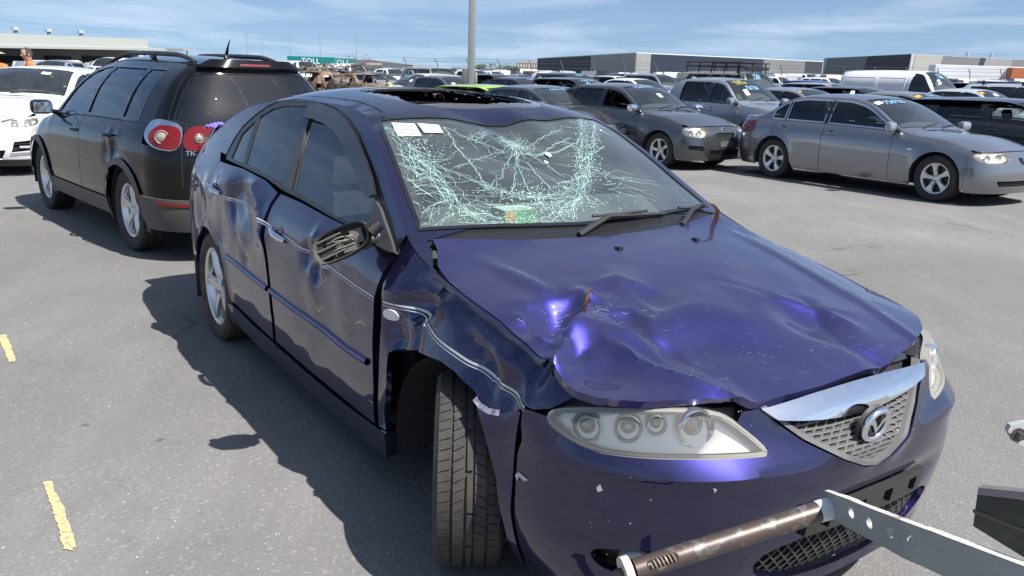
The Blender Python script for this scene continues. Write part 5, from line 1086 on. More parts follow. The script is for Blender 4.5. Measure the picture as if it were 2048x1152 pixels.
# ---------------------------------------------------------------- recovery gear reaching in from the right
def gear():
    steel = mat('worn_steel', (.10, .085, .08), .42, .6, var=[(14., (.13, .09, .075), .4, .7), (22., (.30, .29, .285), .56, .72)]); grey = mat('grey_machine_paint', (.34, .36, .35), .5, var=[(9., (.28, .30, .29), .4, .7), (70., (.10, .07, .05), .70, .76)]); cream = mat('cream_paint', (.62, .58, .46), .5, var=(30., (.4, .36, .28), .5, .7))
    dark = mat('dark_gear_paint', (.025, .03, .025), .4, var=[(12., (.055, .05, .035), .45, .7), (25., (.22, .08, .03), .66, .74)]); rustw = mat('worn_white_edge', (.70, .67, .64), .6, var=(9., (.22, .13, .09), .52, .66))
    root = empty('lifting_arm', (.8, 1.14, 0)); tag(root, 'grey perforated steel arm carrying a rusty tube crosswise before the blue car bumper', 'lifting gear'); off = np.array([-.8, -1.14, 0])
    A, B = np.array([.2995, 1.6829, .4688]), np.array([.781, 1.8123, .5709]); d = B-A; t = np.linspace(0, 1, 12)[:, None]
    k = np.linalg.norm(d); u_ = d/k
    V, F = tube_geo(A+d*t, .0250, 28, cap=False); tubeo = mk('tube', V+off, F, steel, root)
    # slot with a spring near the free end
    side = np.cross(u_, [0, 0, 1]); side /= np.linalg.norm(side); upv = np.cross(side, u_); fr = (-np.array([A[0], A[1], A[2]-1.555])); fr -= u_*np.dot(fr, u_); fr /= np.linalg.norm(fr); sd = np.cross(u_, fr)
    sl = [(.035+.055*(.5+.5*math.cos(a))*1.0 if False else .065+(.028 if math.cos(a) > 0 else -.028)+.011*math.cos(a), .011*math.sin(a)) for a in np.linspace(0, 6.283, 25)[:-1]]
    mk('slot', np.array([A+u_*x+sd*y+fr*(.0257-y*y*18) for x, y in sl])+off, [tuple(range(24))], DARK, root, smooth=False)
    hel = [A+u_*(.035+.06*q)+sd*.0085*math.sin(q*40)+fr*(.0250+.0035*math.cos(q*40)) for q in np.linspace(0, 1, 90)]; mk('spring', np.array(tube_geo(hel, .0024, 5)[0])+off, tube_geo(hel, .0024, 5)[1], mat('spring_rust', (.35, .24, .19), .5, .5), root)
    # white sleeve where the tube enters the arm
    V, F = tube_geo([B-u_*.035, B-u_*.005, B+u_*.012], [.026, .0265, .0265], 28); mk('sleeve', V+off, F, mat('sleeve_paint', (.62, .66, .68), .5, var=(20., (.45, .42, .40), .5, .7)), root)
    V, F = tube_geo([A-u_*.045, A-u_*.02, A+u_*.001], .014, 14); mk('pin', V+off, F, steel, root)
    pad = [(x, y) for x, y in smooth_poly([(-.035, -.03), (.035, -.03), (.035, .04), (-.035, .04)], 2)]
    P0 = A-u_*.01+fr*.0; G0 = np.array([P0+sd*x*1.05+fr*y*1.0 for x, y in pad]); n_ = len(pad); Vp = np.vstack([G0, G0-u_*.018]); Fp = [tuple(range(n_)), tuple(range(n_, 2*n_))[::-1]]+[(i, n_+i, n_+(i+1) % n_, (i+1) % n_) for i in range(n_)]
    fixn(mk('end_plate', Vp+off, Fp, cream, root, ang=25))
    o, u, v, n = [np.array(a) for a in ([.7712, 1.8224, .6102], [.0411, -.9433, .3294], [.2093, -.3142, -.926], [.977, .107, .1846])]
    out = [(0, 0), (.172, .001), (.331, .0015), (.465, .001), (.723, 0), (.86, 0), (.86, .085), (.467, .0816), (.298, .081), (.195, .0761), (-.005, .0694), (-.035, .058), (-.047, .036), (-.038, .012), (-.02, .002)]
    hs = [[(a+.0135*math.cos(q), b+.0135*math.sin(q)) for q in np.linspace(0, 6.283, 21)[:-1]] for a, b in ((.1173, .0299), (.201, .036), (.2899, .0369), (.3726, .0373))]
    mpf = lambda w: (lambda P: o+P[:, :1]*u+P[:, 1:]*v+n*w)
    pp, tt = tri2d(np.array(out), hs, .05); G = []
    loops = [densify(out, .05)]+[densify(h, .05) for h in hs]
    Vf = np.vstack([mpf(0)(pp), mpf(.014)(pp)]); m_ = len(pp); G.append((Vf, [tuple(t) for t in tt]+[tuple(t[::-1]+m_) for t in tt]))
    for Lp in loops[1:]:
        q = len(Lp); G.append((np.vstack([mpf(0)(Lp), mpf(.014)(Lp)]), [(i, (i+1) % q, q+(i+1) % q, q+i) for i in range(q)]))
    mk('arm_plate', *(lambda g: (np.asarray(g[0])+off, g[1]))(join_geo(G)), grey, root, ang=25)
    Lp = loops[0]; q = len(Lp); rnd = random.Random(2)
    e0 = np.array([p+np.array([0, rnd.uniform(-.001, .0015)]) for p in Lp]); Ve = np.vstack([mpf(0)(e0), mpf(.014)(e0)]); mk('arm_edge', Ve+off, [(i, (i+1) % q, q+(i+1) % q, q+i) for i in range(q)], rustw, root, smooth=False)
    boss = xf(lathe_geo([(.0, .004), (.030, .003), (.034, 0)], 24, 'x'), (0, 0, 0)); 
    # dark steel foot and bolted bracket further right
    D = np.array([[.8788, 1.414, .829], [.9033, 1.3213, .87], [.9281, 1.2549, .8932], [.9322, 1.2241, .7729], [.9068, 1.2953, .7689], [.8725, 1.3984, .7684]]); ce = D.mean(0); nn = np.cross(D[1]-D[0], D[5]-D[0]); nn /= np.linalg.norm(nn); nn = nn if nn[0] > 0 else -nn
    e2 = empty('steel_foot', (.93, 1.3, 0)); tag(e2, 'dark rusty steel plate at the right edge above the grey arm', 'lifting gear'); of2 = np.array([-.93, -1.3, 0]); Vd = np.vstack([D, D+nn*.03]); fixn(mk('foot_plate', Vd+of2, [tuple(range(6)), tuple(range(6, 12))[::-1]]+[(i, 6+i, 6+(i+1) % 6, (i+1) % 6) for i in range(6)], dark, e2, smooth=False))
    mk('foot_rib', *(lambda g: (g[0]+of2, g[1]))(tube_geo([D[0]*.45+D[5]*.55-nn*.002, D[2]*.45+D[3]*.55-nn*.002], .004, 6)), mat('rib_olive', (.10, .09, .06), .6), e2)
    mk('foot_lit_edge', *(lambda g: (g[0]+of2, g[1]))(tube_geo([D[0]+nn*.015, D[1]+nn*.015, D[2]+nn*.015], .016, 8)), mat('foot_lit_paint', (.30, .24, .22), .5, .4), e2)  # bar added along the top; its paler colour paints the sunlit edge
    Bk = np.array([[.9318, 1.4429, .9417], [.937, 1.4455, .9518], [.961, 1.4471, .958], [1.0189, 1.4464, .9553], [1.0207, 1.4325, .9012], [.9625, 1.436, .9147], [.9436, 1.4379, .9222]])
    e3 = empty('bolted_bracket', (1., 1.44, 0)); tag(e3, 'small grey rounded bracket with a bolt at the far right edge', 'lifting gear'); of3 = np.array([-1., -1.44, 0]); Vb = np.vstack([Bk, Bk+[0, .012, 0]]); q = 7; fixn(mk('bracket_plate', Vb+of3, [tuple(range(q)), tuple(range(q, 2*q))[::-1]]+[(i, q+i, q+(i+1) % q, (i+1) % q) for i in range(q)], grey, e3, smooth=False))
    mk('bolt', *xf(join_geo([lathe_geo([(0, -.014), (.006, -.014), (.008, -.008), (.008, 0)], 6), lathe_geo([(.008, -.003), (.013, -.003), (.013, .0)], 14)]), np.array([.948, 1.437, .938])+of3), steel, e3)
gear()
# ---------------------------------------------------------------- loose things on and in the blue car
def local(P): c, s = math.cos(MQ[2]), math.sin(MQ[2]); P = np.atleast_2d(P); return np.stack([MQ[0]+c*P[:, 0]-s*P[:, 1], MQ[1]+s*P[:, 0]+c*P[:, 1], P[:, 2]], -1)
def rag(name, label, cat, c0, du, dv, m, seed, amp=.02):
    rnd = waves(seed, 5, 40, 120); n = 14; c0, du, dv = map(np.array, (c0, du, dv)); nn = np.cross(du, dv); nn = nn/np.linalg.norm(nn); V = []
    for i in range(n):
        for j in range(n):
            a, b = i/(n-1)-.5, j/(n-1)-.5; k = 1-.35*abs(b)*math.sin(5*a+seed); V.append(c0+du*a*k+dv*b+nn*amp*float(rnd(np.array(a*.3), np.array(b*.3)))+np.array([0, 0, -.03*(a*a+b*b)]))
    W_ = local(V); ce = W_.mean(0); ce[2] = W_[:, 2].min()
    o = mk(name, W_-ce, [(i*n+j, (i+1)*n+j, (i+1)*n+j+1, i*n+j+1) for i in range(n-1) for j in range(n-1)], m, ang=180); o.location = ce; return tag(o, label, cat)
def check_mat():
    m = bpy.data.materials.new('check_cloth'); m.use_nodes = True; N, L = m.node_tree.nodes, m.node_tree.links; tc = N.new('ShaderNodeTexCoord'); ck = N.new('ShaderNodeTexChecker'); ck.inputs['Scale'].default_value = 22.; ck.inputs[1].default_value = (.62, .66, .75, 1); ck.inputs[2].default_value = (.06, .12, .45, 1); L.new(tc.outputs['Object'], ck.inputs[0]); L.new(ck.outputs[0], N['Principled BSDF'].inputs['Base Color']); N['Principled BSDF'].inputs['Roughness'].default_value = .9; return m
rag('checked_cloth', 'blue and white checked cloth hanging inside the rear side window of the blue car', 'cloth', (-2.28, -.665, 1.155), (.30, -.02, -.07), (-.03, -.03, .10), check_mat(), 3, .012)
rag('purple_rag', 'purple rag lying on the rear wing of the blue car', 'cloth', (-3.46, -.60, 1.185), (.15, .02, .01), (-.02, .09, .02), mat('purple_cloth', (.17, .14, .52), .85), 6, .02)
def small_box():
    o = empty('carton', local([(-.53, -.25, .0)])[0], MQ[2]); tag(o, 'small green and white carton lying on the dashboard behind the shattered windscreen', 'box'); z = 1.005
    mk('carton_body', *box_geo((0, 0, z), (.10, .15, .085)), mat('carton_green', (.16, .45, .22), .6), o, smooth=False); mk('carton_top', *box_geo((0, .0, z+.045), (.098, .148, .004)), mat('carton_white', (.7, .78, .7), .6), o, smooth=False); mk('carton_band', *box_geo((.0515, -.05, z+.02), (.003, .05, .04)), mat('carton_orange', (.7, .4, .1), .6), o, smooth=False)
small_box()
P = local([(-.285, .62, .955), (-.272, .615, .99), (-.255, .60, 1.03), (-.262, .575, 1.055), (-.27, .56, 1.06)]); Vs = []
for i, p in enumerate(P): w_ = .011*(1-.12*i); Vs += [p+[w_, 0, 0], p-[w_, 0, 0], p-[w_, .004, 0], p+[w_, -.004, 0]]
Vs = np.array(Vs); b0 = P[0]; o = mk('orange_strap', Vs-b0, [(4*i+k, 4*i+(k+1) % 4, 4*i+4+(k+1) % 4, 4*i+4+k) for i in range(4) for k in range(4)], mat('strap_orange', (.42, .16, .06), .7)); o.location = b0; fixn(o); tag(o, 'bent orange brown strip sticking up by the left wiper of the blue car', 'debris')
# ---------------------------------------------------------------- near and middle vehicles
PT = lambda n, c, r=.3, m=.6, d=.015: mat(n, c, r, m, coat=1., dust=d, spec=.15)
GREY = PT('mid_grey_paint', (.24, .25, .27), .25, .8); GUN = PT('gunmetal_paint', (.10, .105, .116), .25, .75); CHAR = PT('charcoal_paint', (.026, .027, .031)); SILV = PT('silver_paint', (.42, .44, .47), .3, .7); WHT = PT('white_paint', (.66, .67, .68), .35, 0., .02); BLK = mat('black_paint', (.004, .004, .005), .12, 0., coat=.45, spec=.15, coat_r=.02)
LIME = PT('lime_paint', (.36, .58, .03), .35, .1, .03); CREAM = PT('cream_car_paint', (.60, .55, .33), .35, .0); BEIGE = PT('beige_paint', (.30, .25, .18), .4, .4, .05); BLUE = PT('mid_blue_paint', (.03, .06, .30), .3, .6); UTEG = PT('ute_grey_paint', (.27, .30, .335), .3, .6); NAVY = PT('navy_paint', (.018, .022, .05), .3, .6); GOLD = PT('gold_paint', (.27, .24, .18), .35, .6, .04)
def silver_grey_sedan():
    g = [[(-.135, .575), (-.03, .575), (-.02, .66), (-.12, .68), (-.17, .64)], [(.03, .575), (.135, .575), (.17, .64), (.12, .68), (.02, .66)]]
    s = spec(wb=2.888, xn=.80, xt=-3.98, hw=.905, h=1.425, zn=.70, belt=(.915, .965), cowl=(-.55, .955), head=-1.42, rear=-2.70, deck=(-3.32, 1.005), xA=-.60, rw=.327, tw=.225, rr=.212, style='wide', wins=((-.80, -1.90), (-1.99, -2.72), (-2.77, -3.02)), doors=(-.72, -1.94, -2.92), lamp_a=(.33, .92), lamp_z=(.15, .015), grille=g, plate=False, low=[[(-.55, .285), (.55, .285), (.60, .36), (-.60, .36)]], yellowed=1, mir=PT('mirror_grey', (.35, .37, .4)))
    o = gen_car(s, 'grey_sedan', 'metallic grey sedan parked side-on at the right, nearest the camera', 'car', GREY, trim_chrome=True)
    screen_text(o, s, '756735', INKB, -1.22, -.20, .16); card(o, s, -1.27, -.52, .13, .09)
    for sg in (-1, 1):
        panel('side_repeater', [(-.42+.045*math.cos(t), .70+.014*math.sin(t)) for t in np.linspace(0, 6.28, 14)[:-1]], s['c'].side(sg, .004), CLEARL, o, step=.05, depth=.006)
        panel('fuel_flap', smooth_poly([(-3.12, .80), (-3.32, .80), (-3.32, .93), (-3.12, .94)], 2), s['c'].side(sg, .002), GREY, o, step=.08, depth=.004, inset=.0)
    put(o, 6.607, 12.236, -1.0014)
silver_grey_sedan()
def dark_hatch():
    s = spec(wb=2.64, xn=.84, xt=-3.40, hw=.90, h=1.46, zn=.74, belt=(.95, 1.03), cowl=(-.42, 1.0), head=-1.22, rear=-2.45, deck=(-3.12, 1.06), xA=-.48, rw=.316, tw=.2, rr=.205, style='five', wins=((-.70, -1.52), (-1.62, -2.35), (-2.45, -2.80)), doors=(-.55, -1.57, -2.48), lamp_a=(.45, .94), lamp_z=(.20, .02), yellowed=1, grille=[[(-.27, .60), (.27, .60), (.31, .67), (-.31, .67)]], low=[[(-.42, .28), (.42, .28), (.42, .37), (-.42, .37)], [(.58, .36), (.85, .38), (.84, .45), (.58, .44)], [(-.85, .38), (-.58, .36), (-.58, .44), (-.84, .45)]], mir=CHROME)
    o = gen_car(s, 'dark_hatchback', 'dark grey hatchback with open front side window and chrome mirror cap', 'car', GUN)
    screen_text(o, s, '7567991', INKB, -1.10, -.12, .15); card(o, s, -.80, .02, .11, .10)
    for w_ in [ch for ch in o.children if ch.name.startswith('side_window')][:1]: bpy.data.objects.remove(w_)
    mk('bonnet_ornament', *xf(lathe_geo([(.055+.012*math.cos(t), .012*math.sin(t)) for t in np.linspace(0, 6.28, 9)], 20, 'x', .6, 5.4), (.74, 0, .70), (0, -.3, 0)), CHROME, o)
    put(o, 3.203, 15.705, -.8633)
dark_hatch()
def black_suv():
    s = spec(wb=2.604, xn=.84, xt=-3.50, hw=.905, h=1.63, zn=.82, tum=(.44, 2.8), belt=(1.02, 1.085), cowl=(-.40, 1.06), head=-1.12, rear=-2.9, xA=-.42, rw=.345, tw=.235, rr=.222, style='five', wins=((-.62, -1.46), (-1.53, -2.38), (-2.45, -2.82)), doors=(-.5, -1.48, -2.50), kind='suv', dark_sill=True, zs=.27, steep=.085, blocks=46, tg=(.74, -.02, .13), tail_lamp=None)
    s['st'] = .035; s['c'].dsg = 1; dd = dents([[[(-2.30, .98), (-2.36, .78), (-2.40, .66)], .020, .04], [[(-2.52, .98), (-2.46, .80), (-2.52, .72)], .012, .03]], [[(-2.27, .80), -.022, .09], [(-2.45, .86), -.028, .08]], waves(5, 4, 14, 30), .006); s['c'].ds = lambda X, z: dd(X, z)*np.clip((1.04-z)/.08, 0, 1)
    B = s['c'].B; s['tail_lamp'] = [(.42*B, .93), (1.0*B, .93), (1.0*B, 1.06), (.42*B, 1.06)]
    o = gen_car(s, 'black_suv', 'black SUV with roof rails and dented rear quarter seen from behind', 'car', BLK, glassm=glass('suv_glass', (.45, .50, .52), 1.55, dust=.01)); c = s['c']; ref2 = (-1.6, 0, .6)
    for ch in [k for k in o.children if k.name.startswith('tail_light')]: bpy.data.objects.remove(ch)
    for sg in (1, -1):
        t = empty('tail_light', parent=o); f = lambda P: np.array([(sg*a, z) for a, z in P])[::sg]
        panel('lamp_outer', f(smooth_poly([(.625*B, .895), (.80*B, .90), (.96*B, .975), (1.0*B, 1.07), (.94*B, 1.13), (.80*B, 1.135), (.625*B, 1.09)], 2)), c.tail(.010), CHROME, t, step=.03, depth=.03, ref=ref2)
        panel('lamp_red_outer', f(smooth_poly([(.63*B, .90), (.78*B, .905), (.90*B, .965), (.905*B, 1.05), (.82*B, 1.10), (.63*B, 1.075)], 2)), c.tail(.016), RED, t, step=.03, depth=.01, ref=ref2)
        panel('lamp_red_inner', f(smooth_poly([(.38*B, .93), (.46*B, .91), (.615*B, .895), (.615*B, 1.09), (.47*B, 1.095), (.43*B, 1.08)], 2)), c.tail(.014), RED, t, step=.03, depth=.03, ref=ref2)
        for a, z, r in ((.765*B, 1.0, .040), (.51*B, 1.0, .028)):
            V = c.tail(.018)(np.array([[sg*a, z]]))[0]; g = join_geo([lathe_geo([(r*1.35, -.004), (r*1.25, -.010), (r*1.12, -.004)], 24, 'x'), lathe_geo([(0, -.012), (r*.6, -.010), (r, -.002)], 24, 'x')])
            mk('lamp_lens', *xf(g, V, (0, 0, -sg*(.55 if a > .7*B else .12))), mat('lamp_pearl', (.40, .36, .30), .15, .3, coat=1.), t)
        panel('reflector', f([(.45*B, .455), (.80*B, .475), (.80*B, .505), (.45*B, .485)]), c.tail(.03), RED, o, step=.05, depth=.01, ref=ref2)
        # roof rails
        P = [(x, sg*(float(c.se(x))-.075)) for x in np.linspace(-.98, -3.0, 18)]; hh = [.0, .02, .035]+[.045]*12+[.035, .02, .0]; V = np.vstack([c.roof(h_)(np.array([p])) for p, h_ in zip(P, hh)])
        mk('roof_rail', *tube_geo(V, [.014, .018, .02]+[.021]*12+[.02, .018, .014], 8), mat('rail_black', (.012, .012, .012), .4, dust=.05), o)
        mk('rail_foot', *box_geo(c.roof(.025)(np.array([P[9]]))[0], (.10, .03, .05), .01), PLASTIC, o)
    lowb = [(-B, .26), (B, .26), (B, .53), (.6*B, .52), (-.6*B, .52), (-B, .53)]
    panel('rear_bumper', lowb, c.tail(.022), mat('bumper_grey', (.035, .036, .038), .5, dust=.10), o, step=.06, depth=.03, ref=ref2)
    panel('hatch_spoiler', [(-.72*B, 1.535), (.72*B, 1.535), (.66*B, 1.60), (-.66*B, 1.60)], c.tail(.06), BLK, o, step=.05, depth=.05, ref=ref2)
    panel('brake_light', [(-.22*B, 1.548), (.22*B, 1.548), (.21*B, 1.568), (-.21*B, 1.568)], c.tail(.064), mat('brake_red', (.16, .01, .01), .2, coat=1.), o, step=.06, depth=.004, ref=ref2)
    mk('tailgate_gap', *ribbon_geo([(.618*B, .62), (.618*B, 1.10), (.78*B, 1.13), (.77*B, 1.48)], .010, c.tail, .003, step=.05), DARK, o)
    mk('tailgate_gap', *ribbon_geo([(-.618*B, .62), (-.618*B, 1.10), (-.78*B, 1.13), (-.77*B, 1.48)], .010, c.tail, .003, step=.05), DARK, o)
    V, F = text_geo('TIGUAN', .050, 1.15); P = np.stack([(.50*B)-V[:, 0], .868+V[:, 1]], -1); mk('lettering', c.tail(.006)(P), F, CHROME, o, smooth=False)
    V0 = c.roof(.0)(np.array([[-2.75, .0]]))[0]; mk('aerial', *tube_geo([V0, V0+[.0, 0, .03], V0+[-.05, 0, .11], V0+[-.09, 0, .15]], [.03, .016, .007, .003], 8), TRIM, o)
    mk('rear_wiper', *tube_geo(c.tail(.02)(np.array([(0, 1.07), (.16, 1.10), (.36, 1.12)])), .009, 6), PLASTIC, o)
    put(o, -4.374, 9.417, 2.3137)
black_suv()
def white_sedan_front():
    s = spec(wb=2.83, xn=.90, xt=-3.9, hw=.91, h=1.455, zn=.78, belt=(.97, 1.03), cowl=(-.45, 1.03), head=-1.3, rear=-2.6, deck=(-3.35, 1.08), xA=-.5, lamp_a=(.46, .95), lamp_z=(.15, .035), grille=[[(-.36, .50), (.36, .50), (.46, .68), (-.46, .68)]], low=[[(-.5, .24), (.5, .24), (.55, .36), (-.55, .36)], [(.62, .33), (1.02, .36), (1.0, .50), (.66, .47)], [(-1.02, .36), (-.62, .33), (-.66, .47), (-1.0, .50)]])
    o = gen_car(s, 'white_sedan', 'white sedan facing the camera at the left edge beside the black SUV', 'car', WHT); c = s['c']; card(o, s, -1.05, .30, .13, .08)
    for sg in (-1, 1):
        mk('bumper_chrome', *ribbon_geo([(sg*.60, .315), (sg*.85, .32), (sg*1.03, .37)], .022, c.nose, .012, step=.04), CHROME, o)
        mk('fog_light', *xf(box_geo((0, 0, 0), (.03, .15, .03), .008), c.nose(-.02)(np.array([[sg*.80, .40]]))[0], (0, 0, sg*.6)), CLEARL, o)
    mk('lower_valance', *ribbon_geo([(a, .19) for a in np.linspace(-1.05, 1.05, 20)], .09, c.nose, .008, step=.1), PLASTIC, o)
    park(o, 85, 13.3, -1.50)
white_sedan_front()
def ute(label, paint, px, d, yaw, lod=1, name='utility_truck', mark=None, **k):
    s = spec(wb=3.05, xn=.78, xt=-4.25, hw=.86, h=k.get('h', 1.66), zn=.92, belt=(1.08, 1.10), cowl=(-.48, 1.13), head=-1.12, rear=-2.35, deck=(-2.72, 1.10), xA=-.50, rw=.36, tw=.235, rr=.21, style='five', wins=((-.62, -1.32), (-1.42, -2.18)), doors=(-.55, -1.37, -2.32), zs=.36, boxy=1, lamp_a=(.48, .93), lamp_z=(.22, .05), tum=(.28, 2.0), ra=.43, dark_sill=False, grille=[[(-.42, .68), (.42, .68), (.44, .85), (-.44, .85)]])
    o = gen_car(s, name, label, 'ute', paint, lod=lod); c = s['c']
    for sg in (-1, 1):
        mk('flare', *ribbon_geo([(.0+.455*math.cos(t), .36+.455*math.sin(t)) for t in np.linspace(.1, math.pi-.1, 18)], .07, lambda o_: c.side(sg, o_), .03, step=.08), PLASTIC, o)
        mk('side_repeater', *xf(box_geo((0, 0, 0), (.06, .02, .04), .006), c.side(sg, .006)(np.array([[-.50, .93]]))[0]), AMBER, o)
    if mark:
        for tx, m_, xx, yy, sz in mark: screen_text(o, s, tx, m_, xx, yy, sz)
        card(o, s, -.72, -.30, .13, .12)
    park(o, px, d, yaw); return o
ute('grey dual cab ute with black flares and yellow writing on its windscreen', UTEG, 1440, 19.0, -.93, 1, mark=(('VS21', INKY, -1.0, -.30, .13), ('1171/16', INKY, -.92, -.25, .10), ('7567304', INKB, -.80, -.02, .12)), h=1.63)
def misc(kind, name, label, paint, px, d, yaw, cat='car', lod=1, mark=None, cardp=None, glassm=None, **k):
    base = dict(
        sedan=dict(wb=2.75, h=1.43, hw=.89, belt=(.93, .985), head=-1.28, rear=-2.55, deck=(-3.22, 1.03), xt=-3.85, wins=((-.68, -1.62), (-1.71, -2.62)), doors=(-.55, -1.66, -2.62)),
        hatch=dict(wb=2.58, h=1.48, hw=.87, belt=(.95, 1.03), head=-1.15, rear=-2.7, xt=-3.28, steep=.16, kind='hatch', wins=((-.64, -1.46), (-1.55, -2.35), (-2.43, -2.72)), doors=(-.5, -1.5, -2.4)),
        suv=dict(wb=2.72, h=1.62, hw=.92, zn=.84, belt=(1.03, 1.09), cowl=(-.42, 1.07), head=-1.2, rear=-2.95, xt=-3.70, steep=.12, kind='suv', rw=.35, tw=.23, zs=.27, wins=((-.68, -1.52), (-1.60, -2.42), (-2.50, -3.02)), doors=(-.5, -1.56, -2.5)),
        wagon=dict(wb=2.97, h=1.80, hw=.91, zn=1.0, belt=(1.13, 1.15), cowl=(-.52, 1.20), head=-.98, rear=-3.2, xt=-3.95, steep=.03, kind='suv', boxy=1, rw=.38, tw=.25, zs=.38, ra=.45, tum=(.22, 1.6), xA=-.55, wins=((-.62, -1.32), (-1.42, -2.2), (-2.3, -3.2)), doors=(-.55, -1.37, -2.35), lamp_z=(.22, .06)),
        van=dict(wb=3.2, h=1.98, hw=.93, zn=.95, belt=(1.15, 1.17), cowl=(-.05, 1.22), head=-.85, rear=-3.4, xt=-4.15, steep=.02, kind='van', boxy=1, rw=.345, tw=.215, zs=.26, tum=(.14, .9), xA=-.12, wins=((-.28, -1.12),), doors=(-.16, -1.2, None), lamp_z=(.28, .04), tail_glass=False),
        mpv=dict(wb=2.70, h=1.47, hw=.89, belt=(.96, 1.05), cowl=(-.30, 1.03), head=-1.15, rear=-2.7, xt=-3.5, xA=-.30, steep=.16, kind='hatch', wins=((-.55, -1.52), (-1.66, -2.50)), doors=(-.42, -1.58, -2.5)))[kind]
    base.update(k); s = spec(**base); o = gen_car(s, name, label, cat, paint, lod=lod, glassm=glassm)
    for tx, m_, xx, yy, sz in mark or (): screen_text(o, s, tx, m_, xx, yy, sz)
    for q in cardp or (): card(o, s, *q)
    if kind == 'van' and lod < 2:
        for sg in (-1, 1):
            for x0, x1 in ((-1.32, -2.35), (-2.45, -3.75)): mk('panel_swage', *ribbon_geo(round_poly([(x0, 1.12), (x1, 1.12), (x1, 1.72), (x0, 1.72)], .15), .03, lambda o_: s['c'].side(sg, o_), .0, step=.08, closed=True, offs=[(-1, .001), (0, .012), (1, .001)]), paint, o)
            mk('door_rail', *ribbon_geo([(-1.25, .30), (-1.25, 1.75)], .008, lambda o_: s['c'].side(sg, o_), .002, step=.1), DARK, o); mk('door_rail', *ribbon_geo([(-2.40, .98), (-3.9, .98)], .014, lambda o_: s['c'].side(sg, o_), .002, step=.1), DARK, o)
    park(o, px, d, yaw); return o, s
TAG_O = mat('orange_tag', (.85, .35, .03), .6); TAG_P = mat('pink_tag', (.8, .12, .15), .6)
misc('mpv', 'dark_hatchback', 'charcoal hatchback with long sloping windscreen parked right behind the grey sedan', CHAR, 2010, 15.2, -.98, lod=0, mark=(('7567306', INKB, -.85, -.15, .15),), cardp=((-.42, .0, .16, .10), (-.98, -.42, .09, .06)), h=1.43)
o, s_ = misc('wagon', 'four_wheel_drive', 'tan four wheel drive with black roof rack and snorkel', GOLD, 1468, 27., -.93, cat='4x4', mark=(('7566', INKB, -.80, -.2, .16),), cardp=((-.62, -.40, .14, .12),))
def rack(o, s):
    c = s['c']; e = empty('roof_rack', parent=o); blk = mat('rack_black', (.012, .012, .013), .5)
    for sg in (-1, 1):
        for z in (.14, .26): mk('rack_rail', *tube_geo([(-1.0, sg*.66, s['h']+z), (-3.3, sg*.66, s['h']+z)], .018, 6), blk, e)
        for x in np.linspace(-1.15, -3.2, 5): mk('rack_leg', *tube_geo([(x, sg*.70, s['h']-.06), (x, sg*.66, s['h']+.10), (x, sg*.66, s['h']+.26)], .022, 6), blk, e)
    for x in np.linspace(-1.0, -3.3, 9): mk('rack_bar', *tube_geo([(x, -.66, s['h']+.14), (x, .66, s['h']+.14)], .014, 6), blk, e)
    mk('rack_bar', *tube_geo([(-1.0, -.66, s['h']+.26), (-1.0, .66, s['h']+.26)], .018, 6), blk, e); mk('light_bar', *box_geo((-.95, 0, s['h']+.08), (.06, 1.1, .07), .01), blk, e)
    mk('snorkel', *tube_geo([(-.35, -.86, 1.10), (-.60, -.84, 1.22), (-1.02, -.74, 1.72), (-1.05, -.74, 1.84)], [.045, .045, .04, .06], 10), blk, o)
rack(o, s_)
misc('sedan', 'silver_sedan', 'silver sedan with dark sunroof panel between the ute and the grey sedan', SILV, 1592, 22.5, -.98, cardp=((-2.0, 0, .7, .55, TRIM), (-1.2, -.55, .08, .08, TAG_O)), glassm=GTINT)
misc('sedan', 'grey_sedan', 'pale grey sedan with an orange tag on the windscreen corner, mid row', PT('warm_grey_paint', (.30, .295, .29)), 1818, 21.0, -1.0, mark=(('75672', INKB, -1.12, -.1, .16),), cardp=((-1.18, -.52, .16, .12, TAG_O),), glassm=GTINT)
misc('sedan', 'white_sedan', 'white silver sedan with orange tag in front of the white SUV', PT('pearl_paint', (.62, .65, .69), .3, .4), 1938, 25., -1.02, mark=(('7567', INKB, -1.12, .05, .16),), cardp=((-1.15, -.50, .16, .12, TAG_O), (-.95, -.1, .2, .1)), h=1.50)
misc('van', 'white_van', 'white panel van standing behind the rows on the right', WHT, 1806, 29.5, -.98, cat='van', mark=(('756', INKB, -.55, -.1, .2),), cardp=((-.40, -.3, .14, .12),))
o, s_ = misc('suv', 'white_suv', 'white SUV with silver roof bars at the right edge', PT('silver_white_paint', (.6, .62, .65)), 2035, 26.5, -1.05, glassm=GTINT, h=1.66)
for x in (-1.35, -2.6): mk('roof_bar', *tube_geo([(x, -.62, s_['h']+.07), (x, .62, s_['h']+.07)], .022, 6), mat('bar_silver', (.7, .72, .74), .3, .6), o); [mk('bar_foot', *box_geo((x, sg*.60, s_['h']), (.08, .05, .12)), TRIM, o) for sg in (-1, 1)]
misc('hatch', 'dark_hatchback', 'dark hatchback with a blue D written on its windscreen', PT('dark_grey_blue', (.03, .032, .038)), 1146, 27., -.88, mark=(('7567741', INKB, -1.0, -.1, .16), ('D', INKB, -.82, -.18, .22)), cardp=((-.55, -.45, .10, .08),))
misc('suv', 'dark_wagon', 'charcoal SUV with chrome window line behind the hatchback marked D', CHAR, 1135, 35., -.92, mark=(('75671', INKB, -1.02, -.1, .18),), cardp=((-.78, -.35, .16, .10),), h=1.60)
misc('sedan', 'dark_sedan', 'dark grey sedan marked 666105 just behind the blue car roof', GUN, 1092, 17.5, -.95, mark=(('666105', INKB, -1.12, -.1, .14),), cardp=((-1.2, .5, .10, .08, TAG_P),), h=1.36)
misc('hatch', 'lime_hatchback', 'lime green small car behind the blue car roof', LIME, 990, 19.5, -.85, h=1.31)
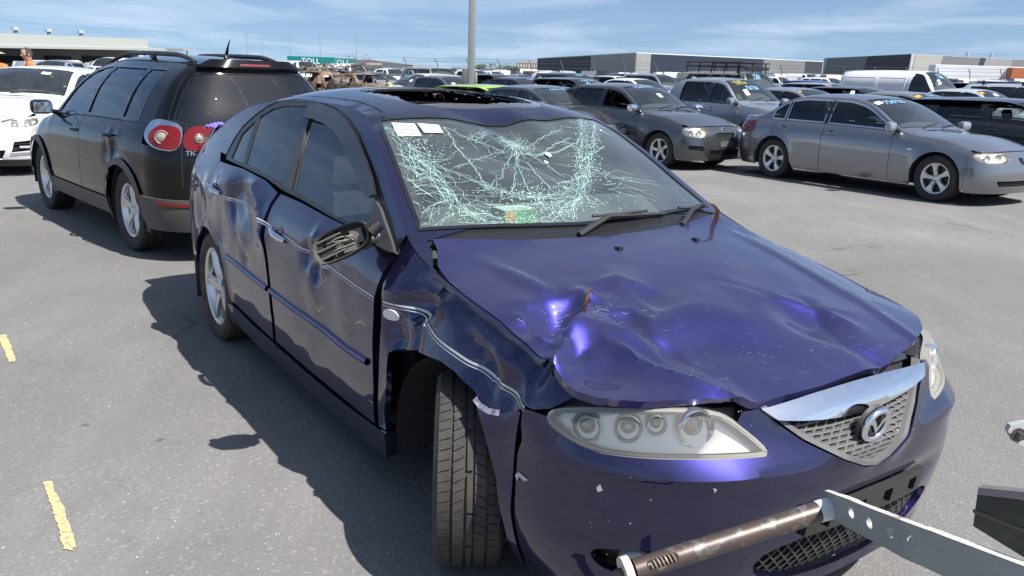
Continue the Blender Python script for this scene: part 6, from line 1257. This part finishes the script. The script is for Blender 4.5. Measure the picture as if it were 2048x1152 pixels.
misc('sedan', 'white_sedan', 'white sedan behind the dark hatchback with the open window', WHT, 1266, 33., -.95, h=1.46)
misc('suv', 'silver_wagon', 'silver station wagon with roof rails in the rear row', SILV, 1302, 41., -.9, h=1.62, glassm=GTINT)
misc('sedan', 'dark_coupe', 'dark blue grey sedan left of the hatchback marked D', PT('blue_grey_paint', (.06, .065, .085)), 1040, 30., -.9, mark=(('7562', INKB, -1.12, -.05, .17),), h=1.43)
misc('hatch', 'silver_hatchback', 'light silver hatchback between the tan four wheel drive and the white van', PT('ice_silver_paint', (.5, .54, .58)), 1640, 28., -.98, cardp=((-1.05, -.52, .12, .09, TAG_O),), h=1.52)
misc('hatch', 'dark_hatchback', 'dark small car with pink tag left of the white van', CHAR, 1706, 26., -1.0, cardp=((-1.05, .3, .12, .09, TAG_P),), h=1.45)
misc('sedan', 'grey_sedan', 'grey sedan with rounded roof left of the lamp post', PT('lead_paint', (.16, .17, .19)), 893, 30., -.85, cardp=((-.75, -.45, .14, .1),), h=1.42)
misc('hatch', 'cream_car', 'cream yellow rounded car left of the lamp post', CREAM, 832, 32., -2.4, h=1.47, cardp=((-.7, .3, .14, .1),))
misc('wagon', 'beige_wagon', 'dusty beige utility with canopy frame behind the cream car', BEIGE, 860, 43., -.9, h=1.72)
# ---------------------------------------------------------------- far rows: copies of four bodies
PH = mat('far_paint', (.5, .5, .5), .35, .2, coat=.8)
def proto(kind, **k):
    o, s = misc(kind, kind+'_far', 'x', PH, 0, 40, 0, lod=2, glassm=GTINT, **k); return o
def recolor(o, p):
    for ch in [o]+list(o.children_recursive):
        if ch.type == 'MESH' and ch.data.materials and ch.data.materials[0] == PH:
            ch.material_slots[0].link = 'OBJECT'; ch.material_slots[0].material = p
# pieces that do not show at this distance are dropped from the far bodies
DROP = ('brake_disc', 'wheel_liner', 'lamp_bowl', 'steering_wheel', 'engine_block', 'mirror_glass', 'mirror_foot', 'lower_grille', 'number_plate')
def far_rows():
    P = {k: proto(k) for k in ('sedan', 'hatch', 'suv', 'wagon', 'van')}
    us = ute('x', PH, 0, 40, 0, 2); P['ute'] = us
    for r in P.values():
        for nm in [q.name for q in r.children_recursive]:
            ch = bpy.data.objects.get(nm)
            if ch and nm.split('.')[0] in DROP:
                for g in list(ch.children): bpy.data.objects.remove(g)
                bpy.data.objects.remove(ch)
    L = [  # body, bearing, distance, heading, paint, label
        ('hatch', 985, 38, -.9, GUN, 'dark hatchback half hidden by the lamp post, right of it'), ('sedan', 1000, 48, -.9, CHAR, 'black sedan in the rear row just right of the lamp post'), ('ute', 1090, 52, -.9, WHT, 'white ute with open tray behind the charcoal SUV'),
        ('hatch', 1222, 45, -.9, PT('far_white', (.7, .72, .74), .35, .1), 'white hatchback between charcoal SUV and silver wagon'), ('suv', 1262, 47, -.9, CHAR, 'dark SUV with yellow writing left of the silver wagon'), ('sedan', 1200, 56, -.95, SILV, 'silver sedan behind the charcoal SUV roof'),
        ('hatch', 1352, 50, -.95, WHT, 'white hatchback right of the silver station wagon'), ('sedan', 1420, 48, -.95, SILV, 'silver sedan behind the grey ute cab'), ('hatch', 1622, 38, -1., BLUE, 'bright blue hatchback behind the silver hatchback'), ('sedan', 1700, 44, -1., CHAR, 'dark sedan in the rear row left of the van'),
        ('suv', 1640, 56, -1., WHT, 'white SUV far behind the bright blue hatchback'), ('van', 1590, 90, -1., WHT, 'white van far off before the dark warehouse wall'), ('van', 1655, 95, -1., WHT, 'second white van far off, right of the other'), ('van', 1700, 100, -1., WHT, 'third white van far off near the warehouse corner'),
        ('sedan', 1975, 38, -1., SILV, 'silver sedan behind the white van on the right'), ('suv', 2010, 46, -1., CHAR, 'dark SUV in the rear row at the far right'), ('hatch', 1930, 52, -1., GUN, 'dark hatchback far behind the white van'),
        ('ute', 935, 50, -.85, WHT, 'white dual cab ute left of the lamp post'), ('ute', 770, 56, -.85, WHT, 'white ute far off left of the beige utility'), ('sedan', 745, 46, -.8, SILV, 'silver sedan beside the burnt wrecks'), ('hatch', 700, 47, -.8, CHAR, 'charred black hatchback behind the burnt wrecks'),
        ('van', 590, 50, -.8, WHT, 'white van behind the black SUV roof on the right'), ('suv', 640, 56, -.8, WHT, 'white SUV behind the burnt wrecks'), ('van', 690, 66, -.8, WHT, 'white van far behind the charred hatchback'),
        ('suv', 250, 36, -1.6, SILV, 'silver SUV facing the camera behind the black SUV'), ('sedan', 305, 31, -1.5, WHT, 'white sedan facing the camera behind the black SUV bonnet'), ('hatch', 165, 40, -1.6, WHT, 'white hatchback facing the camera behind the person in orange'), ('ute', 110, 34, -1.6, SILV, 'silver ute facing the camera left of the person in orange'),
        ('sedan', 340, 44, -1.5, GUN, 'dark sedan behind the white sedan near the black SUV'), ('van', 215, 52, -1.6, WHT, 'white van facing the camera before the truck trailers'), ('hatch', 60, 48, -1.7, WHT, 'white hatchback far left before the loading docks'),
        ('sedan', 860, 66, -.9, SILV, 'silver sedan far off above the cream car'), ('suv', 975, 70, -.9, WHT, 'white SUV far off right of the lamp post'), ('sedan', 1030, 64, -.9, SILV, 'silver sedan far off left of the navy warehouse'), ('suv', 1105, 72, -.9, CHAR, 'dark SUV far off before the navy warehouse'), ('sedan', 1165, 74, -.9, WHT, 'white sedan far off before the pale warehouse wall'),
        ('suv', 1300, 70, -.9, SILV, 'silver SUV far off before the warehouse door'), ('sedan', 1385, 76, -.9, WHT, 'white sedan far off behind the grey ute'), ('hatch', 1450, 72, -.9, CREAM, 'cream hatchback far off behind the roof rack'), ('suv', 1540, 70, -.95, WHT, 'white SUV far off right of the roof rack'), ('sedan', 1770, 72, -1., WHT, 'white sedan far off left of the panel van'), ('suv', 820, 76, -.9, WHT, 'white SUV far off left of the beige utility'), ('sedan', 730, 82, -.8, WHT, 'white sedan far off before the white shed')]
    first = set()
    for kind, px, d, yaw, paint, lb in L:
        o = P[kind] if kind not in first else copy_tree(P[kind]); first.add(kind); o.name = {'sedan': 'parked_sedan', 'hatch': 'parked_hatchback', 'suv': 'parked_suv', 'wagon': 'parked_wagon', 'van': 'parked_van', 'ute': 'parked_ute'}[kind]
        recolor(o, paint); tag(o, lb, {'van': 'van', 'ute': 'ute'}.get(kind, 'car'), 'vehicles in the far rows'); park(o, px, d, yaw)
    if 'wagon' not in first:
        for ch in list(P['wagon'].children_recursive): bpy.data.objects.remove(ch)
        bpy.data.objects.remove(P['wagon'])
far_rows()
def wrecks():
    rust = mat('burnt_rust', (.21, .135, .09), .9, var=[(2.5, (.04, .028, .022), .42, .6), (7., (.36, .27, .19), .52, .7)]); ash = mat('burnt_ash', (.22, .18, .15), .95, var=(7., (.05, .035, .03), .4, .6))
    for kind, px, d, yaw, m, lb in (('hatch', 618, 36, 2.3, rust, 'burnt out rusty hatchback with collapsed roof, leftmost of the wrecks'), ('sedan', 700, 34, 2.2, rust, 'burnt out rusty sedan shell right of the other wreck'), ('suv', 655, 41, -.6, ash, 'burnt grey brown wagon shell behind the two rusty wrecks')):
        o, s = misc(kind, 'burnt_wreck', lb, m, px, d, yaw, lod=2, cat='wreck')
        for nm in [q.name for q in o.children_recursive]:
            ch = bpy.data.objects.get(nm)
            if ch and nm.startswith(('side_window', 'windscreen', 'rear_window', 'lamp_lens', 'door_mirror', 'mirror', 'tail_light', 'tyre', 'screen_seal')): bpy.data.objects.remove(ch)
        rnd = random.Random(px); G = []
        for i in range(14):
            p = np.array([rnd.uniform(-2.6, -.6), rnd.uniform(-.6, .6), s['h']+rnd.uniform(-.02, .06)]); q = p+np.array([rnd.uniform(-.5, .5), rnd.uniform(-.5, .5), rnd.uniform(-.05, .28)]); G.append(tube_geo([p, (p+q)/2+[0, 0, rnd.uniform(0, .12)], q], .022, 5))
        tag(mk('twisted_metal', *join_geo(G), ash, o), kind='stuff')
wrecks()
# ---------------------------------------------------------------- yard fence, lamp posts
def post(px, d, h, r, label, name='lamp_post', head=True, box=False, square=False):
    x, y, z = at(px, d); e = empty(name, (x, y, z)); tag(e, label, 'lamp post'); m = mat('galv_steel', (.36, .37, .38), .5, .5, dust=.05)
    if square: mk('pole', *box_geo((0, 0, h/2), (r*2, r*2, h), r*.25), m, e)
    else: mk('pole', *tube_geo([(0, 0, 0), (0, 0, h)], [r, r*.6], 10), m, e)
    if head: mk('lamp_head', *join_geo([box_geo((.35, 0, h), (.7, .18, .08), .02), box_geo((-.35, 0, h), (.7, .18, .08), .02)]), m, e)
    if box: mk('switch_box', *box_geo((-.17, -.05, 1.45), (.14, .16, .42), .01), mat('switch_grey', (.12, .12, .125), .6), e); mk('sign_plate', *box_geo((.13, -.02, 1.42), (.06, .14, .30), .005), m, e); mk('base_plate', *box_geo((0, 0, .02), (.45, .45, .04)), m, e, smooth=False)
    return e
post(930, 23, 11., .095, 'tall square grey lamp post rising behind the blue car roof', box=True, square=True)
for i, (px, h) in enumerate(((483, 10.5), (513, 9), (568, 10), (628, 10.5), (700, 11))):
    post(px, 240, h, .11, 'thin distant lamp post, %s of five on the left skyline' % ('leftmost', 'second', 'third', 'fourth', 'rightmost')[i])
def fence():
    e = empty('boundary_fence', at(1100, 62)); tag(e, 'chain wire boundary fence with cranked barbed wire posts behind the far rows', 'fence'); o = np.array(e.location); m = mat('fence_steel', (.16, .165, .17), .6, .4); dk = mat('fence_dark', (.05, .05, .05), .8)
    pts = []
    for px in range(800, 2130, 62):
        x, y, z = at(px, 62); h = 2.0; pts.append(np.array((x, y, z))); b = np.array((x, y, z))-o
        mk('post', *tube_geo([b, b+[0, 0, h], b+[-.22, -.1, h+.42]], .032, 6), m, e)
    for k, h in enumerate((.3, 1.0, 1.9)):
        mk('wire', *tube_geo([p-o+[0, 0, h] for p in pts], .012, 4), dk, e)
    for k in (1, 2): mk('barbed_wire', *tube_geo([p-o+[-.11*k, -.05*k, 2.0+.2*k] for p in pts], .009, 4), dk, e)
fence()
# ---------------------------------------------------------------- buildings
def wall_box(e, pts, z0, z1, m, name, o):
    "prism over a ground outline with one height per corner"
    P = np.array(pts, float); n = len(P); z1 = np.broadcast_to(z1, (n,)); V = np.vstack([np.c_[P, np.full(n, z0)], np.c_[P, z1]])-o
    return fixn(mk(name, V, [tuple(range(n, 2*n))]+[(i, (i+1) % n, n+(i+1) % n, n+i) for i in range(n)], m, e, smooth=False))
def ribbed(name, col, sc=6.):
    if name in MATS: return MATS[name]
    m = mat(name, col, .6, .1); N, L = m.node_tree.nodes, m.node_tree.links; w = N.new('ShaderNodeTexWave'); tc = N.new('ShaderNodeTexCoord'); w.inputs['Scale'].default_value = sc; L.new(tc.outputs['Object'], w.inputs[0]); b = N.new('ShaderNodeBump'); b.inputs['Strength'].default_value = .35; b.inputs['Distance'].default_value = .05; L.new(w.outputs['Fac'], b.inputs['Height']); L.new(b.outputs[0], N['Principled BSDF'].inputs['Normal']); return m
def bxy(px, d): x, y, z = at(px, d); return np.array((x, y))
def lerp(a, b, t): return a+(b-a)*t
def facade(e, o, a, b, za, zb_, cuts, mats, name='wall_panel', base=0., out=.12, slant=0.):
    "cladding panels between two ground points, each its own piece; slant leans the joints"
    nrm = np.array([(b-a)[1], -(b-a)[0]]); nrm = nrm/np.linalg.norm(nrm)*out
    if nrm@(-a) < 0: nrm = -nrm
    for (t0, t1), m in zip(zip(cuts[:-1], cuts[1:]), mats):
        P = []
        for t, hi in ((t0-slant, 0), (t1-slant, 0), (t1+slant, 1), (t0+slant, 1)):
            t = min(max(t, cuts[0]), cuts[-1]); q = lerp(a, b, t)+nrm; P.append((q[0], q[1], (lerp(za, zb_, t)) if hi else base))
        P = np.array(P); V = np.vstack([P, P-np.array([nrm[0], nrm[1], 0])*.9])-o
        fixn(mk(name, V, [(0, 1, 2, 3), (0, 4, 5, 1), (1, 5, 6, 2), (2, 6, 7, 3), (3, 7, 4, 0)], m, e, smooth=False))
def buildings():
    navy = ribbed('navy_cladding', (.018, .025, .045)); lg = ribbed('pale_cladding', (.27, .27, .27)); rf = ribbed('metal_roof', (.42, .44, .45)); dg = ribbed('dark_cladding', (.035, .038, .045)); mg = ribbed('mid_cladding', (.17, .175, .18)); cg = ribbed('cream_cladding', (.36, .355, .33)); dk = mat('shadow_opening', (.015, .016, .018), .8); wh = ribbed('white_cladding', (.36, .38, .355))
    zb = 1.0
    # navy and grey warehouse
    a, b, c = bxy(1060, 340), bxy(1255, 250), bxy(1625, 330); o = np.array([*b, 0.]); e = empty('navy_warehouse', o); tag(e, 'long navy and pale grey warehouse on the skyline right of the lamp post', 'building'); H0 = 1.555
    zz_ = lambda px, d, ytop: H0+((149+(px-1024)*.033)-ytop)/1665.*(d*.969+.386)
    za, zbm, zc = zz_(1060, 340, 118), zz_(1255, 250, 108), zz_(1625, 330, 125)
    d_ = c-b+(a-b); wall_box(e, [a, b, c, b+d_], -1., [za, zbm, zc, zbm], rf, 'shell', o)
    facade(e, o, a, b, za-.1, zbm-.1, [0, .62, 1.], [navy, lg], base=-1.); facade(e, o, b, c, zbm-.1, zc-.1, [0, .06, .62, .88, 1.], [lg, navy, mg, dg], base=-1.)
    mk('roof_edge', *tube_geo([np.array([*a, za])-o, np.array([*b, zbm])-o, np.array([*c, zc])-o], .22, 5), rf, e)
    for t in (.66, .72, .80): q = lerp(b, c, t); mk('loading_door', *box_geo(np.array([q[0], q[1]-.4, 2.6])-o, (4., .3, 4.)), wh, e, smooth=False)
    q = lerp(b, c, .7); mk('awning', *box_geo(np.array([q[0], q[1]-3., 5.0])-o, (38., 6., .3)), rf, e, smooth=False)
    # right warehouse
    a, b, c = bxy(1627, 256), bxy(1798, 200), bxy(2150, 225); o = np.array([*b, 0.]); e = empty('grey_warehouse', o); tag(e, 'grey warehouse with slanted dark and cream cladding at the right skyline', 'building')
    za, zbm, zc = zz_(1627, 256, 118), zz_(1798, 200, 110), zz_(2150, 225, 128)
    d_ = c-b+(a-b); wall_box(e, [a, b, c, b+d_], -1., [za, zbm, zc, zbm], rf, 'shell', o)
    facade(e, o, a, b, za-.1, zbm-.1, [0, .52, 1.], [mg, dg], base=-1., slant=.05)
    facade(e, o, b, c, zbm-.1, zc-.1, [0, .14, .34, .37, .52, .60, .68, .74, 1.], [cg, mg, dg, lg, mg, wh, dg, mg], base=-1., slant=.02)
    for t in (.30, .43): q = lerp(b, c, t); mk('roof_vent', *tube_geo([np.array([q[0], q[1]+1, zbm-.6])-o, np.array([q[0], q[1]+1, zbm+1.2])-o], .35, 8), rf, e)
    # left loading dock
    a, b = bxy(-60, 118), bxy(284, 150); o = np.array([*b, 0.]); e = empty('loading_dock', o); tag(e, 'white fronted warehouse with dark loading docks at the left', 'building')
    zt = lambda px, d, y: H0+((149+(px-1024)*.033)-y)/1665.*(d*.969+.386)
    za, zb2 = zt(-60, 118, 66), zt(278, 150, 80); nb = np.array([-(b-a)[1], (b-a)[0]]); nb = nb/np.linalg.norm(nb); nb = nb if nb[1] > 0 else -nb; bk = nb*30
    conc = mat('dock_concrete', (.22, .215, .20), .8); wall_box(e, [a+nb*2, b+nb*2, b+bk, a+bk], -1., [za-.3, zb2-.3, zb2-.3, za-.3], conc, 'shell', o)
    za2, zb3 = zt(-60, 118, 90), zt(278, 150, 97)
    facade(e, o, a, b, za, zb2, list(np.linspace(0, 1, 9)), [wh]*8, name='fascia_panel', out=.3)
    for ch in [k for k in e.children if k.name.startswith('fascia_panel')]:
        for v in ch.data.vertices:
            if v.co.z < 0.5:
                w2 = np.array([v.co.x, v.co.y])+o[:2]; t = np.linalg.norm(w2-a)/np.linalg.norm(b-a); v.co.z = lerp(za2, zb3, t)
    mk('canopy', *(lambda P: (np.vstack([P, P-[0, 0, .35]])-o, [(0, 1, 2, 3), (4, 7, 6, 5), (0, 4, 5, 1), (1, 5, 6, 2), (3, 2, 6, 7), (0, 3, 7, 4)]))(np.array([[*(a-nb*4), za2], [*(b-nb*4), zb3], [*(b+nb*2), zb3+.2], [*(a+nb*2), za2+.2]])), wh, e, smooth=False)
    for t0, t1 in ((.12, .30), (.40, .55), (.62, .78), (.86, .95)):
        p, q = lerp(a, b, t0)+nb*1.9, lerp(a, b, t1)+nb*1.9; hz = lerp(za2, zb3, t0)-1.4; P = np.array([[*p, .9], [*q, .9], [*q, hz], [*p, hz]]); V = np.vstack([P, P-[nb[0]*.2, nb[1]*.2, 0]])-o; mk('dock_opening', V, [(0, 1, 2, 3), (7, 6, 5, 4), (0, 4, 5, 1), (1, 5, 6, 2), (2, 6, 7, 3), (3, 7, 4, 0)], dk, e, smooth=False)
    for t in (.29, .47, .66): p = lerp(a, b, t)+nb*3; z = lerp(za, zb2, t); mk('roof_vent', *tube_geo([np.array([*p, z-.6])-o, np.array([*p, z+.5])-o, np.array([*p, z+.55])-o, np.array([*p, z+1.0])-o], [.28, .28, .55, .45], 10), wh, e)
    # side canopy of the dock
    e2 = empty('side_canopy', (*bxy(320, 160), 0)); tag(e2, 'thin white flat canopy standing right of the loading docks', 'canopy'); zc2 = zt(345, 160, 98)
    o2 = np.array(e2.location); mk('canopy_roof', *box_geo((0, 0, zc2-.2), (9., 6, .35)), wh, e2, smooth=False)
    for x in (-4, 4): mk('canopy_post', *tube_geo([(x, 0, -1), (x, 0, zc2-.3)], .12, 6), conc, e2)
    # pale shed, silos
    a, b = bxy(640, 320), bxy(812, 300); o = np.array([*a, 0.]); e = empty('white_shed', o); tag(e, 'long low white shed on the skyline behind the wrecks', 'building')
    z0, z1, z2 = zt(640, 320, 122), zt(720, 310, 120), zt(812, 300, 130); wall_box(e, [a, lerp(a, b, .5), b, b+[0, 30], a+[0, 30]], -1., [z0, z1, z2, z2, z0], wh, 'shell', o)
    mk('sign_band', *box_geo(np.array([*lerp(a, b, .62), 3.6])-o+[0, -.6, 0], (9, .2, .8)), mat('sign_beige', (.45, .36, .30), .7), e, smooth=False)
    e = empty('silo_block', (*bxy(1040, 420), 0)); tag(e, 'cluster of pale concrete silos left of the navy warehouse', 'silo'); zs = zt(1040, 420, 127)
    for i in range(8): mk('silo', *tube_geo([(-4.6+1.3*i, 0, -2), (-4.6+1.3*i, 0, zs)], .72, 10), mat('silo_concrete', (.42, .38, .33), .8), e)
    mk('silo_house', *box_geo((-.1, .2, zs+.3), (10.2, 1.8, .9)), mat('silo_concrete2', (.38, .35, .31), .8), e, smooth=False); mk('silo_annex', *box_geo((6., 0, zs*.4), (2.2, 2, zs*.8)), MATS['silo_concrete2'], e, smooth=False)
buildings()
def trailers():
    teal = ribbed('teal_trailer', (.0, .20, .20), 3.); wt = ribbed('white_trailer', (.75, .76, .77), 3.)
    def trailer(px, d, L_, h, m, label, text, yaw, tm, size):
        x, y, z = at(px, d); e = empty('truck_trailer', (x, y, z), yaw); tag(e, label, 'trailer'); mk('trailer_box', *box_geo((0, 0, 1.2+(h-1.2)/2), (L_, 2.5, h-1.2), .04), m, e, smooth=False)
        for k in (-.38, -.30, .32): mk('trailer_wheel', *xf(lathe_geo([(0, -1.2), (.5, -1.2), (.5, 1.2), (0, 1.2)], 14), (k*L_, 0, .5)), RUBBER, e)
        mk('trailer_chassis', *box_geo((0, 0, 1.0), (L_*.95, 1.2, .3)), DARK, e, smooth=False)
        if text:
            V, F = text_geo(text, size, 1.05); mk('lettering', np.stack([V[:, 0], np.full(len(V), -1.262), h-.30-size*.74+V[:, 1]], -1), F, tm, e, smooth=False)
    wm = mat('white_letter', (.85, .85, .85), .6); gm = mat('grey_letter', (.28, .32, .45), .6)
    trailer(610, 225, 12., 4.5, teal, 'teal truck trailer lettered TOLL, left of the pair', 'TOLL', .05, wm, 1.9); trailer(670, 232, 8.5, 4.3, teal, 'teal truck trailer lettered TOLL, right of the pair', 'TOLL', .05, wm, 1.9)
    trailer(120, 165, 9.0, 3.5, wt, 'white truck trailer with grey lettering at the loading docks, left one', 'Border Express', -.12, gm, .95); trailer(225, 168, 11., 3.4, wt, 'white truck trailer at the loading docks, right one', '', -.12, gm, .6)
    trailer(1960, 120, 16., 3.6, wt, 'white truck trailer before the grey warehouse at right', '', -.1, wm, 1.2); trailer(2060, 118, 9., 3.4, mat('orange_container', (.45, .14, .05), .7), 'orange brown container at the far right before the warehouse', '', -.1, wm, 1.)
trailers()
# ---------------------------------------------------------------- far trees and skyline
def leafmat(): return mat('foliage', (.05, .075, .03), .8, var=(3., (.09, .11, .05), .4, .6))
def tree(px, d, h, w, label, bare=False, seed=0):
    rnd = random.Random(seed); x, y, z = at(px, d); e = empty('tree', (x, y, z)); tag(e, label, 'tree'); bark = mat('bark', (.12, .09, .07), .9); G = [tube_geo([(0, 0, 0), (.05*h*.1, 0, h*.35), (0, 0, h*.6)], [.05*h*.5, .035*h*.5, .015*h], 6)]
    tips = []
    for i in range(26 if bare else 12):
        a = rnd.uniform(0, 6.28); b = rnd.uniform(.25, .55)*h; q = np.array([math.cos(a)*w*.5*rnd.uniform(.4, 1), math.sin(a)*w*.5*rnd.uniform(.4, 1), h*rnd.uniform(.55, 1.)]); G.append(tube_geo([(0, 0, b), q*.55+np.array([0, 0, b*.45]), q], [.02*h*.5, .012*h*.5, .004*h], 4)); tips.append(q)
    mk('trunk', *join_geo(G), bark, e); G = []
    for i in range(240 if bare else 900):
        q = rnd.choice(tips)+np.array([rnd.gauss(0, w*.13), rnd.gauss(0, w*.13), rnd.gauss(0, h*.09)]); s = (.05 if bare else .09)*h*rnd.uniform(.6, 1.3)*.5; R_ = np.array(Euler((rnd.uniform(0, 3), rnd.uniform(0, 3), rnd.uniform(0, 6))).to_matrix()); V = q+(np.array([(-s, -s*.5, 0), (s, -s*.4, 0), (s*.6, s*.5, s*.3), (-s*.7, s*.5, 0)])@R_.T); G.append((V, [(0, 1, 2, 3)]))
    tag(mk('crown', *join_geo(G), mat('dry_twig', (.22, .17, .14), .9) if bare else leafmat(), e, smooth=False), kind='stuff')
tree(703, 140, 3.6, 3.8, 'bare brown tree among the far vehicles left of centre', True, 3)
for i, (px, d, h, w_, lb) in enumerate(((957, 180, 2.9, 5., 'small dark tree just right of the lamp post'), (985, 200, 2.5, 9., 'low dark bush between lamp post and silos'), (1008, 210, 2.9, 7., 'dark rounded bush left of the silos'), (1046, 230, 2.6, 8., 'low shrub in front of the silos'))): tree(px, d, h, w_, lb, seed=20+i)
def far_mass():
    rnd = random.Random(77); G = {}; cols = [(.7, .71, .72), (.3, .32, .35), (.06, .06, .07), (.45, .43, .40), (.16, .18, .22)]
    for i in range(420):
        px = rnd.uniform(20, 2100); d = rnd.uniform(84, 135); x, y, z = at(px, d); c = rnd.randrange(5); w_ = rnd.uniform(3.6, 4.8); h = rnd.uniform(1.4, 1.75); a = rnd.choice((-.9, .7, 1.6))
        b = np.array([(-.5, 0), (-.48, .5), (-.28, .55), (-.18, 1.), (.15, 1.), (.30, .60), (.48, .52), (.5, 0)])*[w_, h]; G.setdefault(c, []).append(xf(prism_geo(b, -.85, .85, axis=1), (x, y, z+.15), (0, 0, a)))
    for c, L_ in G.items(): tag(fixn(mk('distant_cars', *join_geo(L_), mat('distant_paint_%d' % c, cols[c], .35, .2, coat=.6), smooth=False)), '%s cars massed far off beyond the fence' % ('white', 'mid grey', 'black', 'beige', 'blue grey')[c], 'cars', kind='stuff')
far_mass()
# ---------------------------------------------------------------- the person in orange
def person(px, d, yaw, label, hat=False, h=1.75):
    x, y, z = at(px, d); e = empty('person', (x, y, z), yaw); tag(e, label, 'person'); bm = bmesh.new(); sk = h/1.75
    J = [((0, 0, .95), .15), ((0, 0, 1.15), .145), ((.02, 0, 1.38), .165), ((.03, 0, 1.49), .06), ((.05, 0, 1.56), .055), ((0, .19, 1.42), .065), ((0, -.19, 1.42), .065), ((.03, .25, 1.15), .045), ((.03, -.25, 1.15), .045), ((.16, .24, .95), .036), ((.16, -.24, .95), .036), ((.02, .10, .88), .10), ((.02, -.10, .88), .10), ((.03, .11, .5), .06), ((.03, -.11, .5), .06), ((0, .11, .09), .045), ((0, -.11, .09), .045), ((.15, .12, .04), .04), ((.15, -.12, .04), .04)]
    E = [(0, 1), (1, 2), (2, 3), (3, 4), (2, 5), (2, 6), (5, 7), (6, 8), (7, 9), (8, 10), (0, 11), (0, 12), (11, 13), (12, 14), (13, 15), (14, 16), (15, 17), (16, 18)]
    me = bpy.data.meshes.new('body'); me.from_pydata([tuple(np.array(p)*sk) for p, r in J], E, []); ob = bpy.data.objects.new('body', me); COL.objects.link(ob); ob.parent = e
    md = ob.modifiers.new('s', 'SKIN'); 
    for i, (p, r) in enumerate(J): me.skin_vertices[0].data[i].radius = (r*sk, r*sk*.9)
    me.skin_vertices[0].data[0].use_root = True; md.use_smooth_shade = True; su = ob.modifiers.new('u', 'SUBSURF'); su.levels = su.render_levels = 2
    hv = mat('hi_vis_orange', (.85, .16, .03), .8); me.materials.append(hv)
    skin = mat('skin', (.45, .26, .18), .6); hair = mat('hair', (.05, .035, .025), .8)
    V, F = lathe_geo([(.0, -.13), (.05, -.12), (.07, -.06), (.078, 0), (.078, .05), (.06, .1), (0, .125)], 18, 'z'); hd = mk('head', *xf((V, F), (.06*sk, 0, 1.66*sk), (0, .25, 0), (1.15, 1., 1.)), skin, e)
    V, F = lathe_geo([(.084, -.03), (.086, .04), (.068, .105), (0, .135)], 18, 'z'); mk('hair', *xf((V, F), (.045*sk, 0, 1.665*sk), (0, .1, 0), (1.15, 1.02, 1.)), hair, hd)
    for sg in (-1, 1): mk('ear', *xf(lathe_geo([(0, -.03), (.02, -.01), (.02, .015), (0, .03)], 8, 'z'), (.05*sk, sg*.08, 1.655*sk)), skin, hd)
    mk('nose', *xf(box_geo((0, 0, 0), (.03, .022, .035), .008), (.155*sk, 0, 1.64*sk)), skin, hd)
    mk('trousers', *join_geo([tube_geo([np.array(p)*sk for p in q], [.125, .10, .085], 12, False) for q in (((.02, .10, .98), (.03, .11, .5), (0, .11, .1)), ((.02, -.10, .98), (.03, -.11, .5), (0, -.11, .1)))]), mat('navy_trousers', (.02, .025, .045), .85), e)
    if hat: mk('straw_hat', *xf(lathe_geo([(.21, -.01), (.12, .02), (.10, .025), (.085, .12), (0, .13)], 20, 'z'), (.045*sk, 0, 1.71*sk)), mat('straw', (.52, .40, .22), .9), e)
    return e
person(68, 17., -2.2, 'person with short dark hair in an orange hi-vis shirt behind the white sedan', h=1.72)
person(-2, 19., -1.2, 'person in a straw hat at the left edge behind the white sedan', True, 1.70)
